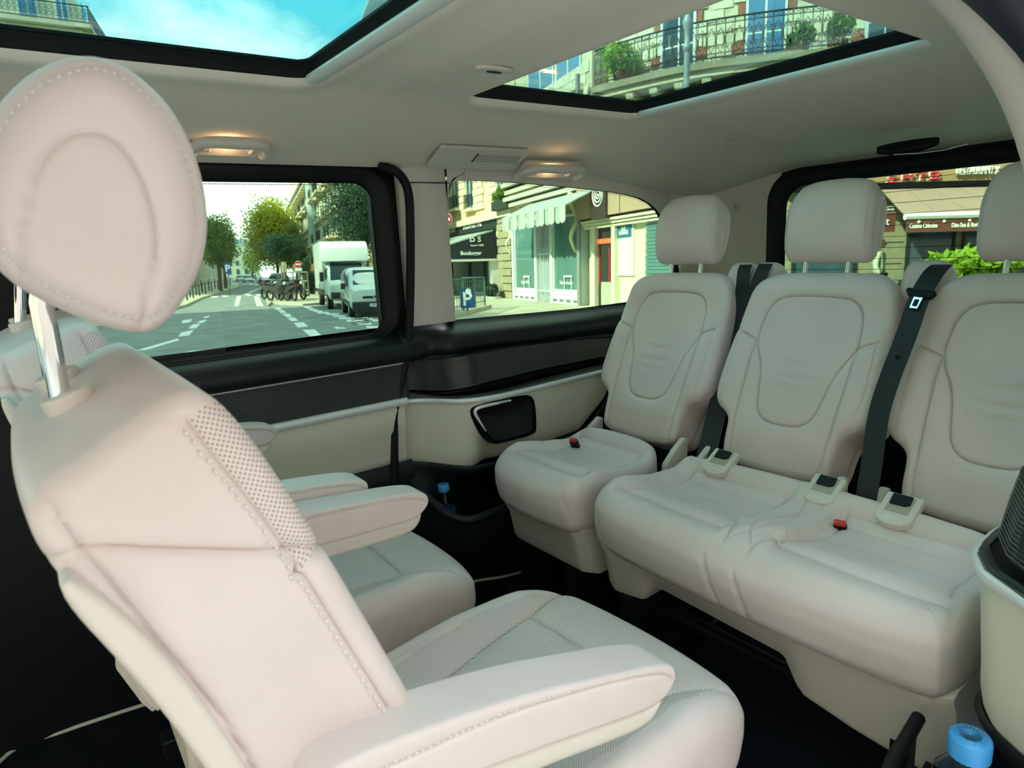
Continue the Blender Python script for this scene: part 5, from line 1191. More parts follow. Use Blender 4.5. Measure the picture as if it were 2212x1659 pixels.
def on_end(px, py, body, size, bold=0.0, name='awning_lettering'):
    o_, h_ = FE.uh(px, py); M = frame((0, -1.0, 0), (0, 0, 1), np.cross((0, -1.0, 0), (0, 0, 1)), (uE - .05, sg_ * o_, h_)); return text_obj(name, body, size, WHITE_INK, bak, M, .008, bold=bold)
on_end(1026, 515, "B's", .62, .0, 'awning_monogram'); on_end(1030, 530, 'depuis 1980', .16); on_end(1017, 547, 'Boulanger', .30, .006)
# bakery window under the awning
hg = F4.uh(1020, 655)[1]
for xa, xb in ((972, 1008), (1011, 1040), (1043, 1064)):
    ua, ub = sorted((upx(xa, 600), upx(xb, 600))); f = window_part(bak, ua, .25, ub, F4.uh(1020, 560)[1], -.18, PANE, mat('dark_joinery', (.02, .03, .03), .5), False)
bx(upx(1066, 600) - .1, .1, upx(1073, 600), F4.uh(1069, 552)[1], -.2, .3).build('white_board', FRAME_W, bak)
# stone pier between the two shops
for k in range(11):
    ua, ub = sorted((upx(1076, 570), upx(1104, 570))); bx(ua, .02 + k * .40, ub, .38 + k * .40, -.25, .05 if k % 2 else .0).build('stone', STONE_D, bak, bevel=.03)

shop = empty('shop_building', (0, 0, 0), 'stone building with a pale grey shop front and scalloped awning', 'building', matrix=F4.mat())
bx(uB, 0, uA - .02, 17, -6, -.35).build('wall', STONE, shop)
def srect(x0, y0, x1, y1, out=0.0): return F4.rect(x0, y0, x1, y1, out)
for (x0, y0, x1, y1) in ((1113, 488, 1160, 626), (1196, 474, 1256, 630)):
    ua, ha, ub, hb_ = srect(x0, y0, x1, y1); f = window_part(shop, ua, ha, ub, hb_ + .2, .0, mat('shop_glass', (.10, .22, .21), .05, spec=.9), SHOP_GREY, False, .09)
    b = bx(ua, .32, ub, ha, -.2, .05); b.build('stall_riser', SHOP_GREY, shop, bevel=.015); bx(ua + .15, .42, ub - .15, ha - .12, .05, .07).build('riser_panel', SHOP_GREY, shop, bevel=.01); bx(ua - .05, 0, ub + .05, .32, -.2, .12).build('plinth', SHOP_GREY, shop, bevel=.015)
    for k in range(4): uu = ua + (ub - ua) * (k + .5) / 4; bx(uu - .22, .10, uu + .22, .22, .12, .125).build('vent_grille', mat('vent_dark', (.15, .17, .17), .6), shop)
    # table set in the window
    um = (ua + ub) / 2
    tb = MB(); tb.bbox((um - .55, .045, ha + .62), (um + .25, .052, ha + .70))
    for du in (-.5, .2): tb.bbox((um + du - .03, .045, ha + .1), (um + du + .03, .05, ha + .62))
    tb.build('display_table', FRAME_W, shop)['kind'] = 'stuff'
    lettering(shop, F4, 'window_lettering', 'depuis 1900' if x0 < 1150 else 'Maison fondée', .22, WHITE_INK, um, ha + .38, .05, .004)
ua, ha, ub, hb_ = srect(1160, 485, 1196, 652)
bx(ua, 0, ub, hb_, -.30, -.22).build('shop_door', mat('grey_door', (.30, .34, .38), .5), shop)
gt = MB()
for k in range(9): uu = ua + .1 + (ub - ua - .2) * k / 8; gt.bbox((uu - .018, -.05, .1), (uu + .018, -.02, 2.5 + .12 * (k % 3 == 1)))
gt.bbox((ua + .05, -.05, .5), (ub - .05, -.02, .56)); gt.bbox((ua + .05, -.05, 2.2), (ub - .05, -.02, 2.26)); g_ = gt.build('security_gate', SHOP_GREY, shop)
for xx in (1111, 1160, 1194, 1257):
    uu = upx(xx, 570); hh = F4.uh(xx, 480)[1]; bx(uu - .13, 0, uu + .13, hh, -.25, .10).build('pilaster', SHOP_GREY, shop, bevel=.02)
# carved scroll brackets
for xx, yy, s_ in ((1105, 512, 1.0), (1248, 476, 1.5)):
    uu, hh = F4.uh(xx, yy); t = np.linspace(0, 1, 40); P = np.column_stack([uu + .16 * s_ * np.sin(t * 9) * (1 - .5 * t), .18 + .12 * np.cos(t * 9), hh + .75 * s_ - 1.6 * s_ * t]); MB().tube(P, .09 * s_ * (1 - .5 * t), 8).build('carved_bracket', STONE_L, shop, True)
# grey awning, its scalloped valance, cornice over it
ua, ub = F4.uh(1089, 488, 1.5)[0], F4.uh(1228, 463, 1.5)[0]; hA = F4.uh(1175, 432)[1]; hV = F4.uh(1160, 472, 1.5)[1]
cl = MB(); nn = 40
GA = mat('sage_awning_cloth', (.34, .40, .38), .8, var=.1, varscale=3)
for k in range(14):
    a0, a1 = ua + (ub - ua) * k / 14, ua + (ub - ua) * (k + 1) / 14
    MB().prism([(0, hA), (1.55, hV + .30), (1.55, hV + .26), (0, hA - .05)], 0, 1, basis=[(0, 1, 0), (0, 0, 1), (a1 - a0, 0, 0)], origin=(a0, .05, 0)).build('awning_cloth', GA, shop)
    v = [(a0 + (a1 - a0) * j / 6, hV + .28 - .55 - .10 * math.sin(PI * j / 6)) for j in range(7)] + [(a1, hV + .28), (a0, hV + .28)]
    MB().prism(v, -.01, .01, basis=[(1, 0, 0), (0, 0, 1), (0, 1, 0)], origin=(0, 1.58 + .05 * (k % 2), 0)).build('valance', mat('pale_valance', (.46, .50, .46), .8) if k % 2 else GA, shop)
for k, (dh, o) in enumerate(((.0, .35), (.28, .5), (.62, .42), (.95, .6))): bx(uB, hA + dh, uA, hA + dh + .2, -.35, o).build('cornice', mat('cornice_stone', (.50, .49, .40), .8), shop)
hf = hA + 1.2
for xa, xb in ((1128, 1155), (1195, 1222)):
    a0, a1 = sorted((upx(xa, 410), upx(xb, 400))); window_part(shop, a0, hf + .2, a1, hf + 2.8, -.3); railing(shop, a0 - .1, a1 + .1, hf + .1, hf + 1.0, -.1)
for xa, xb, y0, y1 in ((1128, 1182, 118, 210), (1188, 1240, 110, 196), (1060, 1095, 160, 215)):
    a0, ha, a1, h1_ = srect(xa, y0, xb, y1, 0); window_part(shop, a0, ha, a1, h1_ + 1.5, -.3, PANE_B, FRAME_W, True, .08); bx(a0 - .25, ha - .25, a1 + .25, ha, -.35, .05).build('sill', STONE_L, shop)
for j in range(14):
    for k in range(9):
        u = uB + .2 + (uA - uB - .4) * (j + (.5 if k % 2 else 0)) / 14; w_ = (uA - uB - .4) / 14 * .94
        if any(min(upx(xa, 410), upx(xb, 400)) - .25 < u + w_ and u < max(upx(xa, 410), upx(xb, 400)) + .25 and k < 7 for xa, xb in ((1128, 1155), (1195, 1222))): continue
        bx(u, hf + k * .42, min(u + w_, uA), hf + k * .42 + .385, -.36, -.30).build('stone', STONE_L, shop)

# pale corner building: green-white ground floor beside the shop
F7 = Front(G(1270, 662), SD)
cor = empty('corner_shop', (0, 0, 0), 'cream painted corner shop with a brown fascia and a roller shutter', 'building', matrix=F4.mat())
CREAM_W = mat('cream_wall_paint', (.66, .68, .48), .8, var=.05)
c0 = upx(1266, 560); c1 = upx(1362, 560); c2 = upx(1475, 540)
bx(c2, 0, c0, F4.uh(1340, 452)[1], -5, -.15).build('wall', CREAM_W, cor)
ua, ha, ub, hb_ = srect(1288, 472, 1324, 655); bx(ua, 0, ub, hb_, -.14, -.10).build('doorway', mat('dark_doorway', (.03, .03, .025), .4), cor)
bx(ua - .25, 0, ua, hb_ + .3, -.15, .08).build('door_jamb', CREAM_W, cor); bx(ub, 0, ub + .25, hb_ + .3, -.15, .08).build('door_jamb', CREAM_W, cor); bx(ua - .25, hb_, ub + .25, hb_ + .3, -.15, .08).build('door_lintel', CREAM_W, cor)
for xx in (1291, 1313): uu = upx(xx, 570); bx(uu - .03, .9, uu + .03, hb_ - 1.1, -.1, -.06).build('red_door_frame', RED_SIGN, cor)
NEON = mat('red_neon', (.9, .12, .04), .4, emit=((1.0, .10, .03), 2.5)); lettering(cor, F4, 'neon_lettering', 'RUE CUISINE', .20, NEON, (ua + ub) / 2, F4.uh(1308, 521)[1], -.03, .02, .02)
bx(ua + .05, .1, ub - .3, 1.0, -.1, -.05).build('door_panel', mat('pale_door_panel', (.40, .42, .34), .6), cor)
ua, ha, ub, hb_ = srect(1329, 466, 1364, 596); bx(ua, ha, ub, hb_, -.15, -.08).build('wall_panel', mat('pale_panel', (.72, .76, .60), .7), cor, bevel=.01)
ua, ha, ub, hb_ = srect(1331, 486, 1360, 512); sg = bx(ua, ha, ub, hb_, -.08, -.04).build('street_sign', mat('street_sign_blue', (.02, .16, .26), .4), cor); t_ = np.linspace(0, PI, 14); um = (ua + ub) / 2
MB().prism([(um + .30 * math.cos(a), hb_ + .28 * math.sin(a)) for a in t_], -.08, -.04, basis=[(1, 0, 0), (0, 0, 1), (0, 1, 0)]).build('street_sign_crest', mat('street_sign_green', (.03, .18, .14), .4), cor)
lettering(cor, F4, 'sign_lettering', 'RUE', .22, WHITE_INK, um, ha + (hb_ - ha) * .70, -.03, .004, .004, sx=.75); lettering(cor, F4, 'sign_lettering', 'LAGRANGE', .20, WHITE_INK, um, ha + (hb_ - ha) * .36, -.03, .004, .004, sx=.62); lettering(cor, F4, 'sign_lettering', '5e', .20, WHITE_INK, um, hb_ + .10, -.03, .004, .004)
ua, ha, ub, hb_ = srect(1392, 482, 1446, 640); bx(ua - .2, .0, ub + .2, hb_ + .2, -.15, -.11).build('shutter_frame', CREAM_W, cor)
SHUT = mat('green_roller_shutter', (.10, .22, .21), .5)
k = 0; z = .02
while z < hb_: bx(ua, z, ub, z + .105, -.1, -.05 + .02 * (k % 2)).build('shutter_slat', SHUT, cor); z += .12; k += 1
# brown fascia with white spiral
ua, ha, ub, hb_ = srect(1262, 412, 1470, 450); hm = F4.uh(1315, 430)[1]
BROWN = mat('brown_fascia', (.42, .30, .20), .6); BRD = mat('dark_brown_fascia', (.05, .035, .03), .5)
for xa, xb in ((1262, 1291), (1293, 1300), (1331, 1356), (1358, 1478)):
    a0, a1 = sorted((upx(xa, 430), upx(xb, 430))); bx(a0, hm - .62, a1, hm + .70, -.15, .35).build('fascia_panel', BROWN, cor)
a0, a1 = sorted((upx(1300, 430), upx(1331, 430))); bx(a0, hm - .72, a1, hm + .9, -.15, .45).build('spiral_panel', BRD, cor)
t_ = np.linspace(.6, 6.4 * PI, 150); R_ = .022 * t_; MB().tube(np.column_stack([(a0 + a1) / 2 + R_ * np.cos(t_), np.full(150, .47), hm + .12 + R_ * np.sin(t_)]), .026, 6).build('spiral', WHITE_INK, cor, True)
for k in range(3): bx(c2, hm - .80 - k * .11, c0, hm - .71 - k * .11, -.15, .25 - .07 * k).build('cornice', CREAM_W, cor)
# awning arms and pipe
uu = upx(1262, 500); MB().cyl((uu, .25, 0), (uu, .25, 9), .09, 10).build('downpipe', mat('grey_pipe', (.25, .27, .28), .5), cor, True)
def street_box(x, y, w, h, d, m, label, name='utility_cabinet'):
    p = G(x, y); r = out_thing(name, p, label, 'cabinet', math.atan2(SD[1], SD[0]))
    MB().box((0, 0, h / 2), (w, d, h)).build('cabinet_body', m, r, bevel=.02); MB().box((0, d / 2 + .01, h * .55), (w * .8, .02, h * .75)).build('cabinet_door', m, r, bevel=.008); MB().box((0, 0, h + .02), (w * 1.06, d * 1.06, .05)).build('cabinet_lid', m, r, bevel=.01); return r
CAB = mat('beige_cabinet_paint', (.56, .50, .26), .6)
street_box(1343, 658, .62, 1.30, .45, CAB, 'tall beige street cabinet against the cream corner shop'); street_box(1337, 661, .40, .58, .35, CAB, 'low beige street cabinet in front of the tall one'); street_box(1265, 654, .30, 1.1, .3, mat('stone_cabinet', (.38, .36, .26), .7), 'narrow grey street cabinet beside the drainpipe of the shop')

# ---- rounded corner house with the wrought-iron balcony, seen through the rear roof window
hs_ = 8.2
cpx = [(1272, 193), (1290, 187), (1385, 163), (1480, 141), (1600, 124), (1720, 111), (1840, 100), (1960, 96), (2080, 98)]
plan = []
for x, y in cpx: d = sray(x, y); t = (hs_ - EYE) / d[2]; plan.append(d[:2] * t)
plan = smooth_poly(plan, 120, False, it=2); pc = plan.mean(0)
T_ = np.gradient(plan, axis=0); T_ /= np.linalg.norm(T_, axis=1, keepdims=True); Nv = np.stack([-T_[:, 1], T_[:, 0]], 1); Nv *= np.sign((Nv * -plan).sum(1, keepdims=True))     # towards the van
sarc = np.concatenate([[0], np.cumsum(np.linalg.norm(np.diff(plan, axis=0), axis=1))])
def on_plan(s, out, h):
    x = np.interp(s, sarc, plan[:, 0]); y = np.interp(s, sarc, plan[:, 1]); nx = np.interp(s, sarc, Nv[:, 0]); ny = np.interp(s, sarc, Nv[:, 1]); return np.stack([x + nx * out, y + ny * out, np.broadcast_to(h, np.shape(x))], -1)
def s_of(x, y=None):
    best = min(range(120), key=lambda i: abs(_px(np.append(plan[i], hs_))[0] - x)); return float(sarc[best])
def _px(p):
    c = CR.T @ (SO + SM @ np.asarray(p, float) - CAM); return W_ / 2 - c[0] / c[2] * F_PX, H_ / 2 + c[1] / c[2] * F_PX
hou = empty('corner_house', (0, 0, 0), 'rounded stone corner house with an iron balcony, seen through the rear roof window', 'building', matrix=sm((0, 0)))
def slab(name, s0, s1, o0, o1, h0, h1, m, n=40, parent=None, bevel=0):
    s = np.linspace(s0, s1, n); A = np.stack([on_plan(s, o0, h0), on_plan(s, o1, h0), on_plan(s, o1, h1), on_plan(s, o0, h1)], 1); f = grid_faces(n, 4, False, True).tolist() + [[0, 1, 2, 3], [(n - 1) * 4 + k for k in (3, 2, 1, 0)]]
    b = MB(); b.add(A.reshape(-1, 3), f); return b.build(name, m, parent or hou, bevel=bevel)
S1 = sarc[-1]; sB0, sB1 = s_of(1284), s_of(1838)
OW = -1.05
slab('wall', 0, S1, OW - 3, OW, 5.5, 16, STONE, 80)
slab('balcony_slab', sB0 - .1, sB1 + .1, OW, .10, hs_ - .22, hs_, STONE_D, 60); slab('balcony_slab', sB0, sB1, OW, -.05, hs_ - .42, hs_ - .22, STONE, 60); slab('string_course', 0, S1, OW, OW + .35, hs_ - 1.25, hs_ - .85, STONE_D, 60); slab('string_course', 0, S1, OW, OW + .25, hs_ - 2.4, hs_ - 2.1, STONE, 60)
for k in range(9):
    s = sB0 + (sB1 - sB0) * (k + .5) / 9; p = on_plan(np.array(s), OW, 0); pts = [(0, -.02), (.95, -.02), (.9, -.22), (.6, -.34), (.45, -.62), (.15, -.80), (0, -.82)]
    i = int(np.argmin(abs(sarc - s))); n3 = np.array([Nv[i, 0], Nv[i, 1], 0]); t3 = np.array([T_[i, 0], T_[i, 1], 0])
    MB().prism(pts, -.16, .16, basis=[n3, (0, 0, 1), t3], origin=(p[0], p[1], hs_ - .42)).build('bracket', STONE, hou, bevel=.04)
# piers under the balcony and the dark openings between
for k in range(7):
    s = .6 + (S1 - 1.2) * k / 6; slab('pier', s - .28, s + .28, OW, OW + .22, 5.6, hs_ - 1.2, STONE, 4)
# french windows
for xa, xb, gl in ((1398, 1482, PANE), (1606, 1702, PANE_B), (1900, 1990, PANE)):
    s0, s1 = sorted((s_of(xa), s_of(xb))); f = slab('window', s0, s1, OW, OW + .10, hs_ + .02, hs_ + 3.2, FRAME_W, 6)
    n_ = 2; w = (s1 - s0)
    for k in range(n_):
        for r0, r1 in ((.12, .95), (1.02, 2.95)): q = slab('pane', s0 + w * (.07 + .46 * k), s0 + w * (.07 + .46 * k + .40), OW + .10, OW + .115, hs_ + r0, hs_ + r1, gl, 4, f)
    # stone and brick surround
    for side, ss in ((-1, s0), (1, s1)):
        for k in range(8):
            wq = .42 if k % 2 else .26; a0, a1 = (ss - wq, ss - .02) if side < 0 else (ss + .02, ss + wq)
            slab('stone', a0, a1, OW, OW + .07, hs_ + .02 + k * .40, hs_ + .38 + k * .40, BRICK_RED if k % 3 == 1 else STONE_L, 4)
nb = 0
for k in range(9):
    s = .1 + (.3 if k % 2 else 0)
    while s < S1 - .5:
        w = .72; mid = s + w / 2
        if all(not (min(s_of(xa), s_of(xb)) - .5 < mid < max(s_of(xa), s_of(xb)) + .5) for xa, xb in ((1398, 1482), (1606, 1702), (1900, 1990))):
            slab('stone', s, s + w - .03, OW, OW + .04, hs_ + .02 + k * .38, hs_ + .37 + k * .38, STONE_L, 3); nb += 1
        s += w
# wrought-iron balustrade: rails, uprights and scrolls
rail = empty('balustrade', (0, 0, 0), parent=hou)
def along(ss, h, o=.0): return on_plan(np.asarray(ss, float), o, np.asarray(h, float))
HR = 1.28
for h, r in ((hs_ + HR, .028), (hs_ + HR - .16, .014), (hs_ + .10, .016), (hs_ + .24, .012)): MB().tube(along(np.linspace(sB0, sB1, 90), np.full(90, h)), r, 6).build('rail', IRON, rail, True)
for e, o_ in ((sB0, 0), (sB1, 0)): MB().tube([on_plan(np.array(e), OW, hs_ + HR), on_plan(np.array(e), 0, hs_ + HR)], .026, 6).build('rail', IRON, rail, True)
NP = 30
for k in range(NP + 1):
    s = sB0 + (sB1 - sB0) * k / NP; MB().tube(along([s, s], [hs_, hs_ + HR]), .015, 5).build('upright', IRON, rail, True)
    if k == NP: break
    w = (sB1 - sB0) / NP; b = MB(); t = np.linspace(0, 1, 26)
    for sx in (-1, 1):
        a = t * 2.6 * PI; rr = .075 * (1 - .75 * t)
        for cy, sg in ((.84, 1), (.46, -1)): cx = s + w / 2 + sx * w * .26; b.tube(along(cx + sx * rr * np.cos(a) * 1.1, hs_ + cy + sg * rr * np.sin(a)), .0095, 4, cap=False)
        b.tube(along(s + w / 2 + sx * w * .44 * np.sin(t * PI), hs_ + .24 + t * .76), .009, 4, cap=False)
        cx = s + w / 2 + sx * w * .25; b.tube(along(cx + .055 * np.cos(t * 2 * PI), hs_ + 1.20 + .05 * np.sin(t * 2 * PI)), .008, 4, cap=False); b.tube(along(cx + .05 * np.cos(t * 2 * PI), hs_ + .17 + .05 * np.sin(t * 2 * PI)), .008, 4, cap=False)
    b.build('scrollwork', IRON, rail, True)['kind'] = 'stuff'

# ---- planting
def leaves(n, ctr, rad, size, seed, flat=.5, blobs=9, spread=.62, jit=1.0):
    """leaf cloud: n small two-triangle leaves in a heap of rounded clumps"""
    r = np.random.default_rng(seed); ctr = np.asarray(ctr, float); rad = np.asarray(rad, float)
    bc = r.normal(size=(blobs, 3)); bc /= np.linalg.norm(bc, axis=1, keepdims=True); bc *= (r.random((blobs, 1)) ** .5) * spread; br = .34 + .22 * r.random(blobs)
    k = r.integers(0, blobs, n); d = r.normal(size=(n, 3)); d /= np.linalg.norm(d, axis=1, keepdims=True); rr = (.45 + .55 * r.random((n, 1)) ** .4) * br[k][:, None] * (1 + .18 * jit * r.normal(size=(n, 1)))
    P = ctr + (bc[k] + d * rr) * rad
    nn = d + .8 * r.normal(size=(n, 3)); nn /= np.linalg.norm(nn, axis=1, keepdims=True); u = np.cross(nn, r.normal(size=(n, 3))); u /= np.linalg.norm(u, axis=1, keepdims=True); v = np.cross(nn, u)
    s = size * (.6 + .8 * r.random((n, 1))); V = np.stack([P - u * s, P + v * s * flat, P + u * s, P - v * s * flat], 1).reshape(-1, 3); F = np.arange(4 * n).reshape(-1, 4); return V, F
def tree(p, label, h, crown_h, r, m, n, size, seed, name='street_tree', cat='tree', blobs=14, group=None, trunk=.16, lift=None, flat=.5):
    t = out_thing(name, p, label, cat, 0, group); cz = h - crown_h / 2
    V, F = leaves(n, (0, 0, cz), (r, r, crown_h / 2), size, seed, flat, blobs, .66); o = mesh_obj('foliage', V, F, m, t, False); o['kind'] = 'stuff'
    b = MB(); b.tube([(0, 0, 0), (.05, .02, h * .3), (0, .1, cz)], [trunk * 1.2, trunk, trunk * .6], 8); b.build('trunk', TRUNK, t, True)
    rr = np.random.default_rng(seed); br = MB()
    for k in range(7): a = rr.random() * 6.28; br.tube([(0, 0, h - crown_h * (1 - .08 * k)), (r * .35 * math.cos(a), r * .35 * math.sin(a), cz - crown_h * .1 + k * .1), (r * .7 * math.cos(a), r * .7 * math.sin(a), cz + crown_h * .1 * (rr.random() * 2 - .3))], [trunk * .5, trunk * .3, trunk * .1], 5)
    br.build('branches', TRUNK, t, True)['kind'] = 'stuff'; return t
def tree_px(x0, y0, x1, y1, depth, label, m, n, leaf_px, seed, base_y=None, **k):
    c = D((x0 + x1) / 2, (y0 + y1) / 2, depth); s = depth / F_PX; r = (x1 - x0) / 2 * s; top = D((x0 + x1) / 2, y0, depth)[2]; bot = D((x0 + x1) / 2, y1, depth)[2]
    return tree((c[0], c[1], 0), label, top, top - bot, r, m, n, leaf_px * s, seed, **k)
tree_px(530, 412, 655, 600, 92, 'large yellow-green plane tree over the street, behind the dark pine', LEAF_Y, 15000, 3.2, 3, blobs=34)
tree_px(605, 470, 668, 590, 80, 'olive-green plane tree between the yellow tree and the pale facade', leaf_mat('olive_leaves', (.20, .22, .04)), 7000, 3.0, 5, blobs=18)
tree_px(553, 500, 660, 572, 46, 'flat dark umbrella pine behind the no-entry sign', LEAF_D, 11000, 2.6, 8, blobs=24, flat=.25, trunk=.2)
tree_px(680, 330, 880, 600, 38, 'tall dark conifer rising behind the white box truck', LEAF_D, 26000, 3.2, 11, blobs=60, flat=.3, trunk=.25)
tree_px(425, 455, 508, 590, 62, 'green street tree at the left edge of the door window', LEAF_G, 10000, 2.8, 13, blobs=24)
tree_px(462, 542, 502, 585, 75, 'small bright green tree under the left street tree', LEAF_B, 1600, 2.0, 17, blobs=8)
tree_px(515, 535, 570, 595, 150, 'dark green trees closing the end of the street', LEAF_G, 1500, 2.2, 19, blobs=8)
tree_px(640, 545, 672, 600, 52, 'dark green shrub behind the no-entry sign post', LEAF_D, 1500, 1.8, 23, name='shrub', cat='shrub', blobs=7)
tree_px(655, 575, 690, 640, 48, 'dark hedge beside the box truck', LEAF_D, 1800, 1.8, 29, name='hedge', cat='hedge', blobs=9)
tree_px(648, 635, 675, 655, 44, 'low yellow-green plant on the traffic island', LEAF_B, 500, 1.6, 31, name='low_plant', cat='plant', blobs=5)
def box_plant(F, x0, y0, x1, y1, m, n, label, o=.2, leaf=.10, seed=1, pot=None):
    u0, h0, u1, h1 = F.rect(x0, y0, x1, y1, o); t = empty('potted_shrub', (0, 0, 0), label, 'plant', matrix=F.mat()); V, Fc = leaves(n, ((u0 + u1) / 2, o, (h0 + h1) / 2), ((u1 - u0) / 2, .35, (h1 - h0) / 2), leaf, seed); mesh_obj('foliage', V, Fc, m, t, False)['kind'] = 'stuff'
    MB().bbox((u0 + .1, o - .2, h0 - .35), (u1 - .1, o + .2, h0 + .12)).build('planter', pot or mat('dark_planter', (.03, .04, .035), .6), t, bevel=.02); return t
box_plant(F4, 1066, 392, 1103, 438, LEAF_G, 1100, 'green shrub in a window box above the pale grey shop', .25, .12, 41)
box_plant(F4, 1045, 608, 1078, 645, LEAF_D, 700, 'dark potted shrub between the bakery and the grey shop', .6, .10, 43, mat('grey_planter', (.4, .42, .40), .6))
def balcony_plant(xa, xb, h0, h1, m, n, label, seed, pink=False):
    s0, s1 = sorted((s_of(xa), s_of(xb))); c = on_plan(np.array((s0 + s1) / 2), -.25, hs_ + (h0 + h1) / 2); t = out_thing('balcony_plant', (0, 0, 0), label, 'plant'); V, F = leaves(n, c, ((s1 - s0) / 2, .5, (h1 - h0) / 2), .12, seed, .45, 14); mesh_obj('foliage', V, F, m, t, False)['kind'] = 'stuff'
    if pink: V, F = leaves(70, c, ((s1 - s0) / 2, (s1 - s0) / 2, (h1 - h0) / 2), .06, seed + 1, blobs=6); mesh_obj('flowers', V, F, mat('pink_petals', (.75, .20, .38), .6), t, False)['kind'] = 'stuff'
    pot = on_plan(np.array((s0 + s1) / 2), -.3, hs_); MB().box((pot[0], pot[1], hs_ + .15), (.4, .4, .3), taper=1.2).build('planter', mat('terracotta', (.35, .16, .09), .7), t)
balcony_plant(1280, 1395, .1, 1.5, LEAF_B, 1100, 'flowering creeper with pink blossom at the left end of the iron balcony', 51, True)
balcony_plant(1700, 1760, .1, .9, LEAF_G, 260, 'dark leafy plant in front of the blue balcony window', 53)
balcony_plant(1790, 1840, .1, 1.15, LEAF_G, 420, 'leafy plant at the right end of the iron balcony', 55)

# ---- street furniture
lp_ = D(1484, 120, 15.5)
lamp = out_thing('street_lamp', (lp_[0], lp_[1], 0), 'grey street lamp post crossing the iron balcony', 'lamp post')
zc = D(1480, 68, 15.5)[2]; GREY_P = mat('grey_post_paint', (.30, .34, .34), .4)
MB().lathe((0, 0, 0), [(.14, 0), (.14, .6), (.09, .7), (.07, zc - .5)], 16).build('post', GREY_P, lamp, True); MB().lathe((0, 0, zc), [(.05, -.5), (.10, -.42), (.10, -.36), (.065, -.30), (.075, .0), (.115, .12), (.115, .2), (.06, .34), (.05, .5)], 16).build('collar', GREY_P, lamp, True); MB().lathe((0, 0, zc + .4), [(.038, 0), (.036, 3)], 12).build('upper_post', GREY_P, lamp, True)
MB().lathe((0, 0, zc + 3.3), [(.05, 0), (.28, .1), (.34, .6), (.2, .8)], 16).build('lantern', WHITE_INK, lamp, True)
# parking-entrance railing with blue P sign
rp0, rp1 = G(975, 688), G(1048, 668); dr = (rp1 - rp0)[:2]; Lr = np.linalg.norm(dr); ang = math.atan2(dr[1], dr[0])
hr_ = (668 - 600) * px_m(rp1)
pr = out_thing('parking_railing', rp0, 'green metal railing around the car park stairs', 'railing', ang)
GRN = mat('dark_green_paint', (.05, .12, .10), .5)
for h in (.35, .65, .95, 1.2, hr_): MB().tube([(0, 0, h), (Lr, 0, h)], .03 if h == hr_ else .018, 6).build('rail', GRN, pr, True)
for k in range(4): MB().box((Lr * k / 3, 0, hr_ / 2), (.06, .06, hr_)).build('post', GRN, pr)
for k in range(16): MB().box((Lr * (k + .5) / 16, 0, .62), (.018, .018, 1.15)).build('baluster', GRN, pr)
for h in (.65, hr_): MB().tube([(Lr, 0, h), (Lr - .1, .9, h)], .025, 6).build('rail', GRN, pr, True)
MB().bbox((-.4, -.2, 0), (Lr + .3, 1.0, .16)).build('kerb', PAVE, pr)
def sign_board(px0, py0, px1, py1, depth, name, label, m, body, size, cat='sign', post=True, extra=None):
    c = D((px0 + px1) / 2, (py0 + py1) / 2, depth); s = depth / F_PX; w, h = (px1 - px0) * s, (py1 - py0) * s
    rot = math.atan2(c[1], c[0]) - PI / 2
    r = out_thing(name, (c[0], c[1], 0), label, cat, rot); MB().prism(rrect(-w / 2, -h / 2, w / 2, h / 2, min(w, h) * .06), -.02, .02, basis=[(1, 0, 0), (0, 0, 1), (0, -1, 0)], origin=(0, 0, c[2])).build('board', m, r)
    if body: text_obj('lettering', body, size * h, WHITE_INK, r, frame((1, 0, 0), (0, 0, 1), (0, -1, 0), (0, -.025, c[2] - h * .04)), .006, bold=.02 * h)
    if post: MB().cyl((0, .05, 0), (0, .05, c[2] + h / 2), .04, 8).build('post', mat('grey_post', (.2, .22, .22), .5), r, True)
    return r, c, w, h
r, c, w, h = sign_board(994, 626, 1024, 665, 23.5, 'parking_sign', 'blue parking sign with a white P on the green railing', BLUE_SIGN, 'P', 1.05)
MB().prism([(w * .12 + w * .2 * math.cos(a), h * .42 + w * .2 * math.sin(a)) for a in np.linspace(0, 2 * PI, 16, endpoint=False)], .021, .03, basis=[(1, 0, 0), (0, 0, 1), (0, -1, 0)], origin=(0, 0, c[2])).build('white_disc', WHITE_INK, r)
r, c, w, h = sign_board(485, 568, 498, 591, 55, 'parking_sign', 'small blue parking sign on a post by the left pavement', BLUE_SIGN, 'P', .9)
def no_entry(px, py, rad, depth, label, plate=True):
    c = D(px, py, depth); s = depth / F_PX; R_ = rad * s; r = out_thing('no_entry_sign', (c[0], c[1], 0), label, 'sign', math.atan2(c[1], c[0]) - PI / 2); B_ = [(1, 0, 0), (0, 0, 1), (0, -1, 0)]
    a = np.linspace(0, 2 * PI, 28, endpoint=False); ci = np.column_stack([np.cos(a), np.sin(a)])
    MB().prism(ci * R_, -.02, .012, basis=B_, origin=(0, 0, c[2])).build('rim', WHITE_INK, r); MB().prism(ci * R_ * .92, .012, .02, basis=B_, origin=(0, 0, c[2])).build('disc', RED_SIGN, r); MB().prism([(-R_ * .68, -R_ * .2), (R_ * .68, -R_ * .2), (R_ * .68, R_ * .2), (-R_ * .68, R_ * .2)], .02, .028, basis=B_, origin=(0, 0, c[2])).build('bar', WHITE_INK, r)
    if plate: MB().box((0, -.01, c[2] - R_ * 1.45), (R_ * 1.9, .03, R_ * .8)).build('plate', WHITE_INK, r)
    MB().cyl((0, .05, 0), (0, .05, c[2] + R_), .06, 8).build('post', mat('grey_post', (.2, .22, .22), .5), r, True); return r
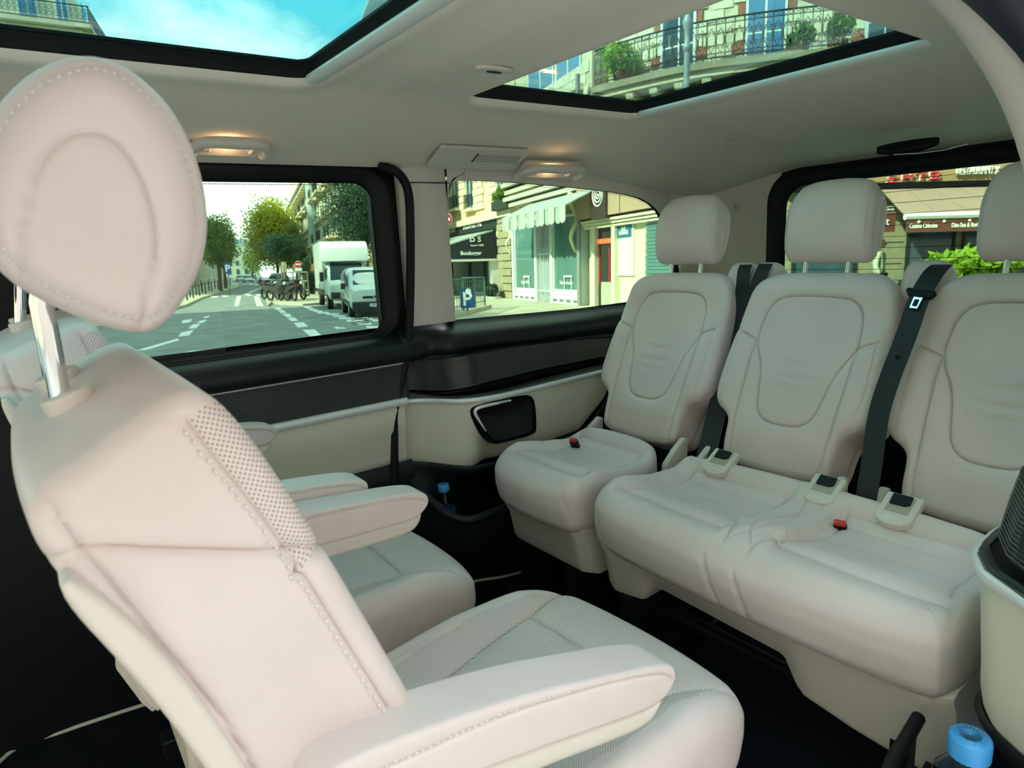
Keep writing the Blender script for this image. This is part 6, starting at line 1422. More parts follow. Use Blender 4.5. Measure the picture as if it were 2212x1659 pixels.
no_entry(644, 571, 7.5, 43, 'red no-entry sign on a post beside the box truck'); no_entry(962, 474, 15, 22, 'red no-entry sign half hidden by the cream pillar', False)
c = D(614, 577, 42); r = out_thing('direction_board', (c[0], c[1], 0), 'pair of tall pale direction boards behind the motorcycles', 'sign', .3); s = 42 / F_PX
for k in (-1, 1): MB().box((k * 3 * s, 0, c[2]), (5 * s, .04, 22 * s)).build('board', mat('pale_board', (.62, .60, .44), .6), r)
MB().cyl((0, .05, 0), (0, .05, c[2]), .04, 8).build('post', mat('grey_post', (.2, .22, .22), .5), r, True)
bol = None; ORD = 'first second third fourth fifth sixth seventh eighth ninth tenth eleventh twelfth thirteenth fourteenth fifteenth'.split()
for k in range(16):
    t = k / 15; x = 405 + t * 100; y = 652 - t * 36 - (4 if k % 2 else 0); p = G(x, y)
    if bol is None: bol = out_thing('bollard', p, 'nearest dark steel bollard of the row along the left kerb', 'bollard', 0, 'bollards along the left kerb'); MB().lathe((0, 0, 0), [(.06, 0), (.05, .1), (.045, .85), (.06, .9), (.05, 1.0), (.01, 1.04)], 10).build('post', IRON, bol, True)
    else: q = copy_tree(bol); q.matrix_world = sm(p); q['label'] = ORD[k] + ' dark steel bollard along the left kerb, counted from the nearest' if k < 15 else 'farthest dark steel bollard of the row along the left kerb'
p0, p1 = G(436, 632), G(497, 612); dd = (p1 - p0)[:2]; L2 = np.linalg.norm(dd); r = out_thing('kerb_railing', p0, 'pale metal railing along the left pavement', 'railing', math.atan2(dd[1], dd[0]))
for h in (.5, 1.25): MB().tube([(0, 0, h), (L2, 0, h)], .035, 6).build('rail', mat('pale_metal', (.5, .52, .5), .4, .5), r, True)
for k in range(7): MB().box((L2 * k / 6, 0, .62), (.05, .05, 1.25)).build('post', IRON, r)
p0, p1 = G(622, 640), G(668, 643); dd = (p1 - p0)[:2]; L2 = np.linalg.norm(dd); r = out_thing('island_railing', p0, 'grey metal barrier behind the no-entry sign', 'railing', math.atan2(dd[1], dd[0]))
for h in (.5, 1.1, 1.7): MB().tube([(0, 0, h), (L2, 0, h)], .04, 6).build('rail', mat('grey_post', (.2, .22, .22), .5), r, True)
for k in range(4): MB().box((L2 * k / 3, 0, .85), (.06, .06, 1.7)).build('post', mat('grey_post', (.2, .22, .22), .5), r)
# ---- pale facade beyond the trees on the right-hand side of the street
q0 = D(720, 600, 60); F1 = Front(q0, SD)
fac = empty('apartment_building', (0, 0, 0), 'pale stone apartment building with iron balconies behind the trees', 'building', matrix=F1.mat())
uf = F1.uh(634, 560)[0]; un = F1.uh(800, 560)[0]; us, ue = min(uf, un), max(uf, un); hT = F1.uh(640, 402)[1]
bx(us, 0, ue, hT + 2, -2.6, -.3).build('wall', STONE_L, fac); MB().prism([(-.4, hT + 2), (-.4, hT + 2.3), (-1.6, hT + 5), (-2.6, hT + 5), (-2.6, hT + 2)], 0, 1, basis=[(0, 1, 0), (0, 0, 1), (ue - us, 0, 0)], origin=(us, 0, 0)).build('mansard_roof', SLATE, fac)
nfl = 6; fh = hT / nfl; nb_ = max(6, int((ue - us) / 2.6)); sg = None
pw = None
for k in range(nfl):
    bx(us, k * fh - .12, ue, k * fh + .12, -.3, .15).build('string_course', STONE, fac)
    for j in range(min(nb_, 30)):
        u = ue - 1.4 - j * 2.6
        if u < us: break
        if pw is None: pw = window_part(fac, -.65, 0, .65, fh * .68, -.28)
        f = pw if (k == 0 and j == 0) else copy_tree(pw); f.location = (u, 0, k * fh + fh * .14)
        if k in (1, 2, 4, 5) and (j % 3 != 1 or k == 5): railing(fac, u - .9, u + .9, k * fh + .12, k * fh + 1.05, .55, pitch=.25); bx(u - 1, k * fh - .1, u + 1, k * fh + .12, -.3, .65).build('balcony_slab', STONE, fac)
uu = F1.uh(676, 440)[0]; MB().lathe((uu, .1, fh * 2), [(.3, -1.2), (.6, 0), (.6, fh * 4), (.3, fh * 4.3)], 16).build('bay_tower', mat('zinc', (.36, .46, .48), .4), fac, True)
rn = D(663, 578, 58); aw = out_thing('shop_awning', (rn[0], rn[1], 0), 'orange and cream shop awning low on the pale facade', 'awning', 1.2); s = 58 / F_PX
MB().prism([(0, 0), (22 * s, 12 * s), (22 * s, 16 * s), (0, 3 * s)], -1.2, 1.2, basis=[(1, 0, 0), (0, 0, 1), (0, 1, 0)], origin=(-11 * s, 0, rn[2] - 8 * s)).build('awning_cloth', mat('orange_cloth', (.62, .30, .16), .8), aw)
# ---- distant block closing the street
q0 = D(522, 590, 230); far_b = empty('apartment_building', (0, 0, 0), 'hazy pale building with a grey mansard roof at the far end of the street', 'building', matrix=sm((q0[0], q0[1], 0), math.atan2(q0[1], q0[0]) - PI / 2)); s = 230 / F_PX
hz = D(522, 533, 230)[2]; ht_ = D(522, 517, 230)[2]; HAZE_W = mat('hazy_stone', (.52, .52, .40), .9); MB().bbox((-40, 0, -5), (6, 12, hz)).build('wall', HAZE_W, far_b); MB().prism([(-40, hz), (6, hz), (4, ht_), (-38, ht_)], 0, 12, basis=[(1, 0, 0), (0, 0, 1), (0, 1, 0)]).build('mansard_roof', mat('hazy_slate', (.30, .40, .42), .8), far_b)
pw = None
for k in range(4):
    for j in range(9):
        x = -20 + j * 2.7; z = hz - 2.6 - k * 3.0
        if pw is None: pw = MB().box((0, -.02, 0), (1.0, .1, 1.7)).build('window', PANE, far_b); f = pw
        else: f = pw.copy(); COL.objects.link(f)
        f.location = (x, 0, z)
# left-hand street side: row building behind the left trees, and the one seen through the front roof window
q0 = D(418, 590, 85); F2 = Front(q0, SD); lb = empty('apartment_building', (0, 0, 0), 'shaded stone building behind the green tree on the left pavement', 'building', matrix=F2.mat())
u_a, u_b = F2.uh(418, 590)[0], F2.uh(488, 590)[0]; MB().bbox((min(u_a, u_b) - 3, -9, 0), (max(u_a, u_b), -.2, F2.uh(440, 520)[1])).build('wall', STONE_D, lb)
for j in range(8):
    u = min(u_a, u_b) + 1 + j * (abs(u_b - u_a)) / 8; window_part(lb, u, 1, u + 1.2, 3.2, -.18); window_part(lb, u, 4.6, u + 1.2, 6.6, -.18)
cz = D(168, 60, 46)
FL = Front(cz, SD); FR_ = Front(cz, (-.985, .17))
lr = empty('roof_building', (0, 0, 0), 'tall pale stone house with an iron balcony, top left through the front roof window', 'building', matrix=sm((cz[0], cz[1], 0), 0))
Rl = np.array([FL.d[0], FL.d[1], 0]); Rf = np.array([FR_.d[0], FR_.d[1], 0])
def lbx(name, F, a0, a1, h0, h1, o0, o1, m, parent=None): 
    dn = np.array([F.d[0], F.d[1], 0]); nn = np.array([F.n[0], F.n[1], 0]); A = []
    return MB().add([dn * a + nn * o + np.array([0, 0, h]) for a, o, h in ((a0, o0, h0), (a1, o0, h0), (a1, o1, h0), (a0, o1, h0), (a0, o0, h1), (a1, o0, h1), (a1, o1, h1), (a0, o1, h1))], [(0, 3, 2, 1), (4, 5, 6, 7), (0, 1, 5, 4), (1, 2, 6, 5), (2, 3, 7, 6), (3, 0, 4, 7)]).build(name, m, parent or lr)
hR = D(168, -20, 46)[2]; hBal = D(140, 56, 46)[2]; hCor = D(140, 68, 46)[2]; hW1 = D(68, 76, 46)[2]; hW0 = D(68, 104, 46)[2]
lbx('wall', FR_, 0, 16, 0, hR, -8, 0, STONE_L); lbx('wall', FL, 0, 46, 0, hR - 1, -8, 0, STONE_L)
for F, a1 in ((FR_, 16), (FL, 44)): lbx('cornice', F, -.3, a1, hCor - .3, hCor, -.1, .35, STONE); lbx('balcony_slab', F, -.9, a1, hBal - .35, hBal - .1, -.1, .9, STONE); lbx('string_course', F, 0, a1, hW0 - 1.2, hW0 - .9, -.1, .15, STONE)
for F, a1 in ((FR_, 16), (FL, 40)):
    n_ = int(a1 / .35)
    for h in (hBal, hBal + 1.05): lbx('balcony_rail', F, -.85, a1, h - .03, h + .03, .80, .86, IRON)
    dn = np.array([F.d[0], F.d[1], 0]); nn = np.array([F.n[0], F.n[1], 0]); b = MB()
    for k in range(n_):
        a = -.8 + k * .35; p = dn * a + nn * .83; b.tube([p + (0, 0, hBal), p + (0, 0, hBal + 1.05)], .018, 4); t = np.linspace(0, 2 * PI, 9)
        b.tube(np.array([p + dn * (.175 + .12 * math.cos(x)) + np.array([0, 0, hBal + .35 + .14 * math.sin(x)]) for x in t]), .014, 4); b.tube(np.array([p + dn * (.175 + .12 * math.cos(x)) + np.array([0, 0, hBal + .72 + .14 * math.sin(x)]) for x in t]), .014, 4)
    b.build('balcony_ironwork', IRON, lr)['kind'] = 'stuff'
def lwin(F, a, w, h0, h1):
    fr_ = lbx('window', F, a, a + w, h0, h1, -.05, .06, FRAME_W); lbx('pane', F, a + .12, a + w / 2 - .06, h0 + .12, h1 - .12, .06, .08, PANE_B, fr_); lbx('pane', F, a + w / 2 + .06, a + w - .12, h0 + .12, h1 - .12, .06, .08, PANE_B, fr_)
aw_ = lambda x, y: (lambda p: float((p[:2] - cz[:2]) @ FR_.d))(sray(x, y) * ((cz[:2] @ FR_.n) / (sray(x, y)[:2] @ FR_.n)))
for xa, xb in ((48, 92), (-60, -16)): a0, a1 = sorted((aw_(xa, 90), aw_(xb, 90))); lwin(FR_, a0, a1 - a0, hW0 - 1.5, hW1)
for xa, xb in ((38, 84), (-70, -24), (120, 150)): a0, a1 = sorted((aw_(xa, 30), aw_(xb, 30))); lwin(FR_, a0, a1 - a0, hBal, hBal + 2.4)
for k in range(10): lwin(FL, 2 + k * 4, 1.5, hBal, hBal + 2.2)
for k in range(7):
    for r_ in range(4): lbx('stone', FR_, .05 if r_ % 2 else .02, .75 if r_ % 2 else 1.05, hCor - 2.9 + r_ * .62, hCor - 2.35 + r_ * .62, 0, .06, STONE_L) if k == 0 else None
for a, h in ((36, 3.0), (40, 4.0), (44, 2.0)): lbx('chimney', FL, a, a + 1.6, hR - 1, hR + h - 2.5, -3, -1.5, STONE_D)

# ---- restaurant across the corner, seen through the rear window
F6 = Front(D(2000, 560, 17.0), (.80, -.60))
res = empty('restaurant_building', (0, 0, 0), 'restaurant with a brown awning and lit sign letters behind the rear window', 'building', matrix=F6.mat())
u6 = lambda x, y=500: F6.uh(x, y)[0]
def rect6(x0, y0, x1, y1, o=0.0): return F6.rect(x0, y0, x1, y1, o)
OLIVE = mat('olive_render', (.30, .31, .20), .85, var=.1)
fl6 = u6(2000) < u6(2100)
ua, ub = sorted((u6(1640), u6(2420))); bx(ua, 0, ub, F6.uh(2000, 250)[1], -5, -.3).build('wall', OLIVE, res)
ua, ha, ub, hb_ = rect6(1700, 330, 2420, 393); bx(ua, ha, ub, hb_, -.3, .05).build('sign_band', mat('bronze_band', (.40, .28, .14), .5), res); bx(ua, ha - .14, ub, ha, -.3, .25).build('sign_beam', BLACK, res)
RB = SM; exd = np.array([1.0 if fl6 else -1.0, 0, 0])
def let6(body, px, py, size, m, o, name='sign_lettering', bold=.0, depth=.03, sx=1.0):
    u, h = F6.uh(px, py, o); M = frame(exd * sx, (0, 0, 1), np.cross(exd, (0, 0, 1)), (u, o, h)); return text_obj(name, body, size, m, res, M, depth, bold=bold)
let6('RESTAURANT X', 2112, 369, .27, WHITE_INK, .12, sx=.56); 
RLET = mat('red_sign_letter', (.72, .03, .06), .4)
def glyph(px, py, strokes, sc=1.0):
    u, h = F6.uh(px, py, .12); g = .015 * sc; b = MB(); w = MB()
    for x0, y0, x1, y1 in strokes:
        b.tube([(u + exd[0] * x0 * g, .14, h + y0 * g), (u + exd[0] * x1 * g, .14, h + y1 * g)], .022, 4); w.tube([(u + exd[0] * (x0 - 1.2) * g, .10, h + (y0 + .4) * g), (u + exd[0] * (x1 - 1.2) * g, .10, h + (y1 + .4) * g)], .020, 4)
    o = b.build('sign_character', RLET, res); w.build('character_side', WHITE_INK, o)
glyph(1928, 385, [(-9, -7, 9, -7), (-7, 0, 6, 0), (-5, 7, 5, 7), (0, -7, 0, 0)]); glyph(1960, 381, [(-7, 7, -7, -7), (7, 7, 7, -7), (-7, 1, 7, 1), (-3, -3, 3, -3)]); glyph(1990, 378, [(-9, 4, 9, 4), (0, 9, 0, -9), (-6, 8, -2, 8)]); glyph(2018, 378, [(-7, 8, 7, 8), (-6, 4, 6, 4), (-6, 4, -6, -2), (6, 4, 6, -2), (-6, -2, 6, -2), (-9, -7, 9, -7), (-3, -2, -3, -6), (3, -2, 3, -6)])
# brown awning in panels, white front bar, lettered valance
OA = 2.6
ht = F6.uh(2010, 402)[1]; u0, hbar = F6.uh(1955, 468, OA); u1b = u0 + (6.5 if fl6 else -6.5); AWB = mat('brown_awning_cloth', (.34, .225, .17), .8, var=.06, varscale=2); AWD = mat('dark_brown_valance', (.16, .055, .035), .7)
uw = F6.uh(1900, 405)[0]
n_ = 9
for k in range(n_):
    t0, t1 = k / n_, (k + 1) / n_ - .002; a0, a1 = uw + (u1b - uw) * t0, uw + (u1b - uw) * t1; b0, b1 = u0 + (u1b - u0) * t0, u0 + (u1b - u0) * t1
    V = [(a0, 0, ht), (a1, 0, ht), (b1, OA, hbar + .03), (b0, OA, hbar + .03)]; V += [(x, y, z - .03) for x, y, z in V]; MB().add(V, [(0, 1, 2, 3), (7, 6, 5, 4), (0, 4, 5, 1), (1, 5, 6, 2), (2, 6, 7, 3), (3, 7, 4, 0)]).build('awning_cloth', AWB, res)
MB().tube([(u0, OA, hbar), (u1b, OA, hbar)], .075, 8).build('awning_bar', FRAME_W, res, True)
hv0 = F6.uh(2020, 501, OA)[1]; MB().bbox((min(u0 + exd[0] * .05, u1b), OA - .02, hv0), (max(u0 + exd[0] * .05, u1b), OA + .02, hbar - .06)).build('valance', AWD, res)
let6('Cuisine Chinoise', 1995, 488, .135, WHITE_INK, OA + .03, 'valance_lettering', .003, .004, .66); let6('Dim-Sun & Raviolis', 2090, 486, .135, WHITE_INK, OA + .03, 'valance_lettering', .003, .004, .66)
for k in range(9): MB().sphere((u0 + exd[0] * (.3 + k * .55), OA + .02, hbar - .12), .035, 8, 5).build('bulb', WHITE_INK, res)
u2, h2 = F6.uh(1912, 478, 1.2); MB().bbox((u2 - .45, 1.15, h2 - .25), (u2 + .25, 1.2, h2 + .2)).build('side_valance', AWD, res); let6('nt', 1912, 479, .24, WHITE_INK, 1.22, 'valance_lettering', .004, .004)
for xa, xb, y1 in ((1969, 2076, 600), (2092, 2150, 600), (2170, 2260, 600), (1720, 1860, 600)):
    ua, ha, ub, hb_ = rect6(xa, 492, xb, y1); f = window_part(res, ua, .3, ub, hb_ + .15, -.26, PANE, mat('dark_joinery', (.02, .03, .03), .5), False)
for k in range(5):                                                   # rendered wall marked off in courses
    bx(min(u6(1918), u6(1967)), .4 + k * .55, max(u6(1918), u6(1967)), .42 + k * .55, -.3, -.285).build('joint', mat('joint_dark', (.12, .12, .08), .9), res)
ic = MB(); rr_ = random.Random(4); u_i = F6.uh(1905, 448, 1.0)[0]; u_j = F6.uh(1932, 448, 1.0)[0]; hi_ = F6.uh(1918, 448, 1.0)[1]
ic.tube([(u_i, 1.0, hi_), (u_j, 1.0, hi_ + .02)], .008, 4)
for k in range(16):
    u = u_i + (u_j - u_i) * k / 15; z = hi_
    for q in range(rr_.randint(2, 7)): ic.box((u + rr_.uniform(-.03, .03), 1.0, z - .05 - q * .085), (.02, .02, .045))
ic.build('icicle_lights', WHITE_INK, res)['kind'] = 'stuff'
pt = empty('planted_trough', (0, 0, 0), 'bright green fatsia bushes in front of the restaurant window', 'plant', matrix=F6.mat()); u0_, h0_, u1_, h1_ = rect6(2010, 528, 2230, 596, 3.2)
V, Fc = leaves(1500, ((u0_ + u1_) / 2, 3.2, (h0_ + h1_) / 2 - .1), ((u1_ - u0_) / 2, .5, (h1_ - h0_) / 2 + .1), .13, 61, .35, 16); mesh_obj('foliage', V, Fc, LEAF_B, pt, False)['kind'] = 'stuff'; MB().bbox((u0_, 2.8, 0), (u1_, 3.6, max(.5, h0_ - .2))).build('trough', mat('dark_planter', (.03, .04, .035), .6), pt, bevel=.02)

# ---- vehicles
def veh_local(px, py, depth=None): return G(px, py) if depth is None else D(px, py, depth)
def wheel(root, x, y, r=.33, w=.2):
    o = MB().lathe((x, y, r), [(r * .45, -w / 2), (r * .95, -w / 2), (r, -w * .35), (r, w * .35), (r * .95, w / 2), (r * .45, w / 2)], 20, M=[(0, 0, 1), (0, 1, 0), (-1, 0, 0)]).build('wheel', TYRE, root, True); MB().lathe((x, y, r), [(r * .58, -w * .52), (r * .6, w * .52)], 14, M=[(0, 0, 1), (0, 1, 0), (-1, 0, 0)]).build('hub_cap', mat('hub_grey', (.35, .37, .37), .4, .5), o, True)
def body_loft(secs, name, m, parent, nseg=24, n=4.0):
    """sections: (y, half width, z bottom, z top) -> rounded body"""
    A = []
    for y, hw, z0, z1, k in secs:
        a = np.linspace(0, 2 * PI, nseg, endpoint=False); c, s_ = np.cos(a), np.sin(a); e = 2 / n
        X = hw * np.sign(c) * np.abs(c) ** e; Z = np.sign(s_) * np.abs(s_) ** e; Zt = (z0 + z1) / 2 + (z1 - z0) / 2 * Z; X = X * (1 - k * np.clip((Z + .1) / 1.1, 0, 1) ** 1.5); A.append(np.column_stack([X, np.full(nseg, y), Zt]))
    A = np.array(A); f = grid_faces(len(A), nseg, False, True).tolist() + [list(range(nseg))[::-1], [(len(A) - 1) * nseg + i for i in range(nseg)]]
    b = MB(); b.add(A.reshape(-1, 3), f); return b.build(name, m, parent, True)
# front of every vehicle faces -y in its own coordinates
def small_van(p, rot, label):
    v = out_thing('delivery_van', p, label, 'van', rot)
    body_loft([(-2.05, .70, .30, .80, 0), (-2.0, .82, .25, 1.0, .03), (-1.75, .88, .22, 1.08, .05), (-1.25, .90, .22, 1.18, .08), (-.95, .90, .22, 1.50, .12), (-.45, .90, .22, 1.76, .14), (.0, .90, .22, 1.82, .14), (1.9, .90, .22, 1.82, .13), (2.05, .86, .26, 1.74, .12)], 'body', WHITE_BODY, v, 32, 5)
    V = [(-.68, -1.22, 1.16), (.68, -1.22, 1.16), (.60, -.60, 1.68), (-.60, -.60, 1.68)]; V2 = [(x, y - .03, z + .02) for x, y, z in V]; MB().add(V + V2, [(0, 1, 2, 3), (7, 6, 5, 4), (0, 4, 5, 1), (1, 5, 6, 2), (2, 6, 7, 3), (3, 7, 4, 0)]).build('windscreen', WIND, v)
    for sx in (-1, 1):
        MB().prism([(-1.15, 1.10), (-.25, 1.12), (-.25, 1.60), (-.62, 1.60)], .88, .905, basis=[(0, 1, 0), (0, 0, 1), (sx, 0, 0)]).build('side_window', WIND, v)
        MB().box((sx * 1.02, -1.0, 1.12), (.16, .14, .22)).build('mirror', DARK_TRIM, v, bevel=.03); MB().prism([(sx * .46, -.0), (sx * .84, .12), (sx * .82, .30), (sx * .52, .20)], -.06, .02, basis=[(1, 0, 0), (0, .25, .97), (0, -.97, .25)], origin=(0, -2.0, .72)).build('headlight', mat('headlamp', (.70, .76, .78), .1, spec=.8), v, bevel=.01)
        MB().box((sx * .905, .2, .55), (.02, 1.9, .12)).build('rubbing_strip', DARK_TRIM, v, bevel=.008)
        for y in (-1.35, 1.35): wheel(v, sx * .80, y, .31)
    MB().box((0, -2.0, .40), (1.66, .22, .34)).build('bumper', DARK_TRIM, v, bevel=.06); MB().box((0, -2.03, .72), (.92, .05, .10)).build('grille', DARK_TRIM, v, bevel=.02)
    for a, b_ in (((0, .11), (.075, 0)), ((.075, 0), (0, -.11)), ((0, -.11), (-.075, 0)), ((-.075, 0), (0, .11))): pass
    MB().tube([(0, -2.10, .87), (.075, -2.10, .76), (0, -2.10, .65), (-.075, -2.10, .76)], .018, 6, closed=True).build('emblem', CHROME, v)
    MB().box((0, -2.115, .44), (.52, .015, .12)).build('number_plate', WHITE_INK, v); MB().box((-.235, -2.124, .44), (.05, .006, .12)).build('plate_band', BLUE_SIGN, v); text_obj('plate_lettering', 'FM 818', .10, BLACK, v, frame((1, 0, 0), (0, 0, 1), (0, -1, 0), (.02, -2.124, .44)), .002)
    MB().tube([(0, -.4, 1.8), (0, -.3, 2.1)], .01, 5).build('aerial', DARK_TRIM, v); return v
def face_cam(p, turn=0.0): return math.atan2(p[1], p[0]) - PI / 2 + turn
p = G(812, 684); kp = np.array([p[0], p[1], 0]); dirv = p[:2] / np.linalg.norm(p[:2]); rot = face_cam(p, .13); f2 = np.array([-math.sin(rot), math.cos(rot)])
small_van(np.array([p[0] + f2[0] * 1.9, p[1] + f2[1] * 1.9, 0]), rot, 'small white delivery van parked in front of the box truck')
p = G(772, 672); rot = face_cam(p, .13); f2 = np.array([-math.sin(rot), math.cos(rot)])
tk = out_thing('box_truck', (p[0] + f2[0] * 5.2, p[1] + f2[1] * 5.2, 0), 'white box truck with a rounded roof fairing parked at the right', 'truck', rot)
MB().bbox((-1.05, -1.6, .85), (1.05, 2.6, 3.05)).build('cargo_box', WHITE_BODY, tk, bevel=.05)
MB().prism([(-1.6, 2.1), (-2.35, 2.12), (-2.2, 2.75), (-1.85, 3.0), (-1.6, 3.05)], -1.05, 1.05, basis=[(0, 1, 0), (0, 0, 1), (1, 0, 0)]).build('roof_fairing', WHITE_BODY, tk, bevel=.06, smooth=True)
body_loft([(-3.35, .72, .45, .95, 0), (-3.25, .88, .38, 1.15, .03), (-2.8, .96, .36, 1.30, .06), (-2.45, .98, .36, 1.62, .10), (-2.05, .98, .36, 2.08, .13), (-1.62, .98, .36, 2.12, .13)], 'cab', WHITE_BODY, tk, 32, 5)
V = [(-.78, -2.78, 1.30), (.78, -2.78, 1.30), (.70, -2.12, 2.02), (-.70, -2.12, 2.02)]; V2 = [(x, y - .04, z + .03) for x, y, z in V]; MB().add(V + V2, [(0, 1, 2, 3), (7, 6, 5, 4), (0, 4, 5, 1), (1, 5, 6, 2), (2, 6, 7, 3), (3, 7, 4, 0)]).build('windscreen', WIND, tk)
MB().box((0, -3.3, .62), (1.7, .15, .3)).build('bumper', DARK_TRIM, tk, bevel=.05); MB().box((0, -3.34, .98), (.9, .05, .22)).build('grille', DARK_TRIM, tk, bevel=.02); MB().bbox((-.95, -1.5, .55), (.95, 2.5, .85)).build('chassis', DARK_TRIM, tk)
for sx in (-1, 1):
    MB().box((sx * 1.12, -2.45, 1.45), (.18, .14, .42)).build('mirror', DARK_TRIM, tk, bevel=.03); MB().prism([(-2.55, 1.32), (-1.75, 1.34), (-1.75, 1.95), (-2.15, 1.95)], .95, .99, basis=[(0, 1, 0), (0, 0, 1), (sx, 0, 0)]).build('side_window', WIND, tk); MB().box((sx * .68, -3.30, .98), (.30, .1, .22)).build('headlight', mat('headlamp', (.70, .76, .78), .1, spec=.8), tk, bevel=.03)
    for y in (-2.6, 1.7): wheel(tk, sx * .85, y, .36, .24)
    for y in (-1.2, -.4, .9): MB().box((sx * 1.055, y, 1.95), (.02, .05, 2.1)).build('body_rib', WHITE_BODY, tk)
def car(p, rot, label, col, s=1.0, name='car', group=None):
    c = out_thing(name, p, label, 'car', rot, group); c.scale = (s, s, s); pm = mat('car_paint_%d' % int(col[0] * 1000 + col[2] * 100), col, .3, coat=.4)
    body_loft([(-2.0, .65, .32, .62, 0), (-1.9, .8, .26, .72, .02), (-1.2, .86, .24, .88, .03), (-.6, .86, .24, .95, .04), (.9, .86, .24, .98, .04), (1.7, .84, .26, .92, .04), (1.95, .7, .32, .8, .03)], 'body', pm, c, 24, 4)
    body_loft([(-.95, .66, .86, .95, .05), (-.45, .70, .86, 1.32, .18), (.1, .72, .86, 1.45, .2), (.9, .72, .86, 1.42, .2), (1.5, .66, .86, 1.0, .1)], 'cabin', WIND, c, 24, 4)
    MB().prism([(-.35, 1.36), (.1, 1.47), (.85, 1.45), (1.0, 1.38)], -.55, .55, basis=[(0, 1, 0), (0, 0, 1), (1, 0, 0)]).build('roof', pm, c, bevel=.02)
    for sx in (-1, 1):
        MB().box((sx * .58, -1.95, .62), (.3, .08, .13)).build('headlight', mat('headlamp', (.70, .76, .78), .1, spec=.8), c, bevel=.02)
        for y in (-1.25, 1.25): wheel(c, sx * .76, y, .31)
    MB().box((0, -2.0, .4), (.9, .06, .14)).build('grille', DARK_TRIM, c); return c
for (px, py, col, lab, tn) in ((536, 606, (.60, .66, .68), 'silver car coming down the middle of the street, nearer of two', .15), (520, 604, (.70, .74, .74), 'white car coming down the street behind the silver one', .15), (548, 600, (.05, .06, .07), 'dark car far down the street', .15), (560, 597, (.5, .52, .5), 'distant grey car far down the street, right of the dark one', .15), (530, 597, (.62, .64, .62), 'distant pale car far down the street, farthest in view', .15)):
    p = G(px, py + 4); car((p[0], p[1], 0), face_cam(p, tn), lab, col)
p = G(606, 622); car((p[0], p[1], 0), face_cam(p, .3), 'pale blue car parked behind the motorcycles', (.45, .58, .62), 1.15)
def motorcycle(p, rot, label, m=None, s=1.0, screen=True):
    r = out_thing('motorcycle', p, label, 'motorcycle', rot, 'parked motorcycles'); r.scale = (s, s, s); MC = m or mat('black_gloss_paint', (.012, .014, .016), .25, coat=.5)
    for y in (-.72, .72):
        a = np.linspace(0, 2 * PI, 22, endpoint=False); w = MB().tube(np.column_stack([np.zeros(22), y + .255 * np.cos(a), .31 + .255 * np.sin(a)]), .052, 8, closed=True).build('wheel', TYRE, r, True); sp = MB()
        for q in range(5): sp.cyl((0, y, .31), (0, y + .22 * math.cos(q * 1.257), .31 + .22 * math.sin(q * 1.257)), .014, 5)
        sp.build('spokes', STEEL, w)['kind'] = 'stuff'
    body_loft([(-.66, .06, .70, .84, 0), (-.50, .19, .52, 1.0, .1), (-.2, .20, .34, .98, .1), (.15, .15, .34, .80, .1), (.55, .15, .56, .82, .1), (.98, .09, .70, .84, .1)], 'fairing', MC, r, 18, 3); MB().prism([(-.05, .84), (.35, .78), (.75, .86), (.9, .96), (.6, .94), (.3, .86), (.0, .92)], -.14, .14, basis=[(0, 1, 0), (0, 0, 1), (1, 0, 0)]).build('seat', DARK_TRIM, r, bevel=.03)
    MB().cyl((0, -.72, .31), (0, -.48, .98), .035).build('fork', STEEL, r, True); MB().tube([(-.36, -.34, 1.06), (-.2, -.44, 1.02), (.2, -.44, 1.02), (.36, -.34, 1.06)], .018, 6).build('handlebar', DARK_TRIM, r, True); MB().sphere((0, -.60, .86), (.10, .08, .11)).build('headlight', mat('headlamp', (.70, .76, .78), .1, spec=.8), r, True)
    if screen: MB().prism([(-.16, 0), (.16, 0), (.12, .32), (-.12, .32)], -.006, .006, basis=[(1, 0, 0), (0, .45, .9), (0, -.9, .45)], origin=(0, -.58, .98)).build('windscreen', CLEAR, r)
    MB().box((0, .98, .96), (.32, .28, .22)).build('top_box', DARK_TRIM, r, bevel=.05); MB().box((0, 1.06, .78), (.16, .05, .06)).build('tail_light', RED_SIGN, r); MB().cyl((.2, .2, .32), (.22, .95, .42), .05).build('exhaust', STEEL, r, True)
    MB().cyl((-.12, .1, .3), (-.3, .14, .0), .014, 6).build('side_stand', STEEL, r); return r
for k, (px, py, tn, lab) in enumerate(((586, 653, .5, 'leftmost black motorcycle of the row parked on the traffic island'), (603, 656, .6, 'black motorcycle with a windscreen, second from left on the island'), (622, 656, 3.6, 'black motorcycle with a red tail light, third from left on the island'), (641, 653, .5, 'rightmost black motorcycle of the row on the island'))):
    p = G(px, py - 2); motorcycle((p[0], p[1], .10), face_cam(p, tn), lab, s=1.12)
for k, (px, d_, lab) in enumerate(((1862, 15.2, 'dark motorcycle parked behind the middle bench headrest'), (1930, 15.0, 'dark motorcycle at the restaurant kerb, left of the green bushes'), (2000, 14.6, 'dark motorcycle at the restaurant kerb, right of the other'))):
    c = D(px, 575, d_); motorcycle((c[0], c[1], 0), face_cam(c, .35), lab, s=1.05)
def cyclist_scooter(px, py, label):
    p = G(px, py); r = out_thing('scooter_rider', (p[0], p[1], 0), label, 'person', face_cam(p, .1)); return r

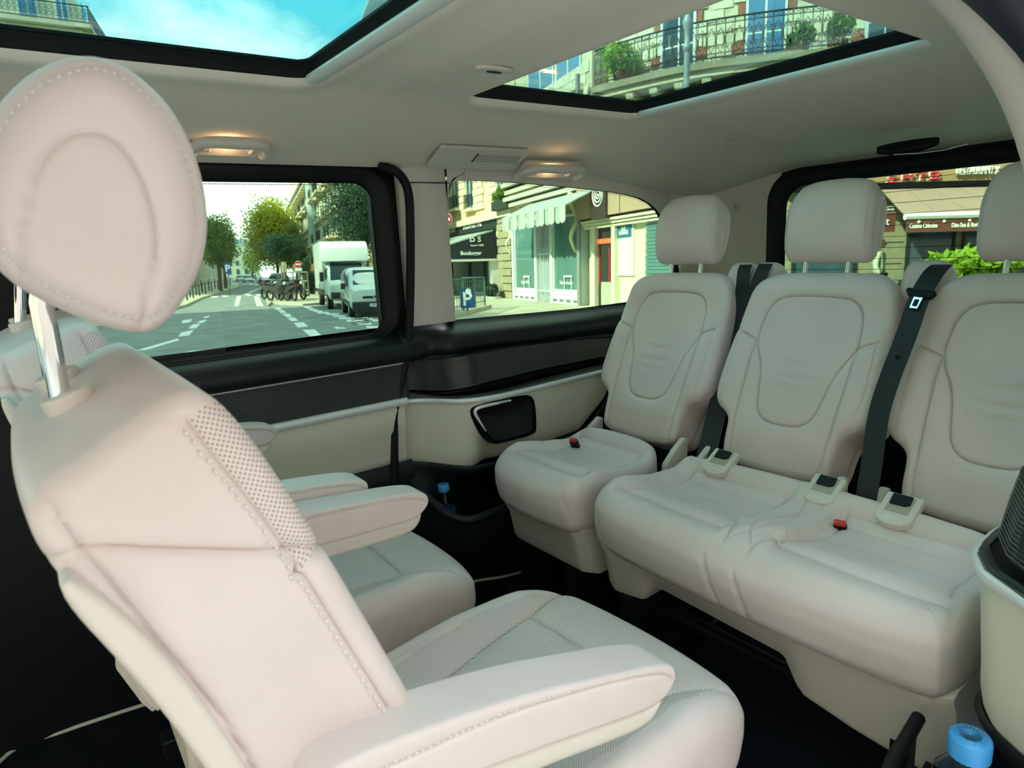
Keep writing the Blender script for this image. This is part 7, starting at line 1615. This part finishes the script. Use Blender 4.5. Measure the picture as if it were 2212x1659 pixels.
# ---- the passer-by in a pale green jacket
def person(p, rot, label):
    r = out_thing('person', p, label, 'person', rot)
    def skin(name, verts, edges, rad, m, sub=2, parent=r):
        me = bpy.data.meshes.new(name); me.from_pydata(verts, edges, []); o = bpy.data.objects.new(name, me); link(o, parent); o.modifiers.new('skin', 'SKIN'); 
        for i, q in enumerate(me.skin_vertices[0].data): q.radius = (rad[i], rad[i]) if not isinstance(rad[i], tuple) else rad[i]; q.use_root = (i == 0)
        s_ = o.modifiers.new('sub', 'SUBSURF'); s_.levels = sub; s_.render_levels = sub; o.data.materials.append(m)
        dg = bpy.context.evaluated_depsgraph_get(); nm = bpy.data.meshes.new_from_object(o.evaluated_get(dg)); o.modifiers.clear(); o.data = nm; nm.polygons.foreach_set('use_smooth', np.ones(len(nm.polygons), bool)); return o
    SK = mat('skin', (.55, .33, .24), .5); JK = mat('pale_green_jacket', (.42, .50, .36), .8, var=.2, varscale=12); TR = mat('dark_trousers', (.03, .035, .04), .8)
    skin('body', [(0, 0, .95), (0, 0, 1.15), (0, .01, 1.38), (0, 0, 1.47), (0, -.02, 1.53), (.19, 0, 1.40), (.24, .03, 1.12), (.22, -.08, .90), (-.19, 0, 1.40), (-.24, .03, 1.12), (-.22, -.08, .90), (.10, 0, .88), (.11, -.06, .48), (.11, .02, .08), (-.10, 0, .88), (-.11, .10, .48), (-.11, .20, .10), (.11, -.12, .05), (-.11, .08, .05)], [(0, 1), (1, 2), (2, 3), (3, 4), (2, 5), (5, 6), (6, 7), (2, 8), (8, 9), (9, 10), (0, 11), (11, 12), (12, 13), (0, 14), (14, 15), (15, 16), (13, 17), (16, 18)], [(.15, .11), (.14, .10), (.15, .10), .06, .055, .065, .05, .038, .065, .05, .038, .085, .06, .045, .085, .06, .045, .04, .04], SK)
    skin('jacket', [(0, 0, .86), (0, 0, 1.15), (0, .01, 1.40), (.20, 0, 1.41), (.25, .03, 1.12), (.225, -.08, .92), (-.20, 0, 1.41), (-.25, .03, 1.12), (-.225, -.08, .92), (0, .01, 1.49)], [(0, 1), (1, 2), (2, 3), (3, 4), (4, 5), (2, 6), (6, 7), (7, 8), (2, 9)], [(.20, .15), (.18, .14), (.18, .13), .09, .07, .055, .09, .07, .055, .075], JK)
    skin('trousers', [(0, 0, .92), (.10, 0, .86), (.11, -.06, .48), (.11, .02, .10), (-.10, 0, .86), (-.11, .10, .48), (-.11, .20, .12)], [(0, 1), (1, 2), (2, 3), (0, 4), (4, 5), (5, 6)], [(.17, .13), .105, .08, .065, .105, .08, .065], TR)
    hb = MB(); hb.sphere((0, -.02, 1.66), (.078, .098, .118), 18, 12); hb.sphere((0, -.125, 1.645), (.016, .022, .022)); 
    for sx in (-1, 1): hb.sphere((sx * .080, .0, 1.655), (.012, .022, .032))
    hb.build('head', SK, r, True)
    for sx in (-1, 1): MB().sphere((sx * .032, -.104, 1.675), (.012, .008, .008)).build('eye', WHITE_INK, r, True)
    MB().sphere((0, -.112, 1.605), (.026, .008, .007)).build('mouth', mat('lip', (.45, .18, .15), .5), r, True); MB().sphere((0, .018, 1.695), (.088, .098, .098), 18, 10).build('hair', mat('dark_hair', (.05, .04, .03), .7), r, True)
    for sx in (-1, 1):
        MB().box((sx * .11, -.12 if sx > 0 else .08, .04), (.09, .25, .08)).build('shoe', DARK_TRIM, r, bevel=.025)
        h = skin('hand', [(sx * .222, -.09, .90), (sx * .222, -.11, .83)] + [(sx * (.205 + .012 * k), -.13 + .012 * k, .775 - (.01 if k in (1, 2) else 0)) for k in range(4)] + [(sx * .20, -.14, .85)], [(0, 1)] + [(1, 2 + k) for k in range(4)] + [(0, 6)], [.026, .024, .009, .009, .009, .008, .010], SK, 1)
    return r
c = D(1900, 560, 16.2); person((c[0], c[1], D(1905, 516, 16.2)[2] - 1.78), face_cam(c, 1.35), 'person in a pale green jacket walking past, half hidden by the headrest')
for k, (px, py, jc, lab) in enumerate(((563, 606, None, 'distant person on a scooter in the middle of the street'),)):
    p = G(px, py + 6); motorcycle((p[0], p[1], 0), face_cam(p, .1), 'distant scooter ridden towards the camera in the street', s=1.0)
